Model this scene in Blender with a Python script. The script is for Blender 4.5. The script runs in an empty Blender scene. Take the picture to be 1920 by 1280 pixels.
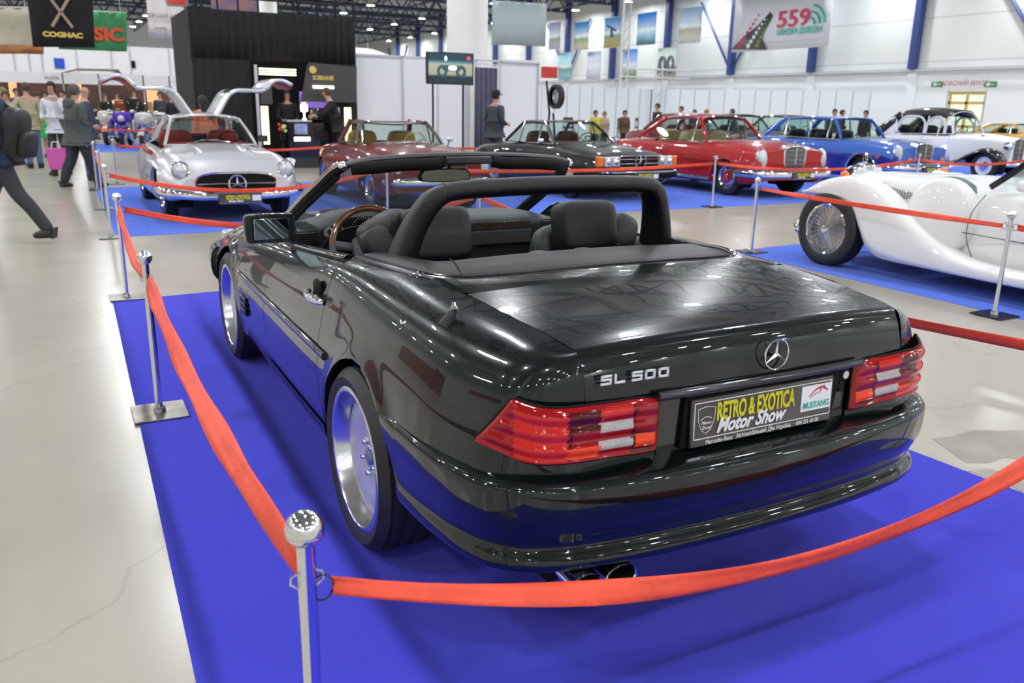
import bpy, bmesh, math, random
import numpy as np
from mathutils import Vector, Matrix, Euler
PI = math.pi
rad = math.radians
random.seed(7)
S = bpy.context.scene
COL = S.collection

# ---------------------------------------------------------------- camera
F_PX = 1579.83
CAM = (-1.68548, -2.62874, 1.51305)
CROT = (1.29839252, -0.0191677, -0.48611709)
cd = bpy.data.cameras.new('camera')
cd.sensor_width = 36.0
cd.lens = 36.0 * F_PX / 1920.0
cd.clip_start, cd.clip_end = 0.05, 400
cd.dof.use_dof = True
cd.dof.focus_distance = 3.0
cd.dof.aperture_fstop = 4.5
cam = bpy.data.objects.new('camera', cd)
COL.objects.link(cam)
cam.location = CAM
cam.rotation_euler = CROT
S.camera = cam
CM = cam.rotation_euler.to_matrix()

def at(ax, u, v, val):
    """world point seen at photograph pixel (u, v) on the plane axis ax = val"""
    d = CM @ Vector(((u - 960) / F_PX, -(v - 640) / F_PX, -1))
    t = (val - CAM[ax]) / d[ax]
    return Vector(CAM) + d * t

# ---------------------------------------------------------------- world, exposure
S.view_settings.view_transform = 'Standard'
S.view_settings.look = 'None'
S.view_settings.gamma = 1.0
S.view_settings.exposure = 0.12
S.view_settings.use_curve_mapping = False
w = bpy.data.worlds.new('world'); S.world = w; w.use_nodes = True
bg = w.node_tree.nodes['Background']
bg.inputs[0].default_value = (0.93, 0.96, 1.0, 1); bg.inputs[1].default_value = 0.6
S.cycles.use_denoising = True
S.cycles.max_bounces = 7
S.cycles.glossy_bounces = 4
S.cycles.transparent_max_bounces = 12
S.cycles.sample_clamp_indirect = 6.0
LAMP_E = 260.0      # emission of every ceiling lamp

# ---------------------------------------------------------------- materials
MATS = {}
def pm(name, col, rough=0.5, metal=0.0, coat=0.0, spec=None, emis=None, estr=0.0, noise=None, bump=None, alpha=None, trans=0.0, ior=None, coatr=0.03):
    """principled material; noise=(scale, amount[, second colour]), bump=(scale, strength)"""
    if name in MATS: return MATS[name]
    m = bpy.data.materials.new(name); m.use_nodes = True
    nt = m.node_tree; b = nt.nodes['Principled BSDF']
    c4 = tuple(col) + (1,)
    b.inputs['Base Color'].default_value = c4
    b.inputs['Roughness'].default_value = rough
    b.inputs['Metallic'].default_value = metal
    b.inputs['Coat Weight'].default_value = coat
    b.inputs['Coat Roughness'].default_value = coatr
    b.inputs['Transmission Weight'].default_value = trans
    if ior: b.inputs['IOR'].default_value = ior
    if spec is not None: b.inputs['Specular IOR Level'].default_value = spec
    if emis: b.inputs['Emission Color'].default_value = tuple(emis) + (1,); b.inputs['Emission Strength'].default_value = estr
    if alpha is not None: b.inputs['Alpha'].default_value = alpha
    tc = nt.nodes.new('ShaderNodeTexCoord')
    n = nt.nodes.new('ShaderNodeTexNoise'); nt.links.new(tc.outputs['Object'], n.inputs['Vector'])
    n.inputs['Scale'].default_value = noise[0] if noise else 6.0
    n.inputs['Detail'].default_value = 5
    amt = noise[1] if noise else 0.03
    mx = nt.nodes.new('ShaderNodeMix'); mx.data_type = 'RGBA'
    mr = nt.nodes.new('ShaderNodeMapRange'); nt.links.new(n.outputs['Fac'], mr.inputs['Value'])
    mr.inputs['From Min'].default_value = 0.3; mr.inputs['From Max'].default_value = 0.7
    nt.links.new(mr.outputs['Result'], mx.inputs['Factor'])
    c2 = noise[2] if noise and len(noise) > 2 else tuple(max(0, c * (1 - amt)) for c in col)
    mx.inputs['A'].default_value = c4; mx.inputs['B'].default_value = tuple(c2) + (1,)
    nt.links.new(mx.outputs['Result'], b.inputs['Base Color'])
    if bump:
        n2 = nt.nodes.new('ShaderNodeTexNoise'); n2.inputs['Scale'].default_value = bump[0]; n2.inputs['Detail'].default_value = 4
        nt.links.new(tc.outputs['Object'], n2.inputs['Vector'])
        bp = nt.nodes.new('ShaderNodeBump'); bp.inputs['Strength'].default_value = bump[1]; bp.inputs['Distance'].default_value = 0.01
        nt.links.new(n2.outputs['Fac'], bp.inputs['Height']); nt.links.new(bp.outputs['Normal'], b.inputs['Normal'])
    MATS[name] = m
    return m

def paint(name, col, metal=0.0, rough=0.35, coat=0.8):
    return pm(name, col, rough=rough, metal=metal, coat=coat, coatr=0.015, spec=0.15, noise=(300, 0.12))

def glassmat(name, tint=(0.75, 0.85, 0.85), amt=0.12):
    """thin window glass: mostly clear with a fresnel mirror"""
    if name in MATS: return MATS[name]
    m = bpy.data.materials.new(name); m.use_nodes = True
    nt = m.node_tree; nt.nodes.clear()
    out = nt.nodes.new('ShaderNodeOutputMaterial'); tr = nt.nodes.new('ShaderNodeBsdfTransparent')
    gl = nt.nodes.new('ShaderNodeBsdfGlossy'); fr = nt.nodes.new('ShaderNodeLayerWeight'); mx = nt.nodes.new('ShaderNodeMixShader')
    tr.inputs[0].default_value = tuple(tint) + (1,); gl.inputs[1].default_value = 0.01
    pw = nt.nodes.new('ShaderNodeMath'); pw.operation = 'POWER'; pw.inputs[1].default_value = 4.0
    ad = nt.nodes.new('ShaderNodeMath'); ad.operation = 'ADD'; ad.use_clamp = True; ad.inputs[1].default_value = amt * 0.4
    nt.links.new(fr.outputs['Facing'], pw.inputs[0]); nt.links.new(pw.outputs[0], ad.inputs[0]); nt.links.new(ad.outputs[0], mx.inputs[0])
    nt.links.new(tr.outputs[0], mx.inputs[1]); nt.links.new(gl.outputs[0], mx.inputs[2]); nt.links.new(mx.outputs[0], out.inputs[0])
    MATS[name] = m
    return m

BLACKPAINT = paint('dark_green_black_paint', (0.005, 0.010, 0.0105), metal=0.3, rough=0.22, coat=1.0)
CHROME = pm('chrome', (0.86, 0.87, 0.9), 0.06, 1.0)
BRUSHED = pm('brushed_steel', (0.62, 0.6, 0.55), 0.22, 1.0, noise=(40, 0.15))
ALLOY = pm('polished_alloy', (0.80, 0.81, 0.83), 0.2, 1.0, noise=(20, 0.06))
RUBBER = pm('tyre_rubber', (0.018, 0.018, 0.02), 0.55, noise=(30, 0.3))
BLACK = pm('matt_black', (0.007, 0.007, 0.008), 0.6, spec=0.15)
GLOSSBLACK = pm('gloss_black', (0.006, 0.006, 0.007), 0.12, coat=0.6)
LEATHER = pm('black_leather', (0.011, 0.010, 0.012), 0.36, spec=0.4, noise=(60, 0.25), bump=(220, 0.25))
SOFTPLASTIC = pm('dark_grey_plastic', (0.024, 0.025, 0.028), 0.45, noise=(80, 0.2), bump=(300, 0.15))
GLASS = glassmat('clear_glass')
GREENGLASS = glassmat('green_tinted_glass', (0.82, 0.92, 0.89))
WHITEPL = pm('white_plastic', (0.8, 0.8, 0.82), 0.4)
AMBER = pm('amber_lens', (0.9, 0.2, 0.02), 0.15, coat=0.5)
LAMPGLASS = pm('headlamp_glass', (0.62, 0.64, 0.67), 0.22, 0.35, coat=1.0)

# ---------------------------------------------------------------- object helpers
def link(o, parent=None):
    COL.objects.link(o)
    if parent is not None: o.parent = parent
    return o
def tag(o, label=None, cat=None, group=None, kind=None):
    if label: o['label'] = label
    if cat: o['category'] = cat
    if group: o['group'] = group
    if kind: o['kind'] = kind
    return o
def thing(name, label, cat, loc=(0, 0, 0), rz=0.0, group=None):
    o = bpy.data.objects.new(name, None); o.empty_display_size = 0.2
    link(o); o.location = loc; o.rotation_euler = (0, 0, rz)
    return tag(o, label, cat, group)
def ob(name, bm, mat, parent=None, loc=None, rot=None, smooth=True, solid=0.0, bevel=0.0, sub=0, flat_angle=40, label=None, kind=None, recalc=True):
    if recalc: bmesh.ops.recalc_face_normals(bm, faces=bm.faces)
    me = bpy.data.meshes.new(name); bm.to_mesh(me); bm.free()
    mats = mat if isinstance(mat, (list, tuple)) else [mat]
    for m in mats: me.materials.append(m)
    if smooth:
        me.polygons.foreach_set('use_smooth', [True] * len(me.polygons))
        if flat_angle: me.set_sharp_from_angle(angle=rad(flat_angle))
    o = bpy.data.objects.new(name, me); link(o, parent)
    if loc is not None: o.location = loc
    if rot is not None: o.rotation_euler = rot
    if bevel:
        b = o.modifiers.new('bevel', 'BEVEL'); b.width = bevel; b.segments = 2; b.limit_method = 'ANGLE'; b.angle_limit = rad(35)
    if sub:
        b = o.modifiers.new('sub', 'SUBSURF'); b.levels = sub; b.render_levels = sub
    if solid:
        b = o.modifiers.new('solid', 'SOLIDIFY'); b.thickness = abs(solid); b.offset = -1 if solid > 0 else 1
    if label: o['label'] = label
    if kind: o['kind'] = kind
    return o
def struct(name, bm, mat, **k):
    return ob(name, bm, mat, kind='structure', **k)
def copy_tree(o, parent=None):
    c = o.copy(); COL.objects.link(c)
    if parent is not None: c.parent = parent
    for ch in list(o.children): copy_tree(ch, c)
    return c

def NB(): return bmesh.new()
def grid(bm, G, mat=0, closeu=False, closev=False, matf=None):
    """G[u][v] points -> quads"""
    U, V = len(G), len(G[0])
    vs = [[bm.verts.new(tuple(float(c) for c in G[u][v])) for v in range(V)] for u in range(U)]
    for u in range(U if closeu else U - 1):
        for v in range(V if closev else V - 1):
            a, b_, c, d = vs[u][v], vs[(u + 1) % U][v], vs[(u + 1) % U][(v + 1) % V], vs[u][(v + 1) % V]
            try:
                f = bm.faces.new((a, b_, c, d)); f.material_index = matf(u, v) if matf else mat
            except ValueError: pass
    return vs
def box(bm, c, s, rot=None, mat=0, taper=None):
    """centre c, full size s"""
    M = Matrix.Translation(Vector(c))
    if rot: M = M @ Euler(rot).to_matrix().to_4x4()
    vs = []
    for x in (-.5, .5):
        for y in (-.5, .5):
            for z in (-.5, .5):
                t = taper if (taper and z > 0) else 1
                vs.append(bm.verts.new(M @ Vector((x * s[0] * t, y * s[1] * t, z * s[2]))))
    for q in ((0, 1, 3, 2), (4, 6, 7, 5), (0, 4, 5, 1), (2, 3, 7, 6), (0, 2, 6, 4), (1, 5, 7, 3)):
        f = bm.faces.new([vs[i] for i in q]); f.material_index = mat
    return vs
def lathe(bm, prof, n=32, M=None, mat=0, caps=True, matf=None):
    """prof list of (r, z) turned about z"""
    M = M or Matrix.Identity(4)
    rings = []
    for r, z in prof:
        rings.append([bm.verts.new(M @ Vector((r * math.cos(2 * PI * i / n), r * math.sin(2 * PI * i / n), z))) for i in range(n)])
    for k in range(len(prof) - 1):
        for i in range(n):
            j = (i + 1) % n
            f = bm.faces.new((rings[k][i], rings[k][j], rings[k + 1][j], rings[k + 1][i])); f.material_index = matf(k) if matf else mat
    if caps:
        for rg in (rings[0], rings[-1]):
            try: bm.faces.new(rg).material_index = mat
            except ValueError: pass
def tube(bm, path, r, n=8, mat=0, cap=True, sec=None, ref=None, closed=False):
    """sweep a circle (or section sec of (a, b)) along path; r may be a list"""
    P = [Vector(p) for p in path]; N = len(P)
    rs = r if isinstance(r, (list, tuple)) else [r] * N
    sec = sec or [(math.cos(2 * PI * i / n), math.sin(2 * PI * i / n)) for i in range(n)]
    rings = []; prev = None
    for i in range(N):
        if closed: t = (P[(i + 1) % N] - P[i - 1])
        else: t = (P[min(i + 1, N - 1)] - P[max(i - 1, 0)])
        t.normalize()
        if ref is not None: a = Vector(ref)
        elif prev is not None: a = prev
        else: a = Vector((0, 0, 1)) if abs(t.z) < 0.9 else Vector((1, 0, 0))
        a = (a - t * a.dot(t)); a.normalize(); b_ = t.cross(a); prev = a
        s = rs[i]; sx, sy = (s if isinstance(s, tuple) else (s, s))
        rings.append([bm.verts.new(P[i] + a * (q[0] * sx) + b_ * (q[1] * sy)) for q in sec])
    m = len(sec)
    for i in range(N if closed else N - 1):
        for j in range(m):
            f = bm.faces.new((rings[i][j], rings[i][(j + 1) % m], rings[(i + 1) % N][(j + 1) % m], rings[(i + 1) % N][j])); f.material_index = mat
    if cap and not closed:
        for rg in (rings[0], rings[-1]):
            bm.faces.new(rg).material_index = mat
def prism(bm, poly, z0, z1, M=None, mat=0):
    """polygon (x, y) extruded along z"""
    M = M or Matrix.Identity(4)
    a = [bm.verts.new(M @ Vector((p[0], p[1], z0))) for p in poly]
    b_ = [bm.verts.new(M @ Vector((p[0], p[1], z1))) for p in poly]
    bm.faces.new(a[::-1]).material_index = mat; bm.faces.new(b_).material_index = mat
    n = len(poly)
    for i in range(n): bm.faces.new((a[i], a[(i + 1) % n], b_[(i + 1) % n], b_[i])).material_index = mat
def ball(bm, c, r, n=20, mat=0, sc=(1, 1, 1), M=None):
    res = bmesh.ops.create_uvsphere(bm, u_segments=n, v_segments=max(6, n // 2), radius=r, matrix=(M or Matrix.Identity(4)) @ Matrix.Translation(Vector(c)) @ Matrix.Diagonal((*sc, 1)))
    for f in {f for v in res['verts'] for f in v.link_faces}: f.material_index = mat
def dens(P, sub):
    """smooth interpolation of control array P (n, m, 3) along axis 0"""
    P = np.asarray(P, float); one = P.ndim == 2
    if one: P = P[:, None, :]
    n = len(P)
    h = np.maximum(np.linalg.norm(P[1:] - P[:-1], axis=2), 1e-4)[:, :, None]
    d = (P[1:] - P[:-1]) / h
    m = np.zeros_like(P); m[0] = d[0]; m[-1] = d[-1]
    for i in range(1, n - 1): m[i] = (d[i] * h[i - 1] + d[i - 1] * h[i]) / (h[i] + h[i - 1])
    out = []
    for i in range(n - 1):
        k = sub[i] if isinstance(sub, (list, tuple)) else sub
        for j in range(k):
            t = j / k; t2, t3 = t * t, t * t * t
            out.append((2 * t3 - 3 * t2 + 1) * P[i] + (t3 - 2 * t2 + t) * h[i] * m[i] + (-2 * t3 + 3 * t2) * P[i + 1] + (t3 - t2) * h[i] * m[i + 1])
    out.append(P[-1]); out = np.array(out)
    return out[:, 0] if one else out
def dens2(P, su, sv):
    A = dens(P, su)
    return dens(A.transpose(1, 0, 2), sv).transpose(1, 0, 2)
def fx(P, s):
    P = np.array(P, float); P[..., 0] *= s
    return P
def text(s, size, mat, parent, loc, rot, name='lettering', depth=0.002, align='CENTER', sx=1.0, bold=0.0, label=None, shear=0.0, space=1.0):
    cu = bpy.data.curves.new(name, 'FONT'); cu.body = s; cu.size = size; cu.extrude = depth; cu.align_x = align; cu.align_y = 'CENTER'
    cu.offset = bold; cu.resolution_u = 3; cu.shear = shear; cu.space_character = space
    t = bpy.data.objects.new(name, cu); COL.objects.link(t)
    me = bpy.data.meshes.new_from_object(t); COL.objects.unlink(t); bpy.data.objects.remove(t)
    me.name = name; me.materials.clear(); me.materials.append(mat)
    o = bpy.data.objects.new(name, me); link(o, parent); o.location = loc; o.rotation_euler = rot; o.scale = (sx, 1, 1)
    if label: o['label'] = label
    return o
# ================================================================ THE HALL
XW, YB, XL, YF = 35.5, 108.0, -26.0, -34.0
ZR = 10.6
def floor_mat():
    m = pm('polished_concrete', (0.45, 0.415, 0.34), 0.3, noise=(0.5, 0.12), bump=(1.5, 0.02))
    nt = m.node_tree; b = nt.nodes['Principled BSDF']
    tc = nt.nodes.new('ShaderNodeTexCoord')
    n = nt.nodes.new('ShaderNodeTexNoise'); n.inputs['Scale'].default_value = 1.3; n.inputs['Detail'].default_value = 8; n.inputs['Roughness'].default_value = 0.65
    nt.links.new(tc.outputs['Object'], n.inputs['Vector'])
    mr = nt.nodes.new('ShaderNodeMapRange'); mr.inputs['To Min'].default_value = 0.13; mr.inputs['To Max'].default_value = 0.34
    nt.links.new(n.outputs['Fac'], mr.inputs['Value']); nt.links.new(mr.outputs['Result'], b.inputs['Roughness'])
    # scuffs, thin cracks and repair patches
    v = nt.nodes.new('ShaderNodeTexVoronoi'); v.feature = 'DISTANCE_TO_EDGE'; v.inputs['Scale'].default_value = 0.45
    nz = nt.nodes.new('ShaderNodeTexNoise'); nz.inputs['Scale'].default_value = 2.5; nz.inputs['Detail'].default_value = 6
    nt.links.new(tc.outputs['Object'], nz.inputs['Vector'])
    va = nt.nodes.new('ShaderNodeVectorMath'); va.operation = 'MULTIPLY_ADD'; va.inputs[1].default_value = (0.5, 0.5, 0)
    nt.links.new(nz.outputs['Color'], va.inputs[0]); nt.links.new(tc.outputs['Object'], va.inputs[2]); nt.links.new(va.outputs[0], v.inputs['Vector'])
    lt = nt.nodes.new('ShaderNodeMath'); lt.operation = 'LESS_THAN'; lt.inputs[1].default_value = 0.0035
    nt.links.new(v.outputs['Distance'], lt.inputs[0])
    old = b.inputs['Base Color'].links[0].from_socket
    mx = nt.nodes.new('ShaderNodeMix'); mx.data_type = 'RGBA'; mx.inputs['B'].default_value = (0.2, 0.18, 0.15, 1)
    ml = nt.nodes.new('ShaderNodeMath'); ml.operation = 'MULTIPLY'; ml.inputs[1].default_value = 0.16
    nt.links.new(lt.outputs[0], ml.inputs[0]); nt.links.new(ml.outputs[0], mx.inputs['Factor'])
    nt.links.new(old, mx.inputs['A'])
    # broad darker wear
    w1 = nt.nodes.new('ShaderNodeTexNoise'); w1.inputs['Scale'].default_value = 0.9; w1.inputs['Detail'].default_value = 9; w1.inputs['Roughness'].default_value = 0.7
    nt.links.new(tc.outputs['Object'], w1.inputs['Vector'])
    r2 = nt.nodes.new('ShaderNodeMapRange'); r2.inputs['From Min'].default_value = 0.52; r2.inputs['From Max'].default_value = 0.75; r2.inputs['To Max'].default_value = 0.35
    nt.links.new(w1.outputs['Fac'], r2.inputs['Value'])
    m2 = nt.nodes.new('ShaderNodeMix'); m2.data_type = 'RGBA'; m2.inputs['B'].default_value = (0.33, 0.31, 0.27, 1)
    nt.links.new(r2.outputs['Result'], m2.inputs['Factor']); nt.links.new(mx.outputs['Result'], m2.inputs['A'])
    nt.links.new(m2.outputs['Result'], b.inputs['Base Color'])
    return m
bm = NB(); box(bm, ((XL + XW) / 2, (YB + YF) / 2, -0.1), (XW - XL + 1, YB - YF + 1, 0.2))
struct('floor', bm, floor_mat(), smooth=False)

WALLW = pm('white_wall_panel', (0.88, 0.92, 0.96), 0.55, noise=(0.4, 0.06))
WALLG = pm('pale_grey_wall_cladding', (0.80, 0.83, 0.81), 0.5, noise=(0.3, 0.08))
BLUEST = pm('blue_painted_steel', (0.03, 0.055, 0.22), 0.4)
TRUSSM = pm('dark_blue_truss_steel', (0.025, 0.045, 0.10), 0.45)
ROOFM = pm('corrugated_roof_sheet', (0.52, 0.53, 0.52), 0.6, noise=(0.6, 0.15))
# give the roof a corrugation and the upper walls long horizontal joints
def stripes(m, axis, scale, depth, dark):
    nt = m.node_tree; b = nt.nodes['Principled BSDF']
    tc = nt.nodes.new('ShaderNodeTexCoord'); wv = nt.nodes.new('ShaderNodeTexWave'); wv.bands_direction = axis; wv.inputs['Scale'].default_value = scale
    nt.links.new(tc.outputs['Object'], wv.inputs['Vector'])
    mr = nt.nodes.new('ShaderNodeMapRange'); mr.inputs['From Min'].default_value = 0.0; mr.inputs['From Max'].default_value = depth; mr.inputs['To Min'].default_value = dark; mr.inputs['To Max'].default_value = 0
    nt.links.new(wv.outputs['Fac'], mr.inputs['Value'])
    old = b.inputs['Base Color'].links[0].from_socket
    mx = nt.nodes.new('ShaderNodeMix'); mx.data_type = 'RGBA'; mx.inputs['B'].default_value = (0.1, 0.11, 0.12, 1)
    nt.links.new(mr.outputs['Result'], mx.inputs['Factor']); nt.links.new(old, mx.inputs['A']); nt.links.new(mx.outputs['Result'], b.inputs['Base Color'])
stripes(ROOFM, 'X', 0.8, 0.3, 0.35)
stripes(WALLG, 'Z', 0.16, 0.004, 0.35)
bm = NB(); box(bm, ((XL + XW) / 2, (YB + YF) / 2, ZR + 0.1), (XW - XL + 1, YB - YF + 1, 0.2))
struct('ceiling', bm, ROOFM, smooth=False)
# right wall: white below z = 3.6, cladding above, pipe and ledge between
bm = NB()
dy0, dy1, dz = at(0, 1845, 200, XW).y, at(0, 1774, 200, XW).y, 2.55
for (a, b_, z0, z1, x0, x1) in ((YF, dy0, 0, 3.55, XW, XW + 0.3), (dy1, YB, 0, 3.55, XW, XW + 0.3), (dy0, dy1, dz, 3.55, XW, XW + 0.3)):
    box(bm, ((x0 + x1) / 2, (a + b_) / 2, (z0 + z1) / 2), (x1 - x0, b_ - a, z1 - z0))
struct('wall_right', bm, WALLW, smooth=False)
bm = NB(); box(bm, (XW + 0.2, (YF + YB) / 2, (3.55 + ZR) / 2), (0.3, YB - YF, ZR - 3.55))
struct('wall_right_upper', bm, WALLG, smooth=False)
bm = NB(); box(bm, (XW - 0.06, (YF + YB) / 2, 3.58), (0.22, YB - YF, 0.07))
tube(bm, [(XW - 0.25, YF, 3.5), (XW - 0.25, YB, 3.5)], 0.045, 8)
struct('trim_1', bm, pm('grey_pipe_trim', (0.5, 0.52, 0.55), 0.4), smooth=True)
bm = NB(); box(bm, ((XL + XW) / 2, YB + 0.1, ZR / 2), (XW - XL, 0.2, ZR)); struct('wall_back', bm, WALLW, smooth=False)
bm = NB(); box(bm, (XL - 0.1, (YF + YB) / 2, ZR / 2), (0.2, YB - YF, ZR)); struct('wall_left', bm, WALLG, smooth=False)
bm = NB(); box(bm, ((XL + XW) / 2, YF - 0.1, ZR / 2), (XW - XL, 0.2, ZR)); struct('wall_front', bm, WALLG, smooth=False)
# emergency door in the right wall: yellow frame, glazed double leaf, daylight behind
YELF = pm('yellow_door_frame', (0.62, 0.43, 0.12), 0.5)
dr = bpy.data.objects.new('door_1', None); link(dr); dr.location = (XW, (dy0 + dy1) / 2, 0); dr['kind'] = 'structure'
wd = dy1 - dy0
bm = NB()
for y in (-wd / 2 + .06, 0, wd / 2 - .06): box(bm, (0.12, y, 1.2), (0.1, 0.12, 2.4))
for z in (0.1, 1.0, 2.05, 2.48): box(bm, (0.12, 0, z), (0.1, wd, 0.12))
ob('door_frame', bm, YELF, dr, smooth=False)
bm = NB(); box(bm, (0.14, 0, 1.3), (0.012, wd - 0.1, 2.3))
ob('pane', bm, pm('sunlit_door_glass', (0.55, 0.62, 0.5), 0.3, emis=(0.75, 0.85, 0.72), estr=0.8, noise=(3, 0.5, (0.25, 0.3, 0.12))), dr, smooth=False)
bm = NB()
for s in (-1, 1): box(bm, (0.15, s * (wd / 2), 1.3), (0.3, 0.05, 2.6))
ob('door_reveal', bm, WALLW, dr, smooth=False)
# blue wall columns and their braces
for i, (u, v) in enumerate(((1705, 130), (1515, 130), (1370, 130))):
    pass
cy0 = at(0, 1705, 130, XW - .4).y; cy1 = at(0, 1515, 130, XW - .4).y; cstep = cy1 - cy0
for k in range(-4, 12):
    y = cy0 + k * cstep
    bm = NB()
    box(bm, (XW - 0.2, y, (3.6 + ZR) / 2), (0.36, 0.32, ZR - 3.6))
    box(bm, (XW - 0.06, y, 1.8), (0.12, 0.5, 3.5), mat=1)
    if k % 3 == 2:
        for s in (-1, 1): tube(bm, [(XW - 0.2, y, 3.8), (XW - 0.2, y + s * cstep * 0.5, ZR - 2.6)], 0.09, 4)
    struct('trim_2.%03d' % (k + 5), bm, [BLUEST, WALLW], smooth=False)
# roof trusses across the hall, purlins along it
def truss(name, p0, p1, h, step, rc=0.11, rw=0.065):
    bm = NB(); a, b_ = Vector(p0), Vector(p1); n = max(2, int((b_ - a).length / step)); up = Vector((0, 0, h))
    tube(bm, [a, b_], rc, 4); tube(bm, [a + up, b_ + up], rc, 4)
    for i in range(n):
        p, q = a.lerp(b_, i / n), a.lerp(b_, (i + 1) / n); mpt = (p + q) / 2 + up
        tube(bm, [p, mpt], rw, 4, cap=False); tube(bm, [mpt, q], rw, 4, cap=False)
    return struct(name, bm, TRUSSM, smooth=False)
ZT = 8.75
for k in range(0, 20):
    y = cy0 - cstep * 9 + k * cstep + 0.0
    if YF < y < YB: truss('trim_3.%03d' % (k + 1), (XL, y, ZT), (XW - .4, y, ZT), 1.5, 2.2)
for k, x in enumerate((-20.4, -13.6, -6.9, -0.1, 6.6, 13.4, 20.1, 26.9, 33.0)):
    truss('trim_4.%03d' % (k + 1), (x + 1.2, YF, ZT + 0.15), (x + 1.2, YB, ZT + 0.15), 1.1, 3.2, 0.08, 0.05)
# bays of diagonal wind bracing and air ducts above this corner of the hall
for k in range(6):
    y = cy0 - cstep * 5 + k * cstep * 1.0
    bm = NB()
    for s in (0, 1): tube(bm, [(-13.6 + s * 13.6, y, ZT + 1.6), (s * -13.6 + 0.0, y + cstep, ZT + 1.6)], 0.09, 4)
    for s in (0, 1): tube(bm, [(0 + s * 13.6, y, ZT + 1.6), (13.6 - s * 13.6, y + cstep, ZT + 1.6)], 0.09, 4)
    struct('trim_5.%03d' % (k + 1), bm, TRUSSM, smooth=False)
DUCTM = pm('pale_duct_metal', (0.55, 0.5, 0.38), 0.45, 0.3)
for k, (x, r_) in enumerate(((3.6, 0.22), (-3.2, 0.2), (10.5, 0.3))):
    bm = NB(); tube(bm, [(x, YF, ZT - 0.35), (x, YB * .6, ZT - 0.35)], r_, 12)
    struct('trim_6.%03d' % (k + 1), bm, DUCTM)
# ceiling lamps: one grid over the whole hall
def lamp_proto():
    t = thing('ceiling_lamp', 'round white high-bay lamp hanging from the blue roof trusses', 'lamp', (0, 0, 0), 0, 'ceiling lamps in rows over the hall')
    bm = NB(); lathe(bm, [(0.05, 0.5), (0.09, 0.44), (0.11, 0.28), (0.3, 0.05), (0.32, 0.0)], 14, caps=False)
    ob('lamp_shade', bm, pm('lamp_shade_metal', (0.6, 0.62, 0.65), 0.4, 0.5), t)
    bm = NB(); bmesh.ops.create_circle(bm, cap_ends=True, segments=12, radius=0.27, matrix=Matrix.Translation((0, 0, 0.02)))
    o = ob('diffuser', bm, pm('lamp_light', (1, 1, 1), 0.5, emis=(0.93, 0.96, 1.0), estr=LAMP_E), t, smooth=False, recalc=False)
    for p in o.data.polygons:
        if p.normal.z > 0: p.flip()
    bm = NB(); tube(bm, [(0, 0, 0.45), (0, 0, 0.9)], 0.02, 5); ob('hanger', bm, BLACK, t)
    return t
LAMPX = (-20.4, -13.6, -6.9, -0.15, 6.6, 13.35, 20.1, 26.9, 33.7)
lp = None
for x in LAMPX:
    for j in range(-5, 15):
        y = 0.5 + 6.75 * j
        if lp is None: lp = lamp_proto(); c = lp
        else: c = copy_tree(lp)
        c.location = (x, y, 8.45)
# skylight strips of daylight high in the roof
# carpets
def carpet_mat(name, col):
    m = pm(name, col, 0.95, noise=(500, 0.25), bump=(900, 0.5), spec=0.1)
    nt = m.node_tree; b = nt.nodes['Principled BSDF']; b.inputs['Sheen Weight'].default_value = 0.15
    return m
CARP = carpet_mat('royal_blue_carpet', (0.05, 0.052, 0.74))
CARP2 = carpet_mat('bright_blue_carpet', (0.085, 0.19, 0.85))
def carpet(name, poly, mat, label, z=0.004):
    bm = NB(); prism(bm, poly, 0.0, z); o = ob('carpet', bm, mat, smooth=False); tag(o, label, 'carpet'); return o
carpet('carpet', [(-1.53, -1.9), (1.86, -1.9), (1.72, -0.8), (1.40, 4.62), (-1.42, 4.42)], CARP, 'royal blue carpet under the dark convertible in the foreground')
carpet('carpet', [(-1.18, 7.85), (24.5, 8.1), (24.5, 14.2), (-1.15, 13.9)], CARP2, 'long bright blue carpet under the row of classic cars')
carpet('carpet', [(4.67, -4.0), (8.4, -4.0), (8.4, 4.75), (4.85, 4.45)], CARP2, 'blue carpet under the white open roadster')
carpet('carpet', [(-0.6, 25.0), (4.6, 24.8), (4.6, 30), (-0.6, 30)], CARP2, 'blue carpet under the parked motorcycles')

# worn repair patches in the concrete right of the carpet
for k, px in enumerate((((1748, 822), (1790, 818), (1822, 806), (1870, 808), (1935, 805), (1935, 862), (1880, 858), (1856, 868), (1812, 868), (1776, 843)), ((1786, 886), (1820, 884), (1850, 896), (1880, 900), (1935, 935), (1935, 912), (1890, 888), (1850, 878)))):
    bm = NB(); prism(bm, [tuple(at(2, u, v, 0))[:2] for u, v in px], 0, .0012)
    struct('trim_8.%03d' % (k + 1), bm, pm('worn_concrete', (.36, .33, .275), .5, noise=(3, .35)), smooth=False)
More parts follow.
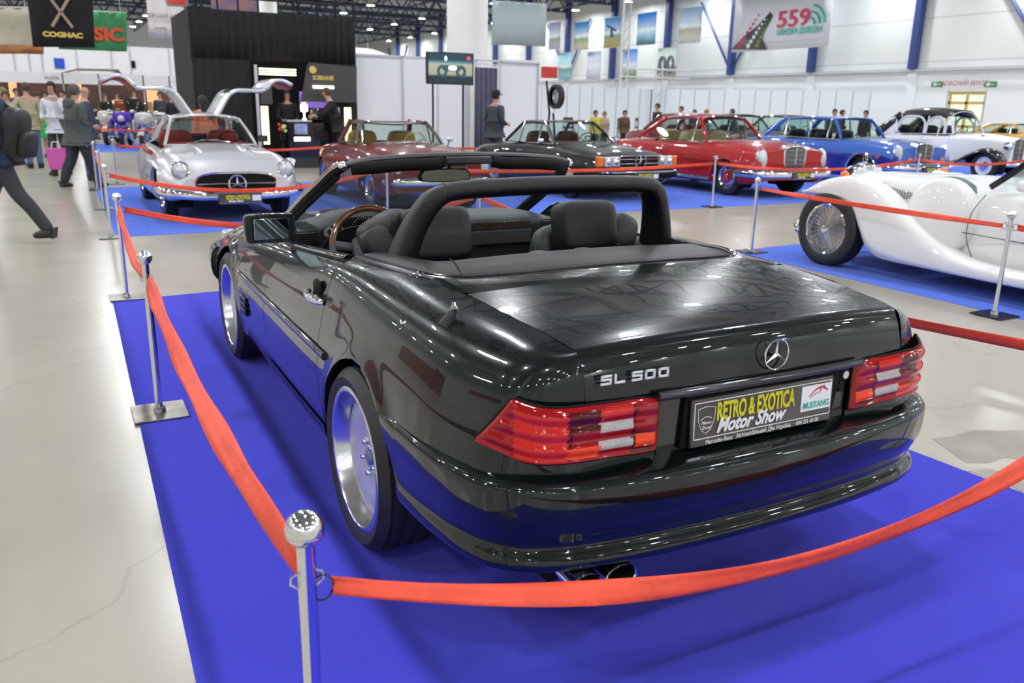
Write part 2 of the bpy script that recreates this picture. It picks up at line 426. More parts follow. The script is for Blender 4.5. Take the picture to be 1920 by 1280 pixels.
# ================================================================ SHARED CAR HELPERS
def trunc(colm, yc, zc, R):
    """cut a dense top-to-bottom column of points where it enters the wheel arch; returns same count"""
    P = np.asarray(colm); ins = (P[:, 1] - yc) ** 2 + (P[:, 2] - zc) ** 2 < R * R
    below = (np.abs(P[:, 1] - yc) < R) & (P[:, 2] < zc)
    k = np.where(ins | below)[0]
    if len(k) == 0 or k[0] == 0: return P, False
    k = k[0]; a, b_ = P[k - 1].copy(), P[k].copy()
    for _ in range(24):
        m_ = (a + b_) / 2
        if ((m_[1] - yc) ** 2 + (m_[2] - zc) ** 2 < R * R) or (abs(m_[1] - yc) < R and m_[2] < zc): b_ = m_
        else: a = m_
    Q = np.vstack([P[:k], a[None]])
    d = np.r_[0, np.cumsum(np.linalg.norm(np.diff(Q, axis=0), axis=1))]
    # keep the same relative spacing as the uncut column
    d0 = np.r_[0, np.cumsum(np.linalg.norm(np.diff(P, axis=0), axis=1))]; t = d0 / d0[-1] * d[-1]
    return np.stack([np.interp(t, d, Q[:, i]) for i in range(3)], 1), True
def wheel_obj(parent, x, y, R, w, Rr, style, zc=None, steer=0.0, name='wheel'):
    """tyre with rim and cap as sub-parts; outer face towards the sign of x"""
    s = 1 if x > 0 else -1; zc = R if zc is None else zc
    M = Matrix.Rotation(s * PI / 2, 4, 'Y')            # lathe z -> outward x
    bm = NB(); h = w / 2
    prof = [(Rr - .012, -h * .8), (Rr, -h * .95), (Rr + (R - Rr) * .5, -h * 1.04), (R - .022, -h * .97), (R - .005, -h * .84)]
    for g in (-.6, -.2, .2, .6): prof += [(R, h * (g - .13)), (R, h * (g + .1)), (R - .008, h * (g + .12)), (R - .008, h * (g + .17))] if abs(g) < 1 else []
    prof += [(R, h * .8), (R - .006, h * .86), (R - .022, h * .97), (Rr + (R - Rr) * .55, h * 1.05), (Rr + .006, h * .98), (Rr, h * .94), (Rr - .012, h * .8)]
    lathe(bm, prof, 56, M, caps=False)
    t = ob(name, bm, RUBBER, parent, (x, y, zc), (0, 0, steer), flat_angle=35)
    def sub(nm, f, mat, **k):
        b2 = NB(); f(b2); o = ob(nm, b2, mat, t, **k); return o
    if style == 'mono':      # deep dished polished wheel with big flat centre
        sub('rim', lambda b2: lathe(b2, [(Rr + .004, h * .97), (Rr - .004, h * 1.0), (Rr - .016, h * .98), (Rr - .022, h * .9), (Rr - .028, h * .45), (Rr - .045, h * .12), (Rr - .06, h * .08), (Rr - .075, h * .25)], 64, M, caps=False), ALLOY)
        def disc(b2):
            n = 80; pr = []
            for k in range(n):
                a = 2 * PI * k / n; ph = (a * 5 / (2 * PI)) % 1
                pr.append((a, ph))
            rings = []
            rr = [(0.0, .44), (.05, .44), (.085, .5), (.12, .56), (Rr * .6, .62), (Rr * .80, .56), (Rr - .042, .36), (Rr - .05, .0)]
            rings = [[b2.verts.new(M @ Vector((max(r_, .001) * math.cos(a), max(r_, .001) * math.sin(a), h * z_))) for a, ph in pr] for r_, z_ in rr]
            for k in range(len(rr) - 1):
                for i in range(n):
                    # five openings near the rim
                    if k in (5,) and (pr[i][1] < .16 or pr[i][1] >= .84): continue
                    b2.faces.new((rings[k][i], rings[k][(i + 1) % n], rings[k + 1][(i + 1) % n], rings[k + 1][i]))
        sub('wheel_disc', disc, pm('satin_alloy', (.72, .73, .78), .38, .75), solid=.006)
        def hub(b2):
            lathe(b2, [(.030, h * .47), (.033, h * .53), (.028, h * .56), (.001, h * .57)], 24, M)
        sub('hub_cap', hub, pm('blue_grey_cap', (.25, .28, .42), .3, .8))
        for k in range(5):
            def bolt(b2, k=k):
                a = 2 * PI * (k + .5) / 5
                mm = M @ Matrix.Translation((.058 * math.cos(a), .058 * math.sin(a), h * .44))
                lathe(b2, [(.012, 0), (.012, h * .14), (.009, h * .17), (.001, h * .17)], 10, mm)
            sub('wheel_bolt', bolt, CHROME)
        def valve(b2):
            mm = M @ Matrix.Rotation(PI * .62 * s, 4, 'Z') @ Matrix.Translation((Rr - .035, 0, h * .5)); lathe(b2, [(.004, 0), (.004, .03), (.001, .032)], 8, mm)
        sub('valve_stem', valve, BLACK)
    elif style == 'wire':
        sub('rim', lambda b2: lathe(b2, [(Rr + .004, h * .95), (Rr - .004, h * .98), (Rr - .016, h * .9), (Rr - .02, h * .5), (Rr - .04, h * .3), (Rr - .045, -.2 * h)], 48, M, caps=False), CHROME)
        def spokes(b2):
            for k in range(84):
                a = 2 * PI * k / 84; lay = k % 3; tw = (.28, -.28, .12)[lay]; z1 = (h * .95, h * .55, h * .2)[lay]; z2 = (h * .35, h * .2, h * .6)[lay]
                p = M @ Vector((.035 * math.cos(a), .035 * math.sin(a), z1)); q = M @ Vector(((Rr - .03) * math.cos(a + tw), (Rr - .03) * math.sin(a + tw), z2))
                tube(b2, [p, q], .0019, 4, cap=False)
        sub('spokes', spokes, CHROME)
        sub('hub_cap', lambda b2: lathe(b2, [(.035, 0), (.038, h * .9), (.045, h * 1.0), (.035, h * 1.12), (.001, h * 1.18)], 20, M), CHROME)
        sub('brake_drum', lambda b2: lathe(b2, [(Rr * .9, -h * .4), (Rr * .9, -h * .2), (.001, -h * .18)], 24, M), BRUSHED)
    else:
        cap, dish = style      # (cap material, chrome ring material)
        sub('rim', lambda b2: lathe(b2, [(Rr + .004, h * .95), (Rr - .006, h * 1.02), (Rr - .02, h * .8), (Rr - .03, h * .62), (Rr * .74, h * .6), (Rr * .72, h * .72), (Rr * .55, h * .8)], 40, M, caps=False), dish)
        sub('hub_cap', lambda b2: lathe(b2, [(Rr * .60, h * .68), (Rr * .56, h * .86), (Rr * .3, h * .98), (.001, h * 1.0)], 32, M), cap)
        def st(b2):
            M2 = M @ Matrix.Translation((0, 0, h * 1.0)); tube(b2, [M2 @ Vector((.05 * math.cos(q), .05 * math.sin(q), 0)) for q in np.linspace(0, 2 * PI, 20)[:-1]], .004, 5, closed=True)
            for q in (0, 2.094, 4.189): tube(b2, [M2 @ Vector((0, 0, 0)), M2 @ Vector((.05 * math.cos(q), .05 * math.sin(q), 0))], .004, 4)
        sub('star_emblem', st, CHROME)
    return t
def star_ring(bm, c, r, M=None, tr=None, ry=None):
    """three pointed star in a ring, facing local -Y"""
    M = M or Matrix.Identity(4); tr = tr or r * .075; c = Vector(c)
    tube(bm, [M @ (c + Vector((r * math.cos(q), 0, r * math.sin(q)))) for q in np.linspace(0, 2 * PI, 41)[:-1]], tr, 8, closed=True)
    for k in range(3):
        a = PI / 2 + k * 2 * PI / 3; d = Vector((math.cos(a), 0, math.sin(a))); e = Vector((-math.sin(a), 0, math.cos(a)))
        tip = c + d * r; w_ = r * .17
        b0 = [c + e * w_, c - e * w_]; top = c + Vector((0, -r * .12, 0)); bot = c + Vector((0, r * .06, 0))
        v = [bm.verts.new(M @ p) for p in (b0[0], b0[1], tip, top, bot)]
        for q in ((0, 3, 2), (3, 1, 2), (1, 4, 2), (4, 0, 2)): bm.faces.new([v[i] for i in q])

# ================================================================ THE DARK CONVERTIBLE (hero)
hero = thing('convertible_car', 'dark green-black two-seat convertible with open roof, seen from behind in the foreground', 'car')
YC, ZC, RA = -0.035, 0.315, 0.372       # rear arch
YCF = 2.5
WB = 2.515
def side_rows(y):
    """right-hand section, top to sill, at y"""
    T = SIDE; ys = [t[0] for t in T]
    i = np.searchsorted(ys, y)
    return None
SIDE = [  # y, then (x, z) rows
 (-.80, [(.605, .942), (.685, .930), (.748, .885), (.783, .81), (.806, .72), (.822, .63), (.825, .60)]),
 (-.62, [(.628, .957), (.715, .946), (.785, .900), (.825, .82), (.850, .72), (.862, .63), (.865, .60)]),
 (-.39, [(.645, .968), (.730, .957), (.800, .912), (.840, .83), (.865, .72), (.879, .63), (.882, .60)]),
 (-.10, [(.690, .966), (.752, .954), (.808, .908), (.843, .83), (.870, .73), (.886, .63), (.888, .60)]),
 (.20, [(.722, .958), (.772, .944), (.812, .902), (.841, .83), (.866, .73), (.884, .63), (.887, .60)]),
 (.445, [(.742, .944), (.779, .932), (.812, .893), (.838, .82), (.862, .72), (.881, .63), (.884, .60)]),
 (.80, [(.745, .912), (.780, .902), (.812, .868), (.838, .80), (.862, .71), (.880, .63), (.883, .60)]),
 (1.42, [(.745, .868), (.776, .858), (.806, .828), (.832, .77), (.856, .69), (.874, .63), (.877, .60)]),
 (2.0, [(.690, .842), (.750, .832), (.795, .798), (.825, .745), (.850, .68), (.868, .625), (.871, .60)]),
 (2.5, [(.670, .805), (.730, .797), (.785, .765), (.820, .715), (.845, .66), (.862, .62), (.866, .60)]),
 (3.0, [(.62, .75), (.68, .742), (.735, .715), (.78, .68), (.81, .64), (.825, .61), (.828, .59)]),
 (3.28, [(.55, .69), (.60, .684), (.65, .665), (.69, .64), (.71, .62), (.72, .60), (.722, .585)]),
]
LOW = [(.002, .575), (.006, .54), (.003, .47), (-.004, .38), (-.016, .30), (-.03, .24), (-.055, .205)]
def ctrl(y, rows, low=True):
    pts = [(x, y, z) for x, z in rows]
    if low:
        xb = rows[-1][0]; pts += [(xb + dx, y, z) for dx, z in LOW]
    return pts
SC = np.array([ctrl(y, r) for y, r in SIDE])          # stations x rows x 3
SD = dens2(SC, 12, 4)                                 # dense side surface, right hand
def smooth2(G, n, u=True, v=True):
    """relax a grid with its border held fixed"""
    G = G.copy()
    for _ in range(n):
        H = G.copy()
        if v: H[:, 1:-1] = .25 * G[:, :-2] + .5 * G[:, 1:-1] + .25 * G[:, 2:]
        G = H.copy()
        if u: G[1:-1] = .25 * H[:-2] + .5 * H[1:-1] + .25 * H[2:]
    return G
NT = 4 * 6 + 1
SD[:, :NT - 2] = smooth2(SD[:, :NT - 2], 14)
_Q = [(.822, -.80), (.809, -.838), (.789, -.868), (.760, -.895), (.724, -.919), (.681, -.941), (.632, -.959), (.5855, -.9705)]
_A = [(.605, -.80, .942), (.598, -.855, .934), (.594, -.890, .929), (.591, -.912, .9255), (.589, -.925, .922), (.5875, -.932, .918), (.5862, -.937, .914), (.5855, -.940, .911)]
_f = [0, .352, .639, .815, .925, 1.0, 1.013]
_z0 = [.942, .930, .885, .81, .72, .63, .60]; _z1 = [.911, .888, .85, .80, .72, .63, .60]
fan = []
for _k, (q_, a_) in enumerate(zip(_Q, _A)):
    w_ = _k / 7; d_ = math.hypot(q_[0] - a_[0], q_[1] - a_[1]); col_ = []
    for f_, za, zb in zip(_f, _z0, _z1):
        z_ = za * (1 - w_) + zb * w_
        if _k < 7 and f_ == 0: z_ = a_[2]
        col_.append((a_[0] + (q_[0] - a_[0]) * f_, a_[1] + (q_[1] - a_[1]) * f_, z_))
    fan.append(col_)
fan = np.array(fan)
_Y = SD[:, 0, 1]; _ys = np.linspace(-.80, .445, 60)
def sd_col(y):
    i = min(max(np.searchsorted(_Y, y) - 1, 0), len(_Y) - 2); t = (y - _Y[i]) / (_Y[i + 1] - _Y[i]); return SD[i] * (1 - t) + SD[i + 1] * t
_top = np.array([sd_col(y)[:NT] for y in _ys])
_fan = dens2(fan[::-1], 6, 4)[:-1]
_all = np.vstack([_fan, _top]); _bl = smooth2(_all, 16); _hv = smooth2(_all, 14)
_nf = len(_fan)
for _i in range(len(_all)):
    _w = min(1, max(0, (_nf + 22 - _i) / 22)) * min(1, _i / 5); _w = _w * _w * (3 - 2 * _w)
    _bl[_i] = _bl[_i] * (1 - _w) + _hv[_i] * _w
for _i in range(len(_all) - 26, len(_all)):
    _w = min(1, (_i - (len(_all) - 26)) / 22); _w = _w * _w * (3 - 2 * _w); _bl[_i] = _bl[_i] * (1 - _w) + _all[_i] * _w
FD0, TOPB = _bl[:len(_fan)], _bl[len(_fan):]

def side_at(ys, r0=0, r1=None):
    """dense columns resampled at the given y values"""
    Y = SD[:, 0, 1]; out = []
    for y in ys:
        i = min(max(np.searchsorted(Y, y) - 1, 0), len(Y) - 2); t = (y - Y[i]) / (Y[i + 1] - Y[i])
        out.append(SD[i] * (1 - t) + SD[i + 1] * t)
    return np.array(out)[:, r0:r1]
def flare(G, yc, zc, R):
    for c_ in G:
        for p in c_:
            d = math.hypot(p[1] - yc, p[2] - zc) - R
            if d > -.01 and p[2] > zc - .2: p[0] += .012 * math.exp(-(d / .045) ** 2)
    return G
def ycl(y0, y1, n, extra=()):
    return sorted(set([round(v, 5) for v in list(np.linspace(y0, y1, n)) + [e for e in extra if min(y0, y1) <= e <= max(y0, y1)]]))
def arch_y(yc, R): return [yc + R * math.cos(a) * .9995 for a in np.linspace(0, PI, 33)] + [yc + R * 1.0005, yc - R * 1.0005]
SEAM = .0025
def lipped(cols):
    """give the bottom end of each column a return towards the car's middle"""
    out = []
    for c_ in cols:
        e = c_[-1]; out.append(np.vstack([c_, e + [-.006, 0, -.001], e + [-.04, 0, .004]]))
    return np.array(out)
for s in (-1, 1):
    # rear fender: side behind the door, round the corner to the lid gap
    ys = ycl(-.80, .445 - SEAM, 60, arch_y(YC, RA))
    G = side_at(ys); n60 = NT
    for g, y in zip(G, ys):
        f = (y + .80) / (.445 + .80) * 59; i = min(int(f), 58); g[:NT] = TOPB[i] * (1 - (f - i)) + TOPB[i + 1] * (f - i)
    G = flare(G, YC, ZC, RA)
    cols = []
    for g in G:
        c_, cut = trunc(g, YC, ZC, RA)
        if g[0][1] < YC - math.sqrt(RA ** 2 - .285 ** 2):   # behind the arch the bumper takes over at z = .60
            q = g[:n60]; d = np.linspace(0, 1, n60); t = np.linspace(0, 1, len(g))
            c_ = np.stack([np.interp(t, d, q[:, i]) for i in range(3)], 1)
        cols.append(c_)
    side = np.array(cols)
    FD = FD0
    FD = np.array([np.stack([np.interp(np.linspace(0, 1, side.shape[1]), np.linspace(0, 1, n60), q[:, i]) for i in range(3)], 1) for q in FD])
    Wr = np.vstack([FD, side])
    Wr = lipped(fx(Wr, 1))
    bm = NB(); grid(bm, fx(Wr, s))
    # panel behind the lamps, between lid edge and plate recess
    grid(bm, [[(s * x, -.970, z) for z in (.80, .60)] for x in (.5855, .36)])
    ob('rear_fender', bm, BLACKPAINT, hero, flat_angle=50)
    # door
    ys = ycl(.445 + SEAM, 1.42 - SEAM, 24); G = side_at(ys); G = [g for g in G]
    nz = max(i for i, p in enumerate(G[0]) if p[2] > .285)
    D = lipped(np.array(G)[:, :nz + 1]); D = np.array([np.vstack([c_[0] + [-.03, 0, -.01], c_]) for c_ in D])
    D = np.concatenate([D[:1] + np.array([-.03, 0, 0]), D, D[-1:] + np.array([-.03, 0, 0])])
    bm = NB(); grid(bm, fx(D, s)); door = ob('door', bm, BLACKPAINT, hero, flat_angle=50)
    # sill below the door
    G = side_at(ycl(.445 + SEAM, 1.42 - SEAM, 10)); L_ = lipped(G[:, nz:] + np.array([.004, 0, -.004]))
    bm = NB(); grid(bm, fx(L_, s)); ob('side_skirt', bm, BLACKPAINT, hero, flat_angle=50)
    # front fender
    ys = ycl(1.42 + SEAM, 3.28, 50, arch_y(YCF, RA)); G = flare(side_at(ys), YCF, ZC, RA)
    cols = [trunc(g, YCF, ZC, RA)[0] for g in G]
    bm = NB(); grid(bm, fx(lipped(cols), s)); ff = ob('front_fender', bm, BLACKPAINT, hero, flat_angle=50)
    # three gills behind the front wheel
    for k in range(3):
        z = .50 - .034 * k; bm = NB(); box(bm, (s * .884, 1.94, z), (.012, .17 - .012 * k, .014)); ob('air_vent', bm, CHROME if k < 0 else BLACKPAINT, hero, bevel=.003)
        bm = NB(); box(bm, (s * .879, 1.94, z - .016), (.012, .17 - .012 * k, .016)); ob('vent_slot', bm, BLACK, hero, smooth=False)
    # moulding along fender and door
    for nm, a, b_ in (('side_moulding', .335, .442), ('side_moulding', .448, 1.417), ('side_moulding', 1.423, 2.10)):
        P = side_at(np.linspace(a, b_, 14))
        path = []
        for c_ in P:
            j = int(np.argmin(abs(c_[:, 2] - .602))); q = c_[j]; path.append((s * (q[0] + .004), q[1], .606))
        bm = NB(); tube(bm, path, [(.016, .009)] * len(path), 10, ref=(0, 0, 1)); ob(nm, bm, paint('moulding_paint', (.02, .024, .024), .5, .2), hero)
    # door top: window channel strip
    P = side_at(np.linspace(.47, 1.44, 16)); path = [(s * (c_[0][0] - .006), c_[0][1], c_[0][2] + .006) for c_ in P]
    bm = NB(); tube(bm, path, [(.008, .022)] * 16, 8, ref=(0, 0, 1)); ob('window_channel', bm, GLOSSBLACK, hero)
    bm = NB(); tube(bm, [(p[0] + s * .028, p[1], p[2] + .000) for p in path], [(.005, .007)] * 16, 8, ref=(0, 0, 1)); ob('belt_moulding', bm, CHROME, hero, label='thin bright strip along the door top')
    # door handle: recess and grip
    bm = NB(); ball(bm, (0, 0, 0), 1, 20, sc=(.012, .055, .036)); ob('handle_recess', bm, BLACK, hero, (s * .841, .56, .818))
    bm = NB(); tube(bm, [(s * .85, .645, .79), (s * .872, .625, .793), (s * .884, .56, .79), (s * .884, .50, .79), (s * .872, .468, .787), (s * .85, .455, .78)], [(.010, .008), (.014, .011), (.018, .012), (.018, .012), (.014, .011), (.01, .008)], 10, ref=(0, 0, 1))
    ob('door_handle', bm, CHROME, hero)
    bm = NB(); lathe(bm, [(.012, 0), (.012, .008), (.009, .010), (.001, .010)], 14, Matrix.Translation((s * .868, .47, .80)) @ Matrix.Rotation(s * PI / 2, 4, 'Y')); ob('door_lock', bm, CHROME, hero)

# trunk lid: deck, rolled edge, rear face down between the lamps
LR = [ # y edge, z edge, half width, y centre, z centre
 (-.392, .969, .6425, -.425, .990), (-.50, .963, .634, -.52, .985), (-.66, .953, .620, -.675, .974), (-.80, .942, .6025, -.815, .962), (-.885, .931, .5925, -.90, .949),
 (-.918, .923, .5875, -.938, .940), (-.934, .909, .5845, -.956, .924), (-.944, .888, .5830, -.966, .900), (-.954, .856, .5825, -.974, .866), (-.961, .82, .5825, -.979, .828), (-.964, .800, .5825, -.982, .806)]
def lidrow(r):
    out = []
    for t in (-1, -.93, -.75, -.5, -.25, 0, .25, .5, .75, .93, 1):
        k = 1 - abs(t) ** 2.4
        out.append((t * r[2], r[0] + (r[3] - r[0]) * k, r[1] + (r[4] - r[1]) * k))
    return out
G = dens2(np.array([lidrow(r) for r in LR]), 6, 4)
bm = NB()
def lidedge(P):   # turn the edges down into the gap
    out = []
    for row in P:
        a, b_ = row[0].copy(), row[-1].copy(); nrm = np.array([0, 0, -.012])
        out.append(np.vstack([a + nrm, row, b_ + nrm]))
    o = np.array(out); return np.concatenate([o[:1] + np.array([0, .0, -.012]), o])
grid(bm, lidedge(G))
low = np.array([[(x, -.982 + .018 * abs(x / .58) ** 2.4 + dy, z) for x in np.linspace(-.5825, .5825, 17)] for z, dy in ((.800, 0), (.790, .006), (.782, .02))])
grid(bm, low)
xs = np.linspace(-.352, .352, 13)
mid = np.array([[(x, -.966 - .006 * (1 - abs(x / .35) ** 2), z) for x in xs] for z in (.795, .74, .68, .62, .604, .598)])
mid[-1, :, 1] += .02
grid(bm, mid)
ob('trunk_lid', bm, BLACKPAINT, hero, flat_angle=50)
# dark body underneath the panel gaps
bm = NB()
box(bm, (0, -.60, .78), (1.22, .50, .22)); box(bm, (0, -.52, .50), (1.30, .80, .42))
ob('underbody', bm, BLACK, hero, smooth=False)
bm = NB(); box(bm, (0, 1.2, .26), (1.50, 1.6, .1)); box(bm, (0, -.25, .62), (1.08, .7, .55)); box(bm, (0, 2.5, .42), (1.1, 1.5, .4))
ob('floor_pan', bm, BLACK, hero, smooth=False)
# body-coloured deck between soft-top cover and lid, and along the cover's sides
cov = [(.735, .445, .945), (.725, .28, .957), (.70, .05, .967), (.66, -.20, .972), (.62, -.285, .972), (.50, -.33, .975), (.25, -.345, .98), (0, -.35, .982)]
inn = [(.70, .44, .955), (.695, .28, .965), (.672, .08, .972), (.625, -.13, .977), (.57, -.19, .978), (.46, -.215, .980), (.24, -.225, .984), (0, -.228, .986)]
outr = [(.742, .442, .942), (.7345, .28, .952), (.707, .05, .962), (.6675, -.22, .966), (.6485, -.36, .9675), (.52, -.392, .970), (.27, -.412, .981), (0, -.418, .987)]
def full(a): return list(a) + [(-p[0], p[1], p[2]) for p in a[::-1][1:]]
G = dens(np.array([full(inn), full([(a[0] * .62 + b_[0] * .38, a[1] * .62 + b_[1] * .38, a[2] * .6 + b_[2] * .4 + .002) for a, b_ in zip(inn, outr)]), full(outr)]), 6)
G = dens(G.transpose(1, 0, 2), 3).transpose(1, 0, 2)
G = np.concatenate([G[:1] - np.array([0, 0, .02]), G, G[-1:] - np.array([0, 0, .012])])
bm = NB(); grid(bm, G); ob('deck_panel', bm, BLACKPAINT, hero)
# layered shiny seal round the cover
for k, (o_, zz, rr, mt) in enumerate(((.006, -.002, .008, GLOSSBLACK), (.020, -.006, .007, CHROME), (.034, -.010, .007, GLOSSBLACK))):
    P = dens(np.array(full([(p[0] + (o_ if i < 4 else o_ * .5), p[1] - (o_ if i > 3 else 0), p[2] + zz) for i, p in enumerate(inn)])), 5)
    bm = NB(); tube(bm, P, rr, 8); ob('cover_seal', bm, mt if mt is not CHROME else pm('dark_bright_trim', (.25, .25, .27), .15, .9), hero)
# soft-top cover: padded dark leatherette, U shaped
ci = [(.60, .40, .958), (.59, .28, .972), (.575, .10, .985), (.545, .045, .990), (.50, .03, .993), (.42, .03, .996), (.22, .03, 1.002), (0, .03, 1.004)]
rows = []
for t, dz in ((0, -.05), (0.02, -.004), (.10, .004), (.45, .010), (.80, .008), (.94, .003), (1.0, -.006), (1.0, -.02)):
    rows.append(full([(a[0] * (1 - t) + b_[0] * t, a[1] * (1 - t) + b_[1] * t, a[2] * (1 - t) + b_[2] * t + dz) for a, b_ in zip(ci, inn)]))
G = dens(dens(np.array(rows), 3).transpose(1, 0, 2), 5).transpose(1, 0, 2)
bm = NB(); grid(bm, G); ob('soft_top_cover', bm, LEATHER, hero)
for s in (-1, 1):
    P = dens(np.array([(s * a[0], a[1], a[2]) for a in [(.515, .03, .998), (.535, -.07, .9975), (.56, -.165, .991), (.568, -.196, .980)]]), 4)
    bm = NB(); tube(bm, P, .003, 6); ob('cover_seam', bm, LEATHER, hero)

# rear bumper with lower lip
PL = [(.887, -.19), (.889, -.30), (.887, -.45), (.874, -.66), (.850, -.80), (.812, -.895), (.755, -.955), (.66, -1.00), (.50, -1.032), (.25, -1.054), (0, -1.06)]
PLD = dens(np.array([(x, y, 0) for x, y in PL]), 8)[:, :2]
tn = np.gradient(PLD, axis=0); tn /= np.linalg.norm(tn, axis=1)[:, None]; nrm = np.stack([-tn[:, 1], tn[:, 0]], 1) * -1
if nrm[0][0] < 0: nrm = -nrm
BR = [(.624, -.085), (.617, -.052), (.612, -.030), (.606, -.009), (.597, .001), (.58, .006), (.555, .007), (.52, .005), (.498, .001), (.475, -.008), (.452, -.019), (.432, -.028), (.416, -.029), (.404, -.022), (.394, -.014), (.378, -.010), (.362, -.013), (.353, -.025), (.350, -.09)]
cols = []
for p, n_ in zip(PLD, nrm):
    kk = .2 + .8 * abs(n_[1]) ** .7; cl = np.array([(p[0] + n_[0] * (o_ if o_ > 0 or z > .5 or z < .335 else o_ * kk), p[1] + n_[1] * (o_ if o_ > 0 or z > .5 or z < .335 else o_ * kk), z) for z, o_ in BR]); cl = dens(cl, 2)
    q, _ = trunc(cl, YC, ZC, RA)
    if math.hypot(p[1] - YC, .606 - ZC) < RA: continue
    cols.append(q)
# start the bumper exactly on the arch
G = np.array(cols); G = np.concatenate([G[:1] + np.array([-.03, -.002, 0]), G])
F_ = np.concatenate([G, fx(G[::-1], -1)[1:]])
bm = NB(); grid(bm, F_); ob('rear_bumper', bm, BLACKPAINT, hero, flat_angle=60)
# exhaust tips
for x in (-.592, -.482):
    bm = NB(); M = Matrix.Translation((x, -.975, .322)) @ Matrix.Rotation(PI / 2 + .06, 4, 'X')
    lathe(bm, [(.044, -.25), (.046, .04), (.048, .045), (.046, .049), (.042, .045), (.041, -.2), (.001, -.2)], 32, M @ Matrix.Diagonal((1.06, .76, 1, 1)), caps=False, matf=lambda k: 1 if k >= 4 else 0)
    ob('exhaust_pipe', bm, [CHROME, BLACK], hero)
bm = NB(); box(bm, (-.60, -.66, .40), (.30, .34, .10)); ob('silencer', bm, BLACK, hero, bevel=.03)

# tail lamps
REDL = pm('red_lens', (.34, .005, .007), .12, spec=.1, coat=.8, noise=(90, .15)); RED2 = pm('bright_red_lens', (.60, .02, .012), .15, spec=.1, coat=.8)
RED3 = pm('dark_red_lens', (.09, .003, .005), .15, spec=.1, coat=.8); WHL = pm('ribbed_white_lens', (.50, .46, .46), .3, coat=1.0, noise=(160, .35)); ORL = pm('orange_red_lens', (.88, .06, .01), .18, spec=.1, coat=.8)
TLC = [ # x, y, ztop, zbot along the lens
 (.362, -.970, .788, .640), (.42, -.972, .797, .643), (.50, -.973, .799, .648), (.58, -.972, .801, .651), (.65, -.962, .801, .652), (.698, -.940, .804, .651), (.728, -.909, .811, .653), (.748, -.885, .816, .660), (.768, -.858, .797, .668), (.789, -.830, .742, .676), (.801, -.811, .706, .681), (.808, -.797, .695, .685)]
for s in (-1, 1):
    A = dens(np.array(TLC), 6); pl = A[:, :2]; L_s = np.r_[0, np.cumsum(np.linalg.norm(np.diff(pl, axis=0), axis=1))]
    sA = L_s[int(np.argmin(np.abs(A[:, 0] - .748)))]; sE = L_s[-1]; nV, U = 44, 60; G = []; SS = []
    for u in range(U + 1):
        col, cs = [], []
        for v in range(nV + 1):
            t = v / nV; se = sA + (sE - sA) * t; ss = se * u / U
            x, y = np.interp(ss, L_s, A[:, 0]), np.interp(ss, L_s, A[:, 1]); zt, zb = np.interp(min(ss, sA), L_s, A[:, 2]), np.interp(ss, L_s, A[:, 3])
            x2, y2 = np.interp(ss + .004, L_s, A[:, 0]) - np.interp(ss - .004, L_s, A[:, 0]), np.interp(ss + .004, L_s, A[:, 1]) - np.interp(ss - .004, L_s, A[:, 1])
            n_ = np.array([y2, -x2, 0]); n_ = n_ / (np.linalg.norm(n_) + 1e-9); n_ = n_ if n_[1] < 0 or n_[0] > .9 else -n_
            e = min(1, min(t, 1 - t) / .035, min(ss, se - ss) / .008)
            lobe = (.5 - .5 * math.cos(2 * PI * (t * 3.5 - .1))) ** .8
            col.append(np.array([x, y, zt * (1 - t) + zb * t]) + n_ * (.003 + e * (.014 + .008 * lobe * min(1, (se - ss) / .03, ss / .05)))); cs.append(ss / sE)
        G.append(col); SS.append(cs)
    G = fx(np.array(G), s)
    def mf(u, v):
        x = SS[u][v]; t = v / nV
        if x < .03 or t < .05 or t > .93 or u > U - 2: return 0
        if x < .15: return 3 if .60 < t < .82 else (0 if t < .55 else 1)
        if x < .17: return 1
        if x < .36: return 2 if (.30 < t < .47 or .62 < t < .79) else (4 if t < .22 else 0)
        if x < .52: return 3 if .70 < t < .90 else (1 if (t < .42 or x > .50) else 0)
        if x < .76: return 4 if t > .12 else 0
        return 0
    bm = NB(); grid(bm, G, matf=mf)
    ob('tail_light', bm, [REDL, RED3, WHL, ORL, RED2], hero, flat_angle=0, label='red ribbed tail lamp with two white strips')
    # black gasket round the lens
    kA = int(np.argmin(np.abs(A[:, 0] - .748))); loop = [tuple(q) for q in fx(np.array([(a_[0], a_[1], a_[2]) for a_ in A[:kA + 1]] + [(a_[0], a_[1], a_[3]) for a_ in A[::-1]]), s)]
    loop = [(p[0] + s * .002, p[1] - .004, p[2]) for p in loop]
    bm = NB(); tube(bm, loop, .0040, 6, closed=True); ob('lamp_gasket', bm, BLACK, hero)
# trim bar, plate, badge, star, lock
bm = NB(); P = [(x, -.992 - .008 * (1 - (x / .38) ** 2), .797) for x in np.linspace(-.378, .378, 15)]
tube(bm, P, [(.0125, .012)] * 15, 12, ref=(0, 0, 1)); ob('handle_bar', bm, paint('trim_bar_paint', (.05, .05, .055), .6, .2), hero)
PLY = -.992
bm = NB(); prism(bm, [(-.285, .628), (-.275, .775), (-.25, .786), (.29, .786), (.31, .775), (.283, .628)], 0, .012, Matrix.Translation((0, -.970, 0)) @ Matrix.Rotation(PI / 2, 4, 'X')); ob('plate_recess', bm, BLACK, hero, bevel=.003)
plate = bpy.data.objects.new('license_plate', None); link(plate, hero); plate.location = (0.0, PLY, .702); plate.rotation_euler = (rad(-2), 0, 0)
PDARK = pm('plate_dark_print', (.028, .024, .022), .18, coat=.4, noise=(6, .6, (.075, .06, .055)))
bm = NB(); box(bm, (0, 0, 0), (.53, .010, .138)); ob('plate_board', bm, PDARK, plate, bevel=.004)
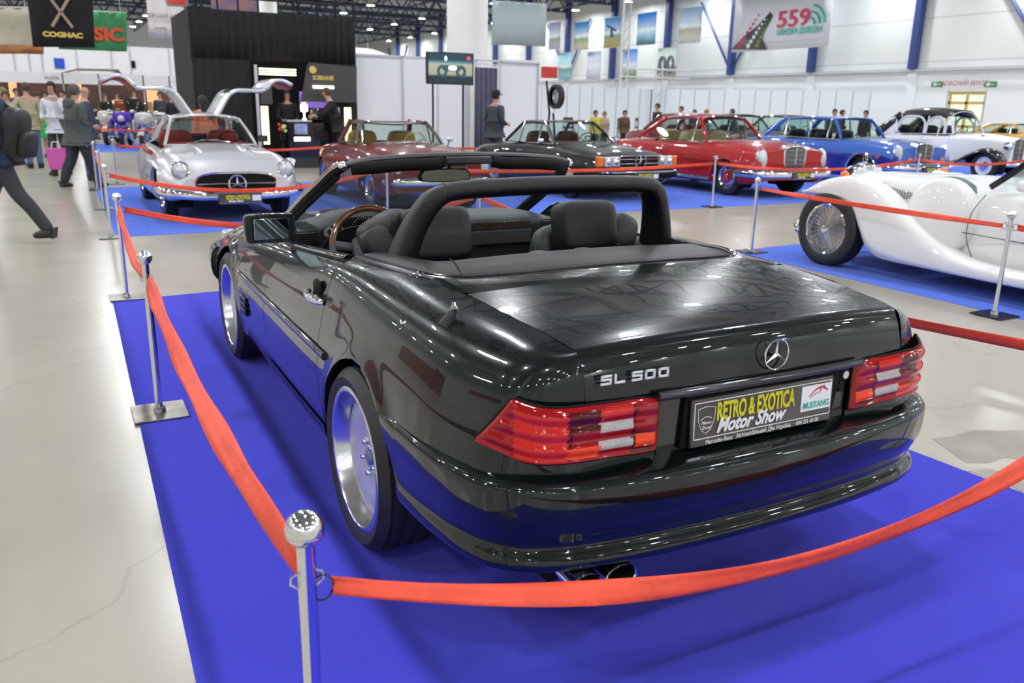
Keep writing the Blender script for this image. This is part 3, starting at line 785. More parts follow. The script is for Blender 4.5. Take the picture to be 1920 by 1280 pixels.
WL = pm('white_print', (.85, .86, .9), .4); YL = pm('yellow_print', (.78, .72, .03), .4, noise=(30, .35)); GRN = pm('green_print', (.05, .42, .33), .4); REDP = pm('red_print', (.5, .05, .05), .4)
bm = NB()
for a, b_ in (((-.255, .057), (.255, .057)), ((-.255, -.045), (.255, -.045)), ((-.255, .057), (-.255, -.045)), ((.255, .057), (.255, -.045))):
    box(bm, ((a[0] + b_[0]) / 2, -.006, (a[1] + b_[1]) / 2), (abs(a[0] - b_[0]) + .002, .002, abs(a[1] - b_[1]) + .002))
ob('plate_border', bm, WL, plate, smooth=False)
RX = (PI / 2, 0, 0)
text('RETRO & EXOTICA', .070, YL, plate, (-.035, -.0065, .022), RX, 'lettering', .0008, sx=.50, bold=.0022, space=.95)
text('Motor Show', .056, WL, plate, (-.055, -.0075, -.018), RX, 'lettering', .0008, sx=.86, bold=.0016, shear=.38)
bm = NB(); box(bm, (.196, -.006, .012), (.118, .002, .076)); ob('sponsor_panel', bm, WL, plate, smooth=False)
text('MUSTANG', .026, GRN, plate, (.196, -.0075, -.010), RX, 'lettering', .0006, sx=.86, bold=.0008)
def horse(bm):   # running horse head with streaming mane
    tube(bm, [(.165, -.0075, .016), (.178, -.0075, .027), (.192, -.0075, .036), (.208, -.0075, .041), (.222, -.0075, .041)], [.001, .0016, .0022, .003, .0035], 6)
    tube(bm, [(.222, -.0075, .041), (.232, -.0075, .034), (.241, -.0075, .028)], [.004, .003, .0018], 6)
    tube(bm, [(.212, -.0075, .038), (.209, -.0075, .028), (.204, -.0075, .020)], [.002, .0014, .0008], 6)
    tube(bm, [(.222, -.0075, .043), (.224, -.0075, .049)], [.0016, .0005], 5)
    tube(bm, [(.170, -.0075, .013), (.188, -.0075, .022), (.200, -.0075, .028)], [.0007, .0012, .0012], 5)
bm = NB(); horse(bm); ob('horse_emblem', bm, REDP, plate)
sh = [(-.030, .034), (0, .039), (.030, .034), (.028, 0), (.016, -.026), (0, -.038), (-.016, -.026), (-.028, 0)]
bm = NB(); tube(bm, [(-.214 + p[0], -.0065, .006 + p[1]) for p in sh], .0010, 5, closed=True)
ob('shield_emblem', bm, WL, plate)
text('Motor\nShow', .014, WL, plate, (-.214, -.0068, -.008), RX, 'lettering', .0005, shear=.3)
bm = NB(); tube(bm, [(-.234, -.0066, .008), (-.222, -.0066, .015), (-.208, -.0066, .016), (-.194, -.0066, .009)], .0009, 4); ob('car_outline', bm, WL, plate)
text('Mercedes-Benz   Автомобільний Дім Україна   ☎ 044 201 60 00'.replace('☎', '·'), .0185, WL, plate, (0, -.0065, -.058), RX, 'lettering', .0005, sx=.83)
star_c = (.026, -.992, .862)
bm = NB(); star_ring(bm, star_c, .0435, tr=.0028); ob('star_emblem', bm, CHROME, hero)
# model lettering built from square strokes
bm = NB()
def seg(bm, x, z, w_, h_): box(bm, (x, 0, z), (w_, .004, h_))
def digit(bm, x0, ch, W=.032, H=.026, t=.0062):
    L_, R_, T_, B_, C_ = x0 + t / 2, x0 + W - t / 2, H / 2 - t / 2, -H / 2 + t / 2, x0 + W / 2
    if ch in '5S':
        seg(bm, C_, T_, W, t); seg(bm, L_, H / 4, t, H / 2); seg(bm, C_, 0.001, W, t * .9); seg(bm, R_, -H / 4, t, H / 2); seg(bm, C_, B_, W, t)
    if ch == 'L': seg(bm, L_, 0, t, H); seg(bm, C_, B_, W, t)
    if ch == '0': seg(bm, L_, 0, t, H); seg(bm, R_, 0, t, H); seg(bm, C_, T_, W, t); seg(bm, C_, B_, W, t)
x = -.102
for ch, dx in (('S', .040), ('L', .052), ('5', .040), ('0', .042), ('0', .04)): digit(bm, x, ch); x += dx
ob('model_badge', bm, pm('satin_badge_metal', (.82, .83, .88), .3, .35), hero, (-.445, -.978, .858), (0, 0, rad(-2.0)), bevel=.0008, smooth=False)
bm = NB(); lathe(bm, [(.026, 0), (.026, .008), (.018, .014), (.001, .014)], 24, Matrix.Translation((.322, -.972, .762)) @ Matrix.Rotation(PI / 2, 4, 'X')); ob('lock_surround', bm, BLACK, hero)
bm = NB(); lathe(bm, [(.012, 0), (.012, .017), (.001, .017)], 18, Matrix.Translation((.322, -.972, .762)) @ Matrix.Rotation(PI / 2, 4, 'X')); ob('trunk_lock', bm, CHROME, hero)
bm = NB(); box(bm, (.322, -.974, .718), (.024, .008, .024)); ob('reflector', bm, BLACK, hero, bevel=.002)
# antenna stub on the left rear fender
bm = NB(); A0, A1 = Vector((-.762, -.500, .908)), Vector((-.738, -.508, .955))
tube(bm, [A0, A0.lerp(A1, .35), A0.lerp(A1, .8), A1], [(.022, .015), (.019, .014), (.013, .011), (.011, .010)], 14); ob('antenna_base', bm, SOFTPLASTIC, hero)
bm = NB(); tube(bm, [A1, A1 + Vector((.001, .004, .010)), A1 + Vector((.001, .004, .0102)), A1 + Vector((.002, .007, .020))], [.012, .011, .007, .006], 12); ob('antenna_tip', bm, CHROME, hero)
for x in (-.882, .882):
    wheel_obj(hero, x * .875, 0, .322, .245, .252, 'mono', zc=.326)
    wheel_obj(hero, x * .855, WB, .320, .225, .250, 'mono', zc=.324)
# wheel housings
for s in (-1, 1):
    for yc in (YC, YCF):
        bm = NB(); M = Matrix.Translation((s * .62, yc, ZC)) @ Matrix.Rotation(s * PI / 2, 4, 'Y')
        
        hp = [(RA + .006, .20), (RA + .007, -.12), (.02, -.12)]
        grid(bm, [[M @ Vector((r_ * math.cos(q), r_ * math.sin(q), z_)) for r_, z_ in hp] for q in [PI / 2 * (1 if s < 0 else 1) + PI / 2 * 0 + (PI * k / 30) for k in range(31)]])
        for v in bm.verts:
            if v.co.z < ZC - .001: v.co.z = 2 * ZC - v.co.z
        ob('wheel_housing', bm, BLACK, hero)
# ================================================================ hero: windscreen, roll bar, interior
PIL = [(.690, 1.86, .862), (.672, 1.66, .955), (.648, 1.42, 1.066), (.618, 1.22, 1.158), (.590, 1.10, 1.222), (.560, 1.045, 1.252)]
HDR = [(.560, 1.045, 1.252), (.50, 1.035, 1.266), (.36, 1.03, 1.279), (.18, 1.028, 1.287), (0, 1.027, 1.290)]
wf = bpy.data.objects.new('windshield_frame', None); link(wf, hero)
for s in (-1, 1):
    P = dens(fx(np.array(PIL), s), 5)
    bm = NB(); tube(bm, P, [(.026, .022)] * len(P), 10, ref=(-s * .5, 1, .6)); ob('pillar', bm, BLACK, wf)
    bm = NB(); tube(bm, [(p[0] + s * .020, p[1] - .002, p[2] + .012) for p in P[:-2]], [(.014, .008)] * (len(P) - 2), 8, ref=(0, 0, 1)); ob('pillar_trim', bm, pm('bright_pillar_trim', (.5, .47, .44), .12, 1.0), wf)
    bm = NB(); ball(bm, (s * .572, 1.04, 1.247), .024, 16, sc=(1.3, 1.0, .85)); ob('roof_catch', bm, CHROME, wf)
    bm = NB(); tube(bm, [(s * p[0], p[1] - .006, p[2] - .012) for p in PIL[:-1]], [(.014, .030)] * 5, 8, ref=(-s, .3, 0)); ob('pillar_pad', bm, BLACK, wf)
P = dens(np.array(full(HDR)), 4)
bm = NB(); tube(bm, P, [(.014, .040)] * len(P), 12, ref=(0, 0, 1)); ob('header_rail', bm, SOFTPLASTIC, wf)
# sun visors folded up under the rail
for s in (-1, 1):
    V = [(s * .545, 1.02, 1.235), (s * .50, .995, 1.238), (s * .33, .985, 1.250), (s * .16, .985, 1.256), (s * .125, .995, 1.262)]
    V = dens(np.array(V), 5); bm = NB(); tube(bm, V, [(.028, .022)] * len(V), 12, ref=(0, 0, 1)); ob('sun_visor', bm, BLACK, hero)
bm = NB(); box(bm, (0, .99, 1.268), (.23, .05, .035)); ob('map_lamp', bm, SOFTPLASTIC, hero, bevel=.008)
# windscreen glass
n = 14
gp = np.array(PIL)
GG = []
for p in dens(gp, 3):
    GG.append([(p[0] * t, p[1] + .055 * (1 - t * t) + 0.0, p[2] + .012 * (1 - t * t) + (.035 * (1 - t * t) if p[2] > 1.1 else .035 * (1 - t * t))) for t in np.linspace(-.98, .98, n)])
bm = NB(); grid(bm, GG); ob('windshield_glass', bm, GREENGLASS, hero, flat_angle=0)
# interior mirror
bm = NB(); prism(bm, [(-.125, -.024), (-.13, 0), (-.115, .026), (-.05, .032), (.05, .032), (.115, .026), (.13, 0), (.125, -.024), (.06, -.030), (-.06, -.030)], 0, .03, Matrix.Translation((-.112, 1.02, 1.200)) @ Matrix.Rotation(PI / 2, 4, 'X'))
mi = ob('interior_mirror', bm, BLACK, hero, bevel=.006)
bm = NB(); prism(bm, [(-.115, -.019), (-.12, 0), (-.105, .021), (-.05, .026), (.05, .026), (.105, .021), (.12, 0), (.115, -.019), (.06, -.025), (-.06, -.025)], 0, .002, Matrix.Translation((-.112, .989, 1.200)) @ Matrix.Rotation(PI / 2, 4, 'X'))
ob('mirror_glass', bm, pm('dark_mirror', (.12, .12, .11), .03, 1.0), mi)
bm = NB(); tube(bm, [(-.08, 1.03, 1.22), (-.06, 1.06, 1.262)], .010, 8); ob('mirror_stem', bm, BLACK, mi)
# hood / cowl / front bumper (mostly hidden by the cabin)
HR = [(1.62, .70, .872, .905), (2.0, .685, .845, .895), (2.5, .665, .808, .865), (3.0, .615, .753, .81), (3.25, .55, .695, .745), (3.31, .50, .64, .67), (3.33, .48, .58, .58)]
rows = [[(t * w_, y + .05 * (1 - t * t), ze + (zc - ze) * (1 - abs(t) ** 2.2)) for t in np.linspace(-1, 1, 13)] for y, w_, ze, zc in HR]
bm = NB(); grid(bm, dens2(np.array(rows), 4, 2)); ob('hood', bm, BLACKPAINT, hero, solid=.01)
bm = NB(); P = dens(np.array(full([(.83, 3.0, .50), (.80, 3.22, .50), (.68, 3.36, .50), (.4, 3.43, .50), (0, 3.45, .50)])), 5)
tube(bm, P, [(.11, .05)] * len(P), 14, ref=(0, 0, 1)); ob('front_bumper', bm, BLACKPAINT, hero)
for s in (-1, 1):
    bm = NB(); box(bm, (s * .60, 3.32, .60), (.30, .05, .14)); ob('headlight', bm, LAMPGLASS, hero, bevel=.02)
# door mirrors
for s in (-1, 1):
    bm = NB(); c_ = Vector((s * .845, 1.35, .950))
    prof = []
    for k, (dy, sc_) in enumerate(((-.045, .97), (-.04, 1.0), (.0, .99), (.04, .93), (.07, .78), (.085, .5))):
        ring = [(-.115, -.055), (-.10, -.066), (0, -.068), (.095, -.068), (.108, -.058), (.110, 0), (.108, .055), (.095, .064), (-.07, .066), (-.108, .062), (-.118, .050), (-.119, 0)]
        prof.append([(c_.x + s * -q[0] * -1 * sc_ if False else c_.x + q[0] * sc_ * (1 if s < 0 else -1), c_.y + dy, c_.z + q[1] * sc_) for q in ring])
    grid(bm, prof, closev=True); bm.faces.new([v for v in bm.verts][-12:])
    bm.faces.new([v for v in bm.verts][:12])
    dm = ob('door_mirror', bm, paint('mirror_paint', (.02, .028, .03), .2, .25), hero, flat_angle=50)
    bm = NB(); box(bm, (c_.x - s * -.004, c_.y - .047, c_.z), (.168, .004, .106)); ob('mirror_bezel', bm, BLACK, dm, bevel=.012)
    bm = NB(); box(bm, (c_.x + s * .004, c_.y - .062, c_.z), (.158, .003, .096), rot=(rad(3), 0, rad(-3 * s))); ob('mirror_glass', bm, pm('mirror_silver', (.62, .78, .85), .02, 1.0), dm, bevel=.008)
    bm = NB(); prism(bm, [(1.30, .872), (1.44, .868), (1.66, .876), (1.46, .985), (1.38, 1.01), (1.33, .95)], 0, .02, Matrix.Translation((s * .735 - .01, 0, 0)) @ Matrix(((0, 0, 1, 0), (1, 0, 0, 0), (0, 1, 0, 0), (0, 0, 0, 1)))); ob('mirror_foot', bm, BLACKPAINT, dm, bevel=.004)
# roll bar
RB = [(.588, .31, .945), (.575, .295, 1.00), (.540, .262, 1.10), (.492, .228, 1.178), (.445, .208, 1.206), (.39, .20, 1.214), (.25, .195, 1.220), (0, .192, 1.224)]
RW = [(.082, .048), (.074, .045), (.060, .042), (.054, .040), (.052, .034), (.052, .033), (.052, .033), (.052, .033)]
P = dens(np.array(full(RB)), 5); W_ = dens(np.array([(a, b_, 0) for a, b_ in (RW + RW[::-1][1:])]), 5)[:, :2]
sec = [(math.copysign(abs(math.cos(q)) ** .7, math.cos(q)), math.copysign(abs(math.sin(q)) ** .7, math.sin(q))) for q in np.linspace(0, 2 * PI, 21)[:-1]]
bm = NB(); tube(bm, P, [tuple(q) for q in W_], sec=sec, ref=(0, 1, -.25)); ob('roll_bar', bm, LEATHER, hero)
for s in (-1, 1):
    bm = NB(); p = Vector((s * .462, .214, 1.200)); tube(bm, [p + Vector((.001, 0, 0)), p - Vector((.001 - s * .004, 0, 0))], [(.0545, .0375)] * 2, sec=sec, ref=(0, 1, -.25)); ob('roll_bar_seam', bm, BLACK, hero)
# seats
def rbox(bm, c, s_, r_, rot=(0, 0, 0), n=8, pinch=1.0):
    """superellipsoid cushion"""
    M = Matrix.Translation(Vector(c)) @ Euler(rot).to_matrix().to_4x4()
    def sp(v, e): return math.copysign(abs(v) ** e, v)
    U, V = n * 3, n * 2; G = []
    for u in range(U):
        a = 2 * PI * u / U; col = []
        for v in range(V + 1):
            b_ = -PI / 2 + PI * v / V; cb = sp(math.cos(b_), r_)
            z = sp(math.sin(b_), r_); k = 1 + (pinch - 1) * (z * .5 + .5)
            col.append(M @ Vector((cb * sp(math.cos(a), r_) * s_[0] / 2 * k, cb * sp(math.sin(a), r_) * s_[1] / 2, z * s_[2] / 2)))
        G.append(col)
    grid(bm, G, closeu=True); bmesh.ops.remove_doubles(bm, verts=bm.verts, dist=1e-5)
for s, hx in ((1, .348), (-1, -.365)):
    seat = bpy.data.objects.new('seat', None); link(seat, hero); seat.location = (0, 0, 0)
    bm = NB(); rbox(bm, (s * .37, .90, .46), (.50, .52, .20), .35); ob('seat_cushion', bm, LEATHER, seat)
    bm = NB(); rbox(bm, (s * .385, .60, .70), (.50, .16, .62), .4, rot=(rad(-14), 0, 0), pinch=.86); ob('backrest', bm, LEATHER, seat)
    bm = NB(); rbox(bm, (hx, .515, 1.005), (.285, .15, .225), .36, rot=(rad(-12), 0, 0)); ob('headrest', bm, LEATHER, seat)
    # shoulder wing with integrated belt guide on the outer side
    bm = NB(); rbox(bm, (s * .565, .56, .93), (.14, .13, .24), .55, rot=(rad(-12), rad(s * 26), 0)); ob('belt_guide', bm, LEATHER, seat)
    bm = NB(); rbox(bm, (s * .10, .12, .955), (.085, .10, .06), .6); ob('belt_tower', bm, SOFTPLASTIC, seat)
# the driver's seat belt cowl seen beside the roll bar
bm = NB(); rbox(bm, (-.535, .62, 1.0), (.22, .16, .17), .55, rot=(rad(-8), rad(-24), rad(8))); ob('shoulder_cowl', bm, LEATHER, hero)
# dashboard
dsh = bpy.data.objects.new('dashboard', None); link(dsh, hero)
DP = [(1.78, .925), (1.60, .962), (1.40, .965), (1.285, .956), (1.262, .944), (1.258, .925), (1.262, .895), (1.275, .84), (1.30, .76), (1.34, .60)]
def dashsec(x):
    k = math.exp(-((x + .39) / .22) ** 4)          # instrument hood in front of the driver
    e = max(0, abs(x) - .45) / .25
    out = []
    for i, (y, z) in enumerate(DP):
        dz = .052 * k if i in (2, 3) else (.045 * k if i == 4 else 0); yy = y + (.02 * k if i in (3, 4) else (.055 * k if i > 4 else 0)) + .05 * (1 - (x / .7) ** 2) * (1 if i < 2 else 0)
        out.append((x, yy, z + dz - .04 * e * e))
    return out
G = dens(np.array([dashsec(x) for x in np.linspace(-.73, .73, 41)]).transpose(1, 0, 2), 3)
bm = NB(); grid(bm, G); ob('dash_top', bm, SOFTPLASTIC, dsh)
bm = NB(); prism(bm, [(-.665, .80), (-.66, .90), (-.61, .955), (-.53, .99), (-.40, 1.005), (-.27, .99), (-.19, .955), (-.15, .90), (-.15, .80)], 0, .01, Matrix.Translation((0, 1.318, 0)) @ Matrix.Rotation(PI / 2 + .12, 4, 'X') @ Matrix.Translation((0, 0, 0)))
cl = ob('instrument_cluster', bm, BLACK, dsh, smooth=False)
cl.location = (0, -.03, -.025)
DIAL = pm('dial_marks', (.55, .55, .55), .5); NEED = pm('orange_needle', (.9, .25, .03), .4)
for x, r_ in ((-.56, .038), (-.42, .062), (-.28, .045), (-.59, .02)):
    yb = 1.262; bm = NB()
    for k in range(25):
        a = rad(-50 + 280 * k / 24); box(bm, (x + r_ * math.cos(a), yb, .925 + r_ * math.sin(a)), (.006 if k % 2 else .010, .002, .0022), rot=(0, -a, 0))
    ob('dial', bm, DIAL, dsh, smooth=False)
    if r_ > .04:
        bm = NB(); tube(bm, [(x, yb - .004, .925), (x - r_ * .55, yb - .004, .925 - r_ * .7)], .0022, 5); ob('dial_needle', bm, NEED, dsh)
# face vents
for x in (-.70, .605):
    bm = NB(); box(bm, (x, 1.27, .905), (.11, .02, .062)); v_ = ob('air_vent', bm, BLACK, dsh, bevel=.004)
    for k in range(5):
        bm = NB(); box(bm, (x, 1.255, .883 + .011 * k), (.098, .012, .004), rot=(.3, 0, 0)); ob('vent_slat', bm, SOFTPLASTIC, v_, smooth=False)
bm = NB(); box(bm, (.29, 1.262, .917), (.40, .008, .040)); ob('trim_strip', bm, pm('dark_wood_trim', (.05, .035, .028), .2, coat=.8, noise=(30, .5)), dsh, bevel=.004)
bm = NB(); box(bm, (.30, 1.268, .855), (.40, .02, .075)); ob('glove_box', bm, SOFTPLASTIC, dsh, bevel=.006)
bm = NB(); box(bm, (.56, 1.265, .84), (.10, .02, .06)); ob('dash_panel', bm, SOFTPLASTIC, dsh, bevel=.006)
# steering wheel: wood upper arc, leather lower, big hub
sw = bpy.data.objects.new('steering_wheel', None); link(sw, hero); sw.location = (-.455, 1.02, .88); sw.rotation_euler = (rad(-24), 0, 0)
def arc(a0, a1, n, R): return [(R * math.cos(rad(a)), 0, R * math.sin(rad(a))) for a in np.linspace(a0, a1, n)]
WOOD = pm('polished_burl_wood', (.16, .055, .02), .15, coat=1.0, noise=(25, .7))
bm = NB(); tube(bm, arc(8, 172, 28, .188), .0155, 12); ob('wheel_rim', bm, WOOD, sw, label='polished brown wood upper rim')
bm = NB(); tube(bm, arc(172, 368, 30, .188), .0165, 12); ob('wheel_rim', bm, pm('grey_leather', (.06, .06, .068), .5), sw)
bm = NB(); rbox(bm, (0, .0, -.005), (.20, .05, .13), .5); ob('horn_pad', bm, pm('grey_leather', (.06, .06, .068), .5), sw)
bm = NB()
for a in (8, 172, 240, 300): tube(bm, [(.07 * math.cos(rad(a)), .01, .05 * math.sin(rad(a))), (.185 * math.cos(rad(a)), 0, .185 * math.sin(rad(a)))], [(.020, .010)] * 2, 8, ref=(0, 0, 1))
ob('spokes', bm, pm('grey_leather', (.06, .06, .068), .5), sw)
bm = NB(); tube(bm, [(0, 0, 0), (0, .35, -.02)], .04, 10); ob('steering_column', bm, BLACK, sw)
# centre console, door inner panels, bulkhead behind seats
bm = NB(); rbox(bm, (0, .95, .50), (.24, .9, .30), .3); ob('centre_console', bm, SOFTPLASTIC, hero)
bm = NB(); box(bm, (0, .10, .70), (1.30, .06, .50)); ob('rear_bulkhead', bm, BLACK, hero, bevel=.01)
for s in (-1, 1):
    P = side_at(np.linspace(.46, 1.60, 8)); G = [[(s * (c_[0][0] - .03), c_[0][1], c_[0][2] + .002), (s * (c_[0][0] - .055), c_[0][1], c_[0][2] - .01), (s * (c_[0][0] - .07), c_[0][1], c_[0][2] - .10), (s * .70, c_[0][1], .62), (s * .70, c_[0][1], .28)] for c_ in P]
    bm = NB(); grid(bm, dens(np.array(G).transpose(1, 0, 2), 3)); ob('door_trim', bm, SOFTPLASTIC, hero)
    G = [[(s * (.725), y, .95), (s * .66, y, .94), (s * .64, y, .6)] for y in (.10, .30, .47)]
    bm = NB(); grid(bm, G); ob('side_trim', bm, BLACK, hero)
# wiper cowl
bm = NB(); G = [[(x, 1.70 + .12 * (1 - (x / .72) ** 2), .868 + .035 * (1 - (x / .72) ** 2)), (x, 1.60 + .10 * (1 - (x / .7) ** 2), .875 + .03 * (1 - (x / .7) ** 2))] for x in np.linspace(-.70, .70, 15)]
grid(bm, G); ob('cowl_panel', bm, BLACK, hero)
# ================================================================ GENERIC CLASSIC CAR
# every car: origin on the floor under its front axle, +Y forward, +X its right-hand side
def pch(tab, y):
    """smooth table lookup: tab rows (y, v1, v2, ...)"""
    T = np.array(tab, float)
    return [np.interp(y, T[:, 0], T[:, k]) for k in range(1, T.shape[1])]
def classic(name, label, loc, rz, sp, cat='car'):
    car = thing(name, label, cat, loc, rz)
    col = sp['paint']; top = sp.get('roofpaint', col)
    # ---- body stations, rear to front: (y, xs, zs, zc, xm, zm, xb, zb)
    ST = sp['st']; R = sp['Ra']; ZA = sp.get('Za', R * .88); WBc = sp['wb']
    rows = []
    for (y, xs, zs, zc, xm, zm, xb, zb) in ST:
        dz = zc - zs
        pts = [(0, zc), (.4 * xs, zc - .10 * dz), (.72 * xs, zc - .38 * dz), (.90 * xs, zs + .16 * abs(dz) + .012), (xs, zs - .012),
               (xs + (xm - xs) * .55, zs + (zm - zs) * .35), (xm, zm), (xm - .002, zm + (zb - zm) * .35), (xb, zb), (xb - .05, zb - .015)]
        rows.append([(x, y, z) for x, z in pts])
    C = np.array(rows)
    # rounded ends
    def endcap(c_, d, k):
        q = c_.copy(); zc_ = (c_[:, 2].max() + c_[:, 2].min()) / 2
        q[:, 0] *= k; q[:, 2] = zc_ + (q[:, 2] - zc_) * (1 - (1 - k) * .8); q[:, 1] += d; return q
    C = np.concatenate([[endcap(C[0], -.05, .93), endcap(C[0], -.02, .98)], C, [endcap(C[-1], .02, .985), endcap(C[-1], .045, .95)]])
    G = dens2(C, 6, 3)
    # rebuild columns at chosen stations so arches and cut lines land on vertices
    Yd = G[:, 0, 1]
    fan_ok = np.argsort(Yd); 
    def colat(y):
        i = min(max(np.searchsorted(Yd, y) - 1, 0), len(Yd) - 2); t = (y - Yd[i]) / max(1e-9, Yd[i + 1] - Yd[i]); return G[i] * (1 - t) + G[i + 1] * t
    y0, y1 = Yd[0], Yd[-1]; cuts = sp['cuts']     # dict: hood (y0,y1), doors [(y0,y1)...], trunk (y0,y1), open (y0,y1,row)
    ys = set(np.round(np.linspace(y0, y1, 70), 4))
    for yc in (0, -WBc):
        ys |= set(round(yc + R * math.cos(a) * .9995, 5) for a in np.linspace(0, PI, 17)) | {round(yc + R * 1.001, 5), round(yc - R * 1.001, 5)}
    for k in ('hood', 'trunk'):
        if k in cuts: ys |= set(cuts[k])
    for d in cuts['doors']: ys |= set(d)
    ob_ = cuts.get('open'); 
    if ob_: ys |= {ob_[0], ob_[1]}
    ys = sorted(y for y in ys if y0 <= y <= y1)
    cols = []
    for y in ys:
        c_ = colat(y)
        if not sp.get('skirted'):
            for yc in (0, -WBc):
                c_, cut = trunc(c_, yc, ZA, R)
        else:
            c_, cut = trunc(c_, -WBc, ZA, R)
        e = c_[-1]; cols.append(np.vstack([c_, e + [-.05, 0, .01]]))
    cols = np.array(cols); V = cols.shape[1]
    # arch flare
    for c_ in cols:
        for p in c_:
            for yc in ((0, -WBc) if not sp.get('skirted') else (-WBc,)):
                d = math.hypot(p[1] - yc, p[2] - ZA) - R
                if d > -.02 and p[2] > ZA - .1: p[0] += .014 * math.exp(-(d / .05) ** 2)
    hr = sp.get('hoodrow', 9)
    def part_of(y, v):
        if ob_ and ob_[0] < y < ob_[1] and v < ob_[2]: return None
        if 'hood' in cuts and cuts['hood'][0] < y < cuts['hood'][1] and v < hr: return 'hood'
        if 'trunk' in cuts and cuts['trunk'][0] < y < cuts['trunk'][1] and v < hr: return 'trunk_lid'
        for i, d in enumerate(cuts['doors']):
            if d[0] < y < d[1] and 11 <= v < V - 3: return 'door%d' % i
        return 'body'
    parts = {}
    for u in range(len(ys) - 1):
        ym = (ys[u] + ys[u + 1]) / 2
        for v in range(V - 1):
            k = part_of(ym, v)
            if k is None: continue
            for s in (1, -1):
                kk = k + ('R' if s > 0 else 'L') if k.startswith('door') else k
                parts.setdefault(kk, []).append((u, v, s))
    for k, cells in parts.items():
        bm = NB(); vm = {}
        cellset = set(cells)
        def vert(u, v, s):
            key = (u, v, s if (v > 0) else 1)
            if key not in vm:
                p = cols[u][v]; vm[key] = bm.verts.new((float(p[0]) * s, float(p[1]), float(p[2])))
            return vm[key]
        for (u, v, s) in cells:
            a = [vert(u, v, s), vert(u + 1, v, s), vert(u + 1, v + 1, s), vert(u, v + 1, s)]
            if s < 0: a = a[::-1]
            try: f = bm.faces.new(a)
            except ValueError: continue
            if sp.get('twotone') and (cols[u][v][2] + cols[u][v + 1][2]) / 2 < sp['twotone'][0] and v > 8: f.material_index = 1
        if k == 'body':
            for u_ in (0, len(ys) - 1):      # close both ends
                ring = [vert(u_, v, 1) for v in range(V)] + [vert(u_, v, -1) for v in range(V - 1, 0, -1)]
                try: bm.faces.new(ring)
                except ValueError: pass
        else:    # tuck the panel edges in by a few millimetres to show the cut line
            for vv in list(bm.verts):
                pass
            edges = [e for e in bm.edges if e.is_boundary]
            bd = {v_ for e in edges for v_ in e.verts}
            cen = sum((v_.co for v_ in bm.verts), Vector()) / len(bm.verts)
            for v_ in bd:
                if abs(v_.co.x) > 1e-6:
                    d = (cen - v_.co); d.normalize(); v_.co += d * .006
        nm = 'door' if k.startswith('door') else k
        mt = [col, sp['twotone'][1]] if sp.get('twotone') else col
        ob(nm, bm, mt, car, flat_angle=45)
    # dark inside so that the cut lines read and the cabin is not see-through
    A_, B_, Cc, D_ = sp['gh']['A'], sp['gh']['B'], sp['gh']['C'], sp['gh']['D']
    bm = NB()
    wmid = min(s_[1] for s_ in ST[1:-1]) - .03
    zb_ = max(s_[7] for s_ in ST) + .02
    box(bm, (0, (ST[0][0] + ST[-1][0]) / 2, (zb_ + .5) / 2 + .02), (1.1, (ST[-1][0] - ST[0][0]) * .93, .5 - zb_ + .1))
    ob('chassis', bm, BLACK, car, smooth=False)
    # ---- cabin
    g = sp['gh']; ghp = top
    if g.get('roof', True):
        # roof skin from B (front header) to C (rear header)
        n = 9; rr = []
        for t in np.linspace(0, 1, n):
            y = B_[1] + (Cc[1] - B_[1]) * t; x = B_[0] + (Cc[0] - B_[0]) * t + .02 * math.sin(PI * t); z = B_[2] + (Cc[2] - B_[2]) * t + g.get('arch', .03) * math.sin(PI * t)
            cr = g.get('crown', .05)
            rr.append([(q * x, y + (.04 * (1 - q * q) if t < .05 else (-.05 * (1 - q * q) if t > .95 else 0)), z + cr * (1 - abs(q) ** 2.6)) for q in np.linspace(-1, 1, 13)])
        if g.get('pagoda'):
            for r_ in rr:
                for i, p in enumerate(r_): q = -1 + i / 6; r_[i] = (p[0], p[1], p[2] - .035 * (1 - abs(q) ** 1.5))
        bm = NB(); grid(bm, dens2(np.array(rr), 2, 2)); ob('roof', bm, ghp, car, solid=.02)
    def pillar(a, b_, w_, mat, nm='pillar', bulge=0.0):
        a, b_ = Vector(a), Vector(b_); P = [a.lerp(b_, t) + Vector((0, bulge * math.sin(PI * t), bulge * .6 * math.sin(PI * t))) for t in np.linspace(0, 1, 6)]
        bm = NB(); tube(bm, P, [w_] * 6, 8, ref=(0, 1, 0)); return ob(nm, bm, mat, car)
    for s in (-1, 1):
        a, b_, c_, d_ = [(s * p[0], p[1], p[2]) for p in (A_, B_, Cc, D_)]
        pillar(a, b_, (.035, .022), g.get('pmat', col), bulge=.02)
        if g.get('roof', True):
            pillar(c_, d_, g.get('cw', (.07, .025)), ghp, bulge=-.02 if not g.get('cb') else g['cb'])
            rail = [Vector(b_) + (Vector(c_) - Vector(b_)) * t + Vector((s * .02 * math.sin(PI * t), 0, g.get('arch', .03) * math.sin(PI * t))) for t in np.linspace(0, 1, 8)]
            bm = NB(); tube(bm, [q + Vector((-s * .02, 0, -.012)) for q in rail], .034, 8); ob('roof_rail', bm, ghp, car)
            bm = NB(); tube(bm, [Vector(b_).lerp(Vector(a), .02)] + rail + [Vector(c_)], .013, 6); ob('drip_rail', bm, CHROME if not g.get('norail') else ghp, car)
        for yb in g.get('bp', []):      # door pillars with bright frames
            t = (yb - B_[1]) / (Cc[1] - B_[1]); tp = Vector(b_).lerp(Vector(c_), min(max(t, 0), 1)) + Vector((s * .015, 0, .01))
            zb2, xb2 = np.interp(yb, [D_[1], A_[1]], [D_[2], A_[2]]), np.interp(yb, [D_[1], A_[1]], [D_[0], A_[0]])
            pillar((s * xb2, yb + g.get('bl', 0), zb2), tp, (.02, .012), g.get('bmat', CHROME), 'window_post')
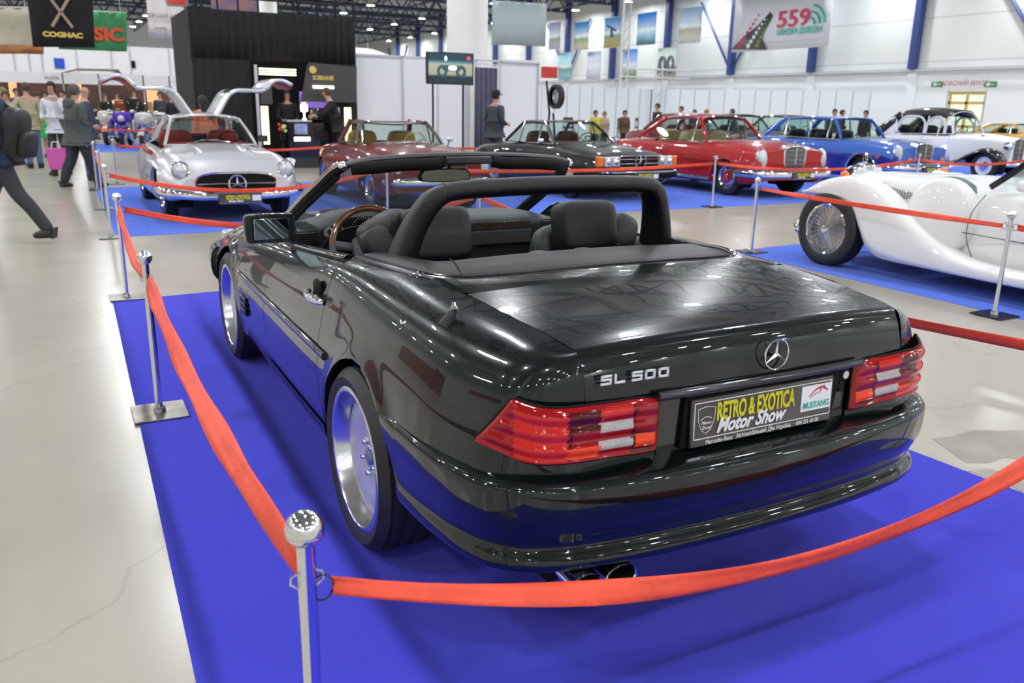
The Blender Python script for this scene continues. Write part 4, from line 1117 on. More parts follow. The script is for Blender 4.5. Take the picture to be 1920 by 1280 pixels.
        # belt line trim
        P = [(s * (A_[0] + (D_[0] - A_[0]) * t + .012), A_[1] + (D_[1] - A_[1]) * t, A_[2] + (D_[2] - A_[2]) * t - .005) for t in np.linspace(0, 1, 8)]
        bm = NB(); tube(bm, P, .010, 6); ob('belt_trim', bm, g.get('beltmat', CHROME), car)
        if g.get('roof', True) and not g.get('noside'):
            bm = NB(); f = [bm.verts.new(p) for p in (a, b_, c_, d_)]; bm.faces.new(f); ob('side_window', bm, GREENGLASS, car, smooth=False)
    # windscreen and rear window
    def pane(p, q, bul, nm, mat):
        G_ = []
        for t in np.linspace(0, 1, 6):
            x = p[0] + (q[0] - p[0]) * t; y = p[1] + (q[1] - p[1]) * t; z = p[2] + (q[2] - p[2]) * t
            G_.append([(x * k, y + bul * (1 - k * k) + .02 * (1 - k * k) * 0, z + g.get('crown', .05) * .8 * (1 - k * k) * t) for k in np.linspace(-1, 1, 11)])
        bm = NB(); grid(bm, G_); ob(nm, bm, mat, car, flat_angle=0)
        return G_
    wsG = pane(A_, B_, g.get('wb', .08), 'windshield', g.get('glass', GREENGLASS))
    bm = NB(); lp_ = [Vector(p) + Vector((0, .006, .004)) for p in wsG[0]] + [Vector(p) + Vector((0, .006, .004)) for p in wsG[-1][::-1]]
    tube(bm, lp_, .011, 6, closed=True); ob('windshield_trim', bm, g.get('wtrim', CHROME), car)
    if g.get('roof', True):
        pane(D_, Cc, -.10, 'rear_window', g.get('glass', GREENGLASS))
    # cabin floor, seats, dash, wheel
    im = g.get('interior', LEATHER)
    bm = NB(); zf = A_[2] - .45; box(bm, (0, (A_[1] + D_[1]) / 2, zf), (A_[0] * 1.7, A_[1] - D_[1], .06)); ob('cabin_floor', bm, BLACK, car, smooth=False)
    seats = g.get('seats', [A_[1] - 1.05])
    for sy in seats:
        for s in (-1, 1):
            bm = NB(); rbox(bm, (s * .34, sy, A_[2] - .12), (.48, .16, .62), .4, rot=(rad(-14), 0, 0)); rbox(bm, (s * .34, sy + .28, A_[2] - .36), (.48, .5, .16), .4); ob('seat', bm, im, car)
    bm = NB(); rbox(bm, (0, A_[1] - .16, A_[2] - .05), (A_[0] * 1.8, .34, .16), .35); ob('dashboard', bm, g.get('dash', im), car)
    bm = NB(); M = Matrix.Translation((-.34 if not g.get('rhd') else .34, A_[1] - .42, A_[2] + .0)) @ Matrix.Rotation(rad(-24), 4, 'X')
    tube(bm, [M @ Vector((.19 * math.cos(q), 0, .19 * math.sin(q))) for q in np.linspace(0, 2 * PI, 25)[:-1]], .010, 6, closed=True)
    for q in (.5, PI - .5, -PI / 2): tube(bm, [M @ Vector((0, 0, 0)), M @ Vector((.19 * math.cos(q), 0, .19 * math.sin(q)))], .008, 5)
    ob('steering_wheel', bm, g.get('wheelmat', BLACK), car)
    # wheels
    wr = sp['wr']; wx = sp['wx']
    for x in (-wx, wx):
        for y in (0, -WBc):
            wheel_obj(car, x, y, wr, sp.get('ww', .17), wr * .62, sp['wstyle'], zc=wr + .004)
            bm = NB(); tube(bm, [(x - math.copysign(.03, x), y, ZA), (x - math.copysign(.25, x), y, ZA)], R * .98, 24)
            for v in bm.verts: v.co.z = max(v.co.z, .16)
            ob('wheel_housing', bm, BLACK, car)
    # mirror, handle, door handles
    for s in (-1, 1):
        for d in cuts['doors']:
            xx = np.interp(d[0] + .12, [s_[0] for s_ in ST], [s_[4] for s_ in ST]); zz = np.interp(d[0] + .12, [s_[0] for s_ in ST], [s_[2] for s_ in ST]) - .09
            bm = NB(); tube(bm, [(s * (xx - .02), d[0] + .08, zz), (s * (xx + .022), d[0] + .10, zz), (s * (xx + .022), d[0] + .22, zz), (s * (xx - .01), d[0] + .24, zz)], .009, 6); ob('door_handle', bm, CHROME, car)
    return car
def bumper(car, pts, r, mat=CHROME, name='bumper', n=6):
    P = dens(np.array(full(pts)), n); bm = NB(); tube(bm, P, [r] * len(P), 10, ref=(0, 0, 1)); return ob(name, bm, mat, car)
def small_plate(car, y, z, x=0.0):
    p = bpy.data.objects.new('license_plate', None); link(p, car); p.location = (x, y, z); p.rotation_euler = (0, 0, PI)
    bm = NB(); box(bm, (0, 0, 0), (.53, .02, .125)); ob('plate_board', bm, PDARK, p, bevel=.004)
    bm = NB(); tube(bm, [(-.265, -.01, .065), (.265, -.01, .065), (.265, -.01, -.065), (-.265, -.01, -.065)], .006, 5, closed=True); ob('plate_frame', bm, BRUSHED, p)
    text('RETRO & EXOTICA', .075, YL, p, (-.03, -.0125, .008), RX, 'lettering', .0008, sx=.46, bold=.004)
    text('Motor Show', .035, WL, p, (-.06, -.0125, -.036), RX, 'lettering', .0008, shear=.3, bold=.002)
    bm = NB(); box(bm, (.20, -.012, .0), (.11, .002, .07)); ob('sponsor_panel', bm, WL, p, smooth=False)
    return p
def shell_grille(car, y, zb, zt, w, mat=CHROME):
    """upright radiator shell with fine bars, a centre bar and a star on top; front faces +Y"""
    h = zt - zb
    outl = [(-w * .42, 0), (-w * .47, h * .25), (-w * .5, h * .75), (-w * .46, h * .90), (-w * .25, h * .965), (0, h), (w * .25, h * .965), (w * .46, h * .90), (w * .5, h * .75), (w * .47, h * .25), (w * .42, 0)]
    M = Matrix.Translation((0, y, zb)) @ Matrix.Rotation(PI / 2, 4, 'X')
    bm = NB(); prism(bm, outl, -.03, .16, M); g = ob('grille_shell', bm, mat, car, bevel=.012)
    inn_ = [(p[0] * .86, h * .5 + (p[1] - h * .5) * .90) for p in outl]
    bm = NB(); prism(bm, inn_, -.034, -.02, M); ob('grille_mesh', bm, pm('grille_grey', (.10, .11, .12), .35, .8), g, smooth=False)
    for k in range(1, 14):
        z = h * (.05 + .86 * k / 14); bm = NB(); ww = w * (.80 if k < 11 else .74); r_ = .0035 if k % 3 else .008
        tube(bm, [(-ww / 2, y + .036, zb + z), (ww / 2, y + .036, zb + z)], r_, 6); ob('grille_bar', bm, BRUSHED, g)
    bm = NB(); tube(bm, [(0, y + .042, zb + .02), (0, y + .045, zt - .01)], .010, 8); ob('centre_bar', bm, CHROME, g)
    bm = NB(); star_ring(bm, (0, 0, 0), .036, Matrix.Translation((0, y - .02, zt + .055)), tr=.003); tube(bm, [(0, y - .02, zt - .01), (0, y - .02, zt + .02)], .006, 6); ob('star_emblem', bm, CHROME, g)
    return g
def euro_lamp(car, x, y, z, w=.11, h=.21, amber=True):
    """tall oval headlamp with chrome ring"""
    s = 1 if x > 0 else -1
    M = Matrix.Translation((x, y, z)) @ Matrix.Rotation(rad(-14 * s), 4, 'Z')
    bm = NB(); ball(bm, (0, 0, 0), 1, 24, sc=(w + .014, .085, h + .014), M=M); l = ob('headlight', bm, CHROME, car)
    bm = NB(); ball(bm, (0, .026, 0), 1, 24, sc=(w, .085, h), M=M); ob('lens', bm, LAMPGLASS, l)
    return l
def round_lamp(car, x, y, z, r, tilt=0, mat=CHROME):
    M = Matrix.Translation((x, y, z)) @ Matrix.Rotation(-PI / 2 + tilt, 4, 'X')
    bm = NB(); lathe(bm, [(r * .9, -.10), (r * 1.05, -.02), (r * 1.14, .01), (r * 1.06, .03), (r * .95, .028)], 28, M, caps=False); l = ob('headlight', bm, mat, car)
    bm = NB(); lathe(bm, [(r * 1.0, .01), (r * .8, .035), (r * .4, .05), (.001, .055)], 28, M, caps=False); ob('lens', bm, LAMPGLASS, l)
    return l
MAROON = paint('maroon_paint', (.16, .008, .014)); REDP_ = paint('red_paint', (.42, .012, .014)); BLUEP = paint('light_blue_paint', (.05, .14, .50)); BLUED = paint('deep_blue_paint', (.012, .03, .28))
BLK = paint('black_paint', (.008, .009, .009)); WHP = paint('white_paint', (.90, .90, .89)); SILV = paint('silver_paint', (.76, .77, .80), metal=.45, rough=.3)
CREAM = pm('cream_leather', (.5, .38, .2), .5)

# ---- maroon hard-top roadster
pag = classic('hardtop_roadster', 'maroon hard-top roadster with dished roof, behind the open convertible', (3.13, 9.35, 0), PI, dict(
  paint=MAROON, wb=2.40, Ra=.335, wr=.315, wx=.735, ww=.165, wstyle=(MAROON, CHROME), hoodrow=8,
  st=[(-3.10, .66, .70, .78, .70, .55, .62, .32), (-2.9, .70, .76, .84, .76, .58, .68, .27), (-2.4, .745, .82, .90, .84, .60, .78, .25), (-1.8, .765, .86, .92, .875, .60, .82, .23), (-1.2, .765, .87, .93, .88, .60, .82, .22), (-.70, .76, .86, .96, .875, .60, .82, .22), (-.2, .745, .84, .945, .87, .60, .81, .23), (.3, .72, .80, .90, .855, .58, .80, .24), (.60, .69, .755, .83, .82, .55, .76, .27), (.75, .65, .70, .76, .78, .52, .72, .31)],
  cuts=dict(hood=(-.62, .66), trunk=(-3.0, -2.1), doors=[(-1.62, -.66)], open=(-1.9, -.72, 10)),
  gh=dict(A=(.66, -.72, .90), B=(.53, -1.12, 1.235), C=(.52, -1.78, 1.225), D=(.60, -2.08, .90), pmat=CHROME, crown=.0, pagoda=True, arch=.01, cw=(.07, .03), bp=[-1.15], interior=pm('tan_leather', (.55, .30, .08), .5), dash=BLACK, wheelmat=pm('cream_wheel', (.6, .55, .3), .4))))
bumper(pag, [(.80, .45, .46), (.78, .68, .46), (.70, .80, .46), (.35, .89, .46), (0, .91, .46)], (.055, .028))
for s in (-1, 1): euro_lamp(pag, s * .66, .70, .66, .095, .15)
bm = NB(); box(bm, (0, .80, .66), (.70, .04, .17)); gr = ob('grille_opening', bm, BLACK, pag, bevel=.03)
for z in (.60, .66, .72):
    bm = NB(); tube(bm, [(-.33, .83, z), (.33, .83, z)], .010, 6); ob('grille_bar', bm, CHROME, gr)
bm = NB(); tube(bm, [(-.35, .83, .57), (-.36, .83, .66), (-.34, .83, .75), (0, .845, .76), (.34, .83, .75), (.36, .83, .66), (.35, .83, .57), (0, .845, .565)], .012, 6, closed=True); ob('grille_surround', bm, CHROME, gr)
bm = NB(); star_ring(bm, (0, 0, 0), .10, Matrix.Translation((0, .85, .66)) @ Matrix.Rotation(PI, 4, 'Z')); ob('star_emblem', bm, CHROME, gr)
bm = NB(); tube(bm, dens(np.array(full([(.29, -.40, .935), (.26, -.28, .945), (.15, -.24, .957), (0, -.23, .96)])), 4), .010, 6); ob('air_intake_trim', bm, CHROME, pag)
bm = NB(); tube(bm, [(-.28, -.42, .93), (-.1, -.50, .962), (.1, -.50, .962), (.28, -.42, .93)], .008, 6); ob('air_intake_trim', bm, CHROME, pag)
bm = NB(); tube(bm, [(.80, -.45, .30), (.80, -1.95, .30)], (.03), 8); ob('sill_trim', bm, CHROME, pag)
bm = NB(); rbox(bm, (-.80, -.75, .98), (.10, .05, .08), .7); tube(bm, [(-.76, -.76, .88), (-.79, -.76, .95)], .012, 6); ob('door_mirror', bm, CHROME, pag)

# ---- black roadster, bright windows
r107 = classic('hardtop_roadster', 'black hard-top roadster with twin square headlamps and orange corner lights', (6.86, 9.95, 0), rad(184.5), dict(
  paint=BLK, wb=2.46, Ra=.34, wr=.315, wx=.745, ww=.175, wstyle=(BRUSHED, ALLOY), hoodrow=9,
  st=[(-3.42, .68, .66, .72, .72, .54, .66, .34), (-3.2, .73, .72, .79, .80, .57, .72, .29), (-2.6, .77, .77, .84, .86, .60, .80, .25), (-1.9, .775, .82, .88, .885, .60, .83, .23), (-1.2, .77, .84, .90, .89, .60, .83, .22), (-.65, .765, .835, .91, .885, .60, .83, .22), (-.1, .75, .81, .88, .885, .60, .82, .23), (.4, .735, .775, .84, .87, .58, .81, .26), (.68, .71, .745, .79, .84, .56, .78, .30), (.80, .69, .71, .75, .81, .54, .76, .34)],
  cuts=dict(hood=(-.58, .70), trunk=(-3.3, -2.3), doors=[(-1.62, -.60)], open=(-2.0, -.70, 10)),
  gh=dict(A=(.68, -.66, .89), B=(.55, -1.14, 1.245), C=(.53, -1.85, 1.235), D=(.66, -2.30, .87), crown=.02, arch=.015, cw=(.03, .025), pmat=CHROME, bp=[-1.18, -1.80], bl=.0, interior=pm('brown_leather', (.10, .03, .02), .45))))
bumper(r107, [(.86, .25, .45), (.85, .62, .45), (.78, .91, .45), (.45, 1.0, .45), (0, 1.02, .45)], (.065, .045), BLACK)
bumper(r107, [(.865, .35, .50), (.855, .64, .50), (.785, .935, .50), (.45, 1.025, .50), (0, 1.045, .50)], (.018, .022), CHROME, 'bumper_trim')
for s in (-1, 1):
    for dx in (.50, .66):
        bm = NB(); box(bm, (s * dx, .86, .665), (.15, .06, .16)); l_ = ob('headlight', bm, LAMPGLASS, r107, bevel=.015)
        bm = NB(); lathe(bm, [(.055, 0), (.03, .02), (.001, .025)], 18, Matrix.Translation((s * dx, .892, .665)) @ Matrix.Rotation(-PI / 2, 4, 'X')); ob('lens', bm, CHROME, l_)
    bm = NB(); box(bm, (s * .79, .80, .665), (.10, .16, .16), rot=(0, 0, rad(-20 * s))); ob('turn_signal', bm, AMBER, r107, bevel=.015)
bm = NB(); box(bm, (0, .86, .66), (.82, .04, .17)); gr = ob('grille_opening', bm, BLACK, r107, bevel=.01)
for z in (.63, .70):
    bm = NB(); tube(bm, [(-.41, .89, z), (.41, .89, z)], .009, 6); ob('grille_bar', bm, CHROME, gr)
bm = NB(); tube(bm, [(-.43, .89, .57), (-.43, .89, .75), (.43, .89, .75), (.43, .89, .57)], .010, 6, closed=True); ob('grille_surround', bm, CHROME, gr)
bm = NB(); star_ring(bm, (0, 0, 0), .115, Matrix.Translation((0, .91, .66)) @ Matrix.Rotation(PI, 4, 'Z')); ob('star_emblem', bm, CHROME, gr)
small_plate(r107, 1.07, .43)
bm = NB(); rbox(bm, (-.86, -.80, .93), (.11, .06, .09), .6); ob('door_mirror', bm, CHROME, r107)
bm = NB(); rbox(bm, (.86, -.80, .93), (.11, .06, .09), .6); ob('door_mirror', bm, CHROME, r107)

# ---- red pillarless coupe
red = classic('coupe_car', 'bright red coupe with tall oval headlamps and upright chrome radiator', (9.98, 9.4, 0), PI, dict(
  paint=REDP_, wb=2.75, Ra=.355, wr=.335, wx=.755, ww=.175, wstyle=(REDP_, CHROME), hoodrow=8,
  st=[(-3.95, .66, .74, .80, .68, .58, .62, .34), (-3.7, .75, .82, .87, .80, .60, .72, .29), (-3.1, .80, .86, .93, .88, .62, .82, .25), (-2.3, .81, .88, .95, .91, .62, .85, .23), (-1.5, .80, .89, .95, .92, .62, .86, .22), (-.8, .80, .89, .97, .92, .62, .86, .22), (-.2, .79, .88, .99, .915, .62, .85, .23), (.3, .78, .86, .97, .905, .60, .84, .24), (.60, .77, .83, .92, .88, .58, .82, .27), (.76, .76, .80, .87, .85, .56, .80, .32)],
  cuts=dict(hood=(-.66, .70), trunk=(-3.9, -2.9), doors=[(-2.0, -.70)], open=(-2.7, -.82, 10)),
  gh=dict(A=(.70, -.78, .93), B=(.56, -1.18, 1.355), C=(.54, -2.25, 1.345), D=(.68, -2.95, .95), crown=.065, arch=.03, cw=(.06, .03), bp=[-1.2], wb=.12, interior=pm('cream_leather', (.5, .38, .2), .5), seats=[-1.75, -2.4])))
bumper(red, [(.90, .30, .44), (.89, .66, .44), (.80, .90, .44), (.42, 1.0, .44), (0, 1.02, .44)], (.065, .035))
bumper(red, [(.87, .45, .53), (.86, .68, .53), (.77, .87, .53), (.42, .96, .53), (0, .97, .53)], (.025, .02), CHROME, 'bumper_trim')
for s in (-1, 1): euro_lamp(red, s * .72, .72, .68, .095, .185)
shell_grille(red, .78, .50, .94, .56)
small_plate(red, 1.06, .43)
bm = NB(); tube(bm, [(.885, -.40, .28), (.885, -2.3, .28)], .035, 8); ob('sill_trim', bm, CHROME, red)
bm = NB(); tube(bm, [(.925, .25, .60), (.93, -1.0, .62), (.93, -2.4, .62), (.90, -3.2, .62)], .008, 6); ob('side_trim', bm, REDP_, red)

# ---- two-tone blue saloon
blue = classic('saloon_car', 'two-tone blue four-door saloon with vertical headlamps and orange indicators', (14.1, 9.85, 0), rad(180), dict(
  paint=BLUEP, twotone=(.66, BLUED), wb=2.75, Ra=.37, wr=.335, wx=.745, ww=.175, wstyle=(BLUEP, CHROME), hoodrow=8,
  st=[(-3.95, .70, .76, .82, .72, .58, .66, .34), (-3.7, .76, .84, .90, .80, .62, .74, .29), (-3.0, .79, .89, .96, .87, .64, .82, .25), (-2.2, .80, .91, .97, .90, .64, .84, .23), (-1.4, .80, .92, .97, .905, .64, .85, .22), (-.8, .795, .91, .98, .90, .64, .85, .22), (-.2, .79, .90, 1.0, .90, .64, .84, .23), (.3, .785, .87, .97, .895, .62, .83, .24), (.60, .775, .84, .92, .875, .60, .82, .28), (.74, .77, .80, .88, .85, .58, .80, .33)],
  cuts=dict(hood=(-.66, .70), trunk=(-3.9, -3.1), doors=[(-1.62, -.70), (-2.45, -1.65)], open=(-2.8, -.85, 10)),
  gh=dict(A=(.70, -.78, .95), B=(.57, -1.12, 1.37), C=(.56, -2.55, 1.365), D=(.68, -3.08, .97), crown=.035, arch=.03, cw=(.06, .03), bp=[-1.18, -1.72, -2.45], wb=.10, seats=[-1.65, -2.45], wtrim=BLUEP)))
bumper(blue, [(.88, .40, .45), (.87, .68, .45), (.78, .87, .45), (.42, .95, .45), (0, .97, .45)], (.06, .035))
bumper(blue, [(.86, .50, .53), (.85, .70, .53), (.76, .84, .53), (.42, .92, .53), (0, .93, .53)], (.022, .02), CHROME, 'bumper_trim')
for s in (-1, 1):
    euro_lamp(blue, s * .72, .70, .72, .092, .17)
    round_lamp(blue, s * .50, .82, .60, .055)
    bm = NB(); ball(bm, (s * .50, .865, .60), .048, 14, sc=(1, .4, 1)); ob('turn_signal', bm, AMBER, blue)
    bm = NB(); box(bm, (s * .902, .38, .66), (.02, .09, .045)); ob('side_marker', bm, AMBER, blue, bevel=.006)
    bm = NB(); a_ = [(s * .915, (R_ := .385) * math.cos(q), .33 + .385 * math.sin(q)) for q in np.linspace(0, PI, 17)]; tube(bm, a_, .014, 6); ob('arch_trim', bm, CHROME, blue)
    bm = NB(); tube(bm, [(s * .905, .55, .68), (s * .915, -1.0, .665), (s * .905, -3.0, .66)], .010, 6); ob('side_trim', bm, CHROME, blue)
shell_grille(blue, .76, .50, .95, .54)
bm = NB(); tube(bm, [(-.35, -.62, 1.00), (-.10, -.72, 1.0), (.3, -.70, 1.0)], .010, 6); ob('wiper', bm, BRUSHED, blue)
small_plate(blue, 1.02, .42)

# ---- white pre-war saloon with black roof and fenders
v170 = classic('vintage_saloon', 'white vintage saloon with black roof and sweeping black front fenders', (18.7, 10.3, 0), rad(180), dict(
  paint=WHP, roofpaint=BLK, wb=2.845, Ra=.36, wr=.34, wx=.66, ww=.15, wstyle=(CHROME, WHITEPL), skirted=True, hoodrow=6,
  st=[(-3.55, .45, .72, .80, .50, .56, .48, .38), (-3.35, .54, .88, .98, .62, .60, .58, .34), (-2.9, .62, .96, 1.06, .70, .62, .66, .33), (-2.3, .67, .98, 1.06, .74, .62, .68, .32), (-1.5, .68, .99, 1.06, .74, .62, .68, .32), (-1.0, .64, .99, 1.08, .70, .62, .66, .32), (-.5, .48, .97, 1.08, .50, .66, .49, .34), (0, .38, .94, 1.04, .40, .66, .40, .36), (.30, .31, .90, 1.0, .33, .66, .34, .40)],
  cuts=dict(hood=(-.92, .22), doors=[(-1.78, -1.05), (-2.5, -1.82)], open=(-2.9, -1.12, 10)),
  gh=dict(A=(.58, -1.02, 1.06), B=(.52, -1.22, 1.46), C=(.50, -2.65, 1.48), D=(.56, -3.30, 1.0), crown=.17, arch=.05, cw=(.13, .06), cb=.10, bp=[-1.25, -1.80, -2.62], bmat=WHP, wb=.02, norail=True, pmat=WHP, wtrim=WHP, beltmat=WHP, seats=[-1.9, -2.7], noside=True)))
# white upper door frames
for s in (-1, 1):
    for (a, b_) in ((-1.27, -1.80), (-1.84, -2.66)):
        bm = NB(); zt = 1.44; P = [(s * .60, a, 1.04), (s * .56, a - .03, 1.30), (s * .54, a - .14, zt - .02), (s * .53, (a + b_) / 2, zt + .02), (s * .53, b_ + .12, zt - .02), (s * .555, b_ + .02, 1.30), (s * .595, b_, 1.04)]
        tube(bm, dens(np.array(P), 3), .028, 8); ob('window_frame', bm, WHP, v170)
for s in (-1, 1):    # white rear quarter beside the last window
    bm = NB(); prism(bm, [(-2.68, 1.02), (-2.70, 1.36), (-2.80, 1.44), (-2.98, 1.38), (-3.12, 1.22), (-3.26, 1.0)], 0, .03, Matrix.Translation((s * .56 - .015, 0, 0)) @ Matrix(((0, 0, 1, 0), (1, 0, 0, 0), (0, 1, 0, 0), (0, 0, 0, 1))))
    ob('rear_quarter', bm, WHP, v170, bevel=.01)
for s in (-1, 1):    # front fender: long arched wing running into the board; rear fender
    P = dens(np.array([(s * .60, -1.75, .33, .10), (s * .62, -1.2, .35, .12), (s * .65, -.75, .46, .15), (s * .66, -.40, .64, .17), (s * .66, 0, .77, .18), (s * .66, .28, .70, .17), (s * .66, .42, .56, .16), (s * .66, .48, .42, .14)])[:, None, :3], 5)[:, 0]
    G = []
    for p in P:
        w_ = .19 if p[2] > .5 else .15
        G.append([(p[0] + q * w_, p[1], p[2] - (.10 if p[2] > .45 else .03) * abs(q) ** 2.5 - .0) for q in np.linspace(-1, 1, 11)])
    bm = NB(); grid(bm, G); ob('front_fender', bm, BLK, v170, solid=.025)
    P = dens(np.array([(s * .70, -2.35, .36), (s * .71, -2.55, .60), (s * .71, -2.85, .74), (s * .70, -3.15, .66), (s * .68, -3.35, .42)]), 5)
    bm = NB(); grid(bm, [[(p[0] + q * .14, p[1], p[2] - .10 * abs(q) ** 2.5) for q in np.linspace(-1, 1, 9)] for p in P]); ob('rear_fender', bm, BLK, v170, solid=.025)
    round_lamp(v170, s * .43, .38, .82, .095)
    bm = NB(); rbox(bm, (s * .46, -.30, 1.03), (.06, .10, .05), .8); ob('marker_lamp', bm, CHROME, v170)
shell_grille(v170, .32, .42, 1.02, .46)
bumper(v170, [(.72, .55, .40), (.5, .64, .40), (0, .68, .40)], (.045, .02))
# ---- silver coupe with upward doors
RLE = pm('red_leather', (.32, .03, .02), .45)
gull = classic('gullwing_coupe', 'silver coupe with both doors raised like wings and a big star in its oval grille', (.30, 9.45, 0), rad(181), dict(
  paint=SILV, wb=2.40, Ra=.37, wr=.335, wx=.72, ww=.17, wstyle=(SILV, CHROME), hoodrow=7,
  st=[(-3.15, .55, .56, .66, .58, .50, .52, .34), (-2.9, .66, .70, .80, .72, .54, .66, .28), (-2.4, .74, .82, .93, .84, .56, .78, .24), (-1.9, .75, .86, .98, .88, .56, .80, .22), (-1.3, .73, .85, .96, .87, .54, .80, .20), (-.8, .72, .83, .93, .87, .54, .80, .21), (-.3, .73, .83, .89, .88, .55, .82, .23), (.2, .73, .80, .83, .88, .54, .80, .25), (.5, .71, .72, .74, .84, .52, .76, .28), (.70, .68, .62, .63, .76, .48, .70, .32), (.78, .64, .56, .565, .70, .46, .64, .34)],
  cuts=dict(hood=(-.72, .40), doors=[], open=(-1.95, -.80, 10)),
  gh=dict(A=(.62, -.76, .90), B=(.47, -1.10, 1.245), C=(.44, -1.75, 1.235), D=(.56, -2.45, .92), crown=.07, arch=.03, cw=(.08, .04), cb=.06, wb=.10, wtrim=SILV, pmat=SILV, interior=RLE, dash=RLE, noside=True)))
for s in (-1, 1):   # raised doors
    prof = [(.13, 1.290), (.21, 1.40), (.29, 1.53), (.36, 1.62), (.46, 1.675), (.62, 1.685), (.80, 1.680), (.88, 1.70), (.95, 1.78), (1.05, 1.835), (1.18, 1.83), (1.30, 1.77)]
    y0_, y1_ = -1.12, -1.98
    dgrp = bpy.data.objects.new('door', None); link(dgrp, gull)
    def strip(ya, yb, k0, k1, nm, mat, par, sol=.05, off=0.0):
        G = [[(s * x, y, z + off) for y in np.linspace(ya, yb, 5)] for x, z in dens(np.array([(x, z, 0) for x, z in prof]), 3)[:, :2][k0 * 3:k1 * 3 + 1]]
        bm = NB(); grid(bm, G); return ob(nm, bm, mat, par, solid=sol)
    strip(y0_, y1_, 0, 3, 'door_top', SILV, dgrp)
    strip(y0_, y0_ - .07, 3, 7, 'window_frame', SILV, dgrp); strip(y1_, y1_ + .07, 3, 7, 'window_frame', SILV, dgrp)
    strip(y0_ - .05, y1_ + .05, 3, 7, 'door_glass', GREENGLASS, dgrp, .005)
    strip(y0_, y1_ - .05, 7, 11, 'door_skin', SILV, dgrp)
    strip(y0_ - .05, y1_, 7, 11, 'door_lining', RLE, dgrp, .02, -.06); strip(y0_ - .03, y1_ + .03, 0, 3, 'door_lining', pm('tan_lining', (.55, .42, .36), .6), dgrp, .01, -.06)
    bm = NB(); tube(bm, [(s * .80, -.95, .80), (s * .81, -1.4, .81), (s * .79, -1.85, .84)], (.035), 8); ob('sill_pad', bm, RLE, gull)
    # eyebrow over the front wheel, bonnet ridge, mirror-like lamps
    bm = NB(); tube(bm, [(s * .85, .30, .64), (s * .90, .15, .735), (s * .905, -.05, .745), (s * .87, -.32, .68)], [(.008, .02), (.014, .045), (.014, .045), (.006, .02)], 8, ref=(0, 0, 1)); ob('arch_brow', bm, SILV, gull)
    bm = NB(); tube(bm, [(s * .27, .12, .835), (s * .28, -.1, .875), (s * .30, -.4, .905), (s * .32, -.66, .925)], [(.004, .02), (.02, .05), (.024, .055), (.004, .03)], 10, ref=(0, 0, 1)); ob('hood_ridge', bm, SILV, gull)
    round_lamp(gull, s * .655, .72, .665, .100, tilt=.10)
    bm = NB(); ball(bm, (s * .64, .80, .455), .03, 12, sc=(1, .6, .8)); ob('turn_signal', bm, AMBER, gull)
bm = NB(); prism(bm, [(.49 * math.copysign(abs(math.cos(q)) ** .55, math.cos(q)), .13 * math.copysign(abs(math.sin(q)) ** .7, math.sin(q))) for q in np.linspace(0, 2 * PI, 33)[:-1]], -.03, .03, Matrix.Translation((0, .80, .495)) @ Matrix.Rotation(PI / 2, 4, 'X')); go = ob('grille_opening', bm, BLACK, gull)
bm = NB(); tube(bm, [(.50 * math.copysign(abs(math.cos(q)) ** .55, math.cos(q)), .835, .495 + .135 * math.copysign(abs(math.sin(q)) ** .7, math.sin(q))) for q in np.linspace(0, 2 * PI, 41)[:-1]], .013, 6, closed=True); ob('grille_surround', bm, CHROME, go)
bm = NB(); tube(bm, [(-.48, .85, .495), (.48, .85, .495)], .016, 8); ob('grille_bar', bm, CHROME, go)
bm = NB(); star_ring(bm, (0, 0, 0), .105, Matrix.Translation((0, .875, .495)) @ Matrix.Rotation(PI, 4, 'Z'), tr=.012); ob('star_emblem', bm, CHROME, go)
bumper(gull, [(.90, .35, .40), (.88, .60, .395), (.78, .82, .385), (.50, .93, .365), (.28, .95, .36)] + [(0, .95, .36)], (.055, .03))
small_plate(gull, 1.0, .33)
for s in (-1, 1):
    bm = NB(); tube(bm, [(s * .25, -.76, .935), (s * .12, -.86, .955), (s * -.12, -.88, .97)], .008, 6); ob('wiper', bm, CHROME, gull)
bm = NB(); box(bm, (-.72, -.74, .99), (.13, .06, .09)); tube(bm, [(-.72, -.74, .88), (-.72, -.74, .96)], .012, 6); ob('door_mirror', bm, GLOSSBLACK, gull, bevel=.01)
bm = NB(); box(bm, (0, -2.0, 1.0), (.9, .3, .05)); ob('parcel_shelf', bm, RLE, gull, bevel=.01)

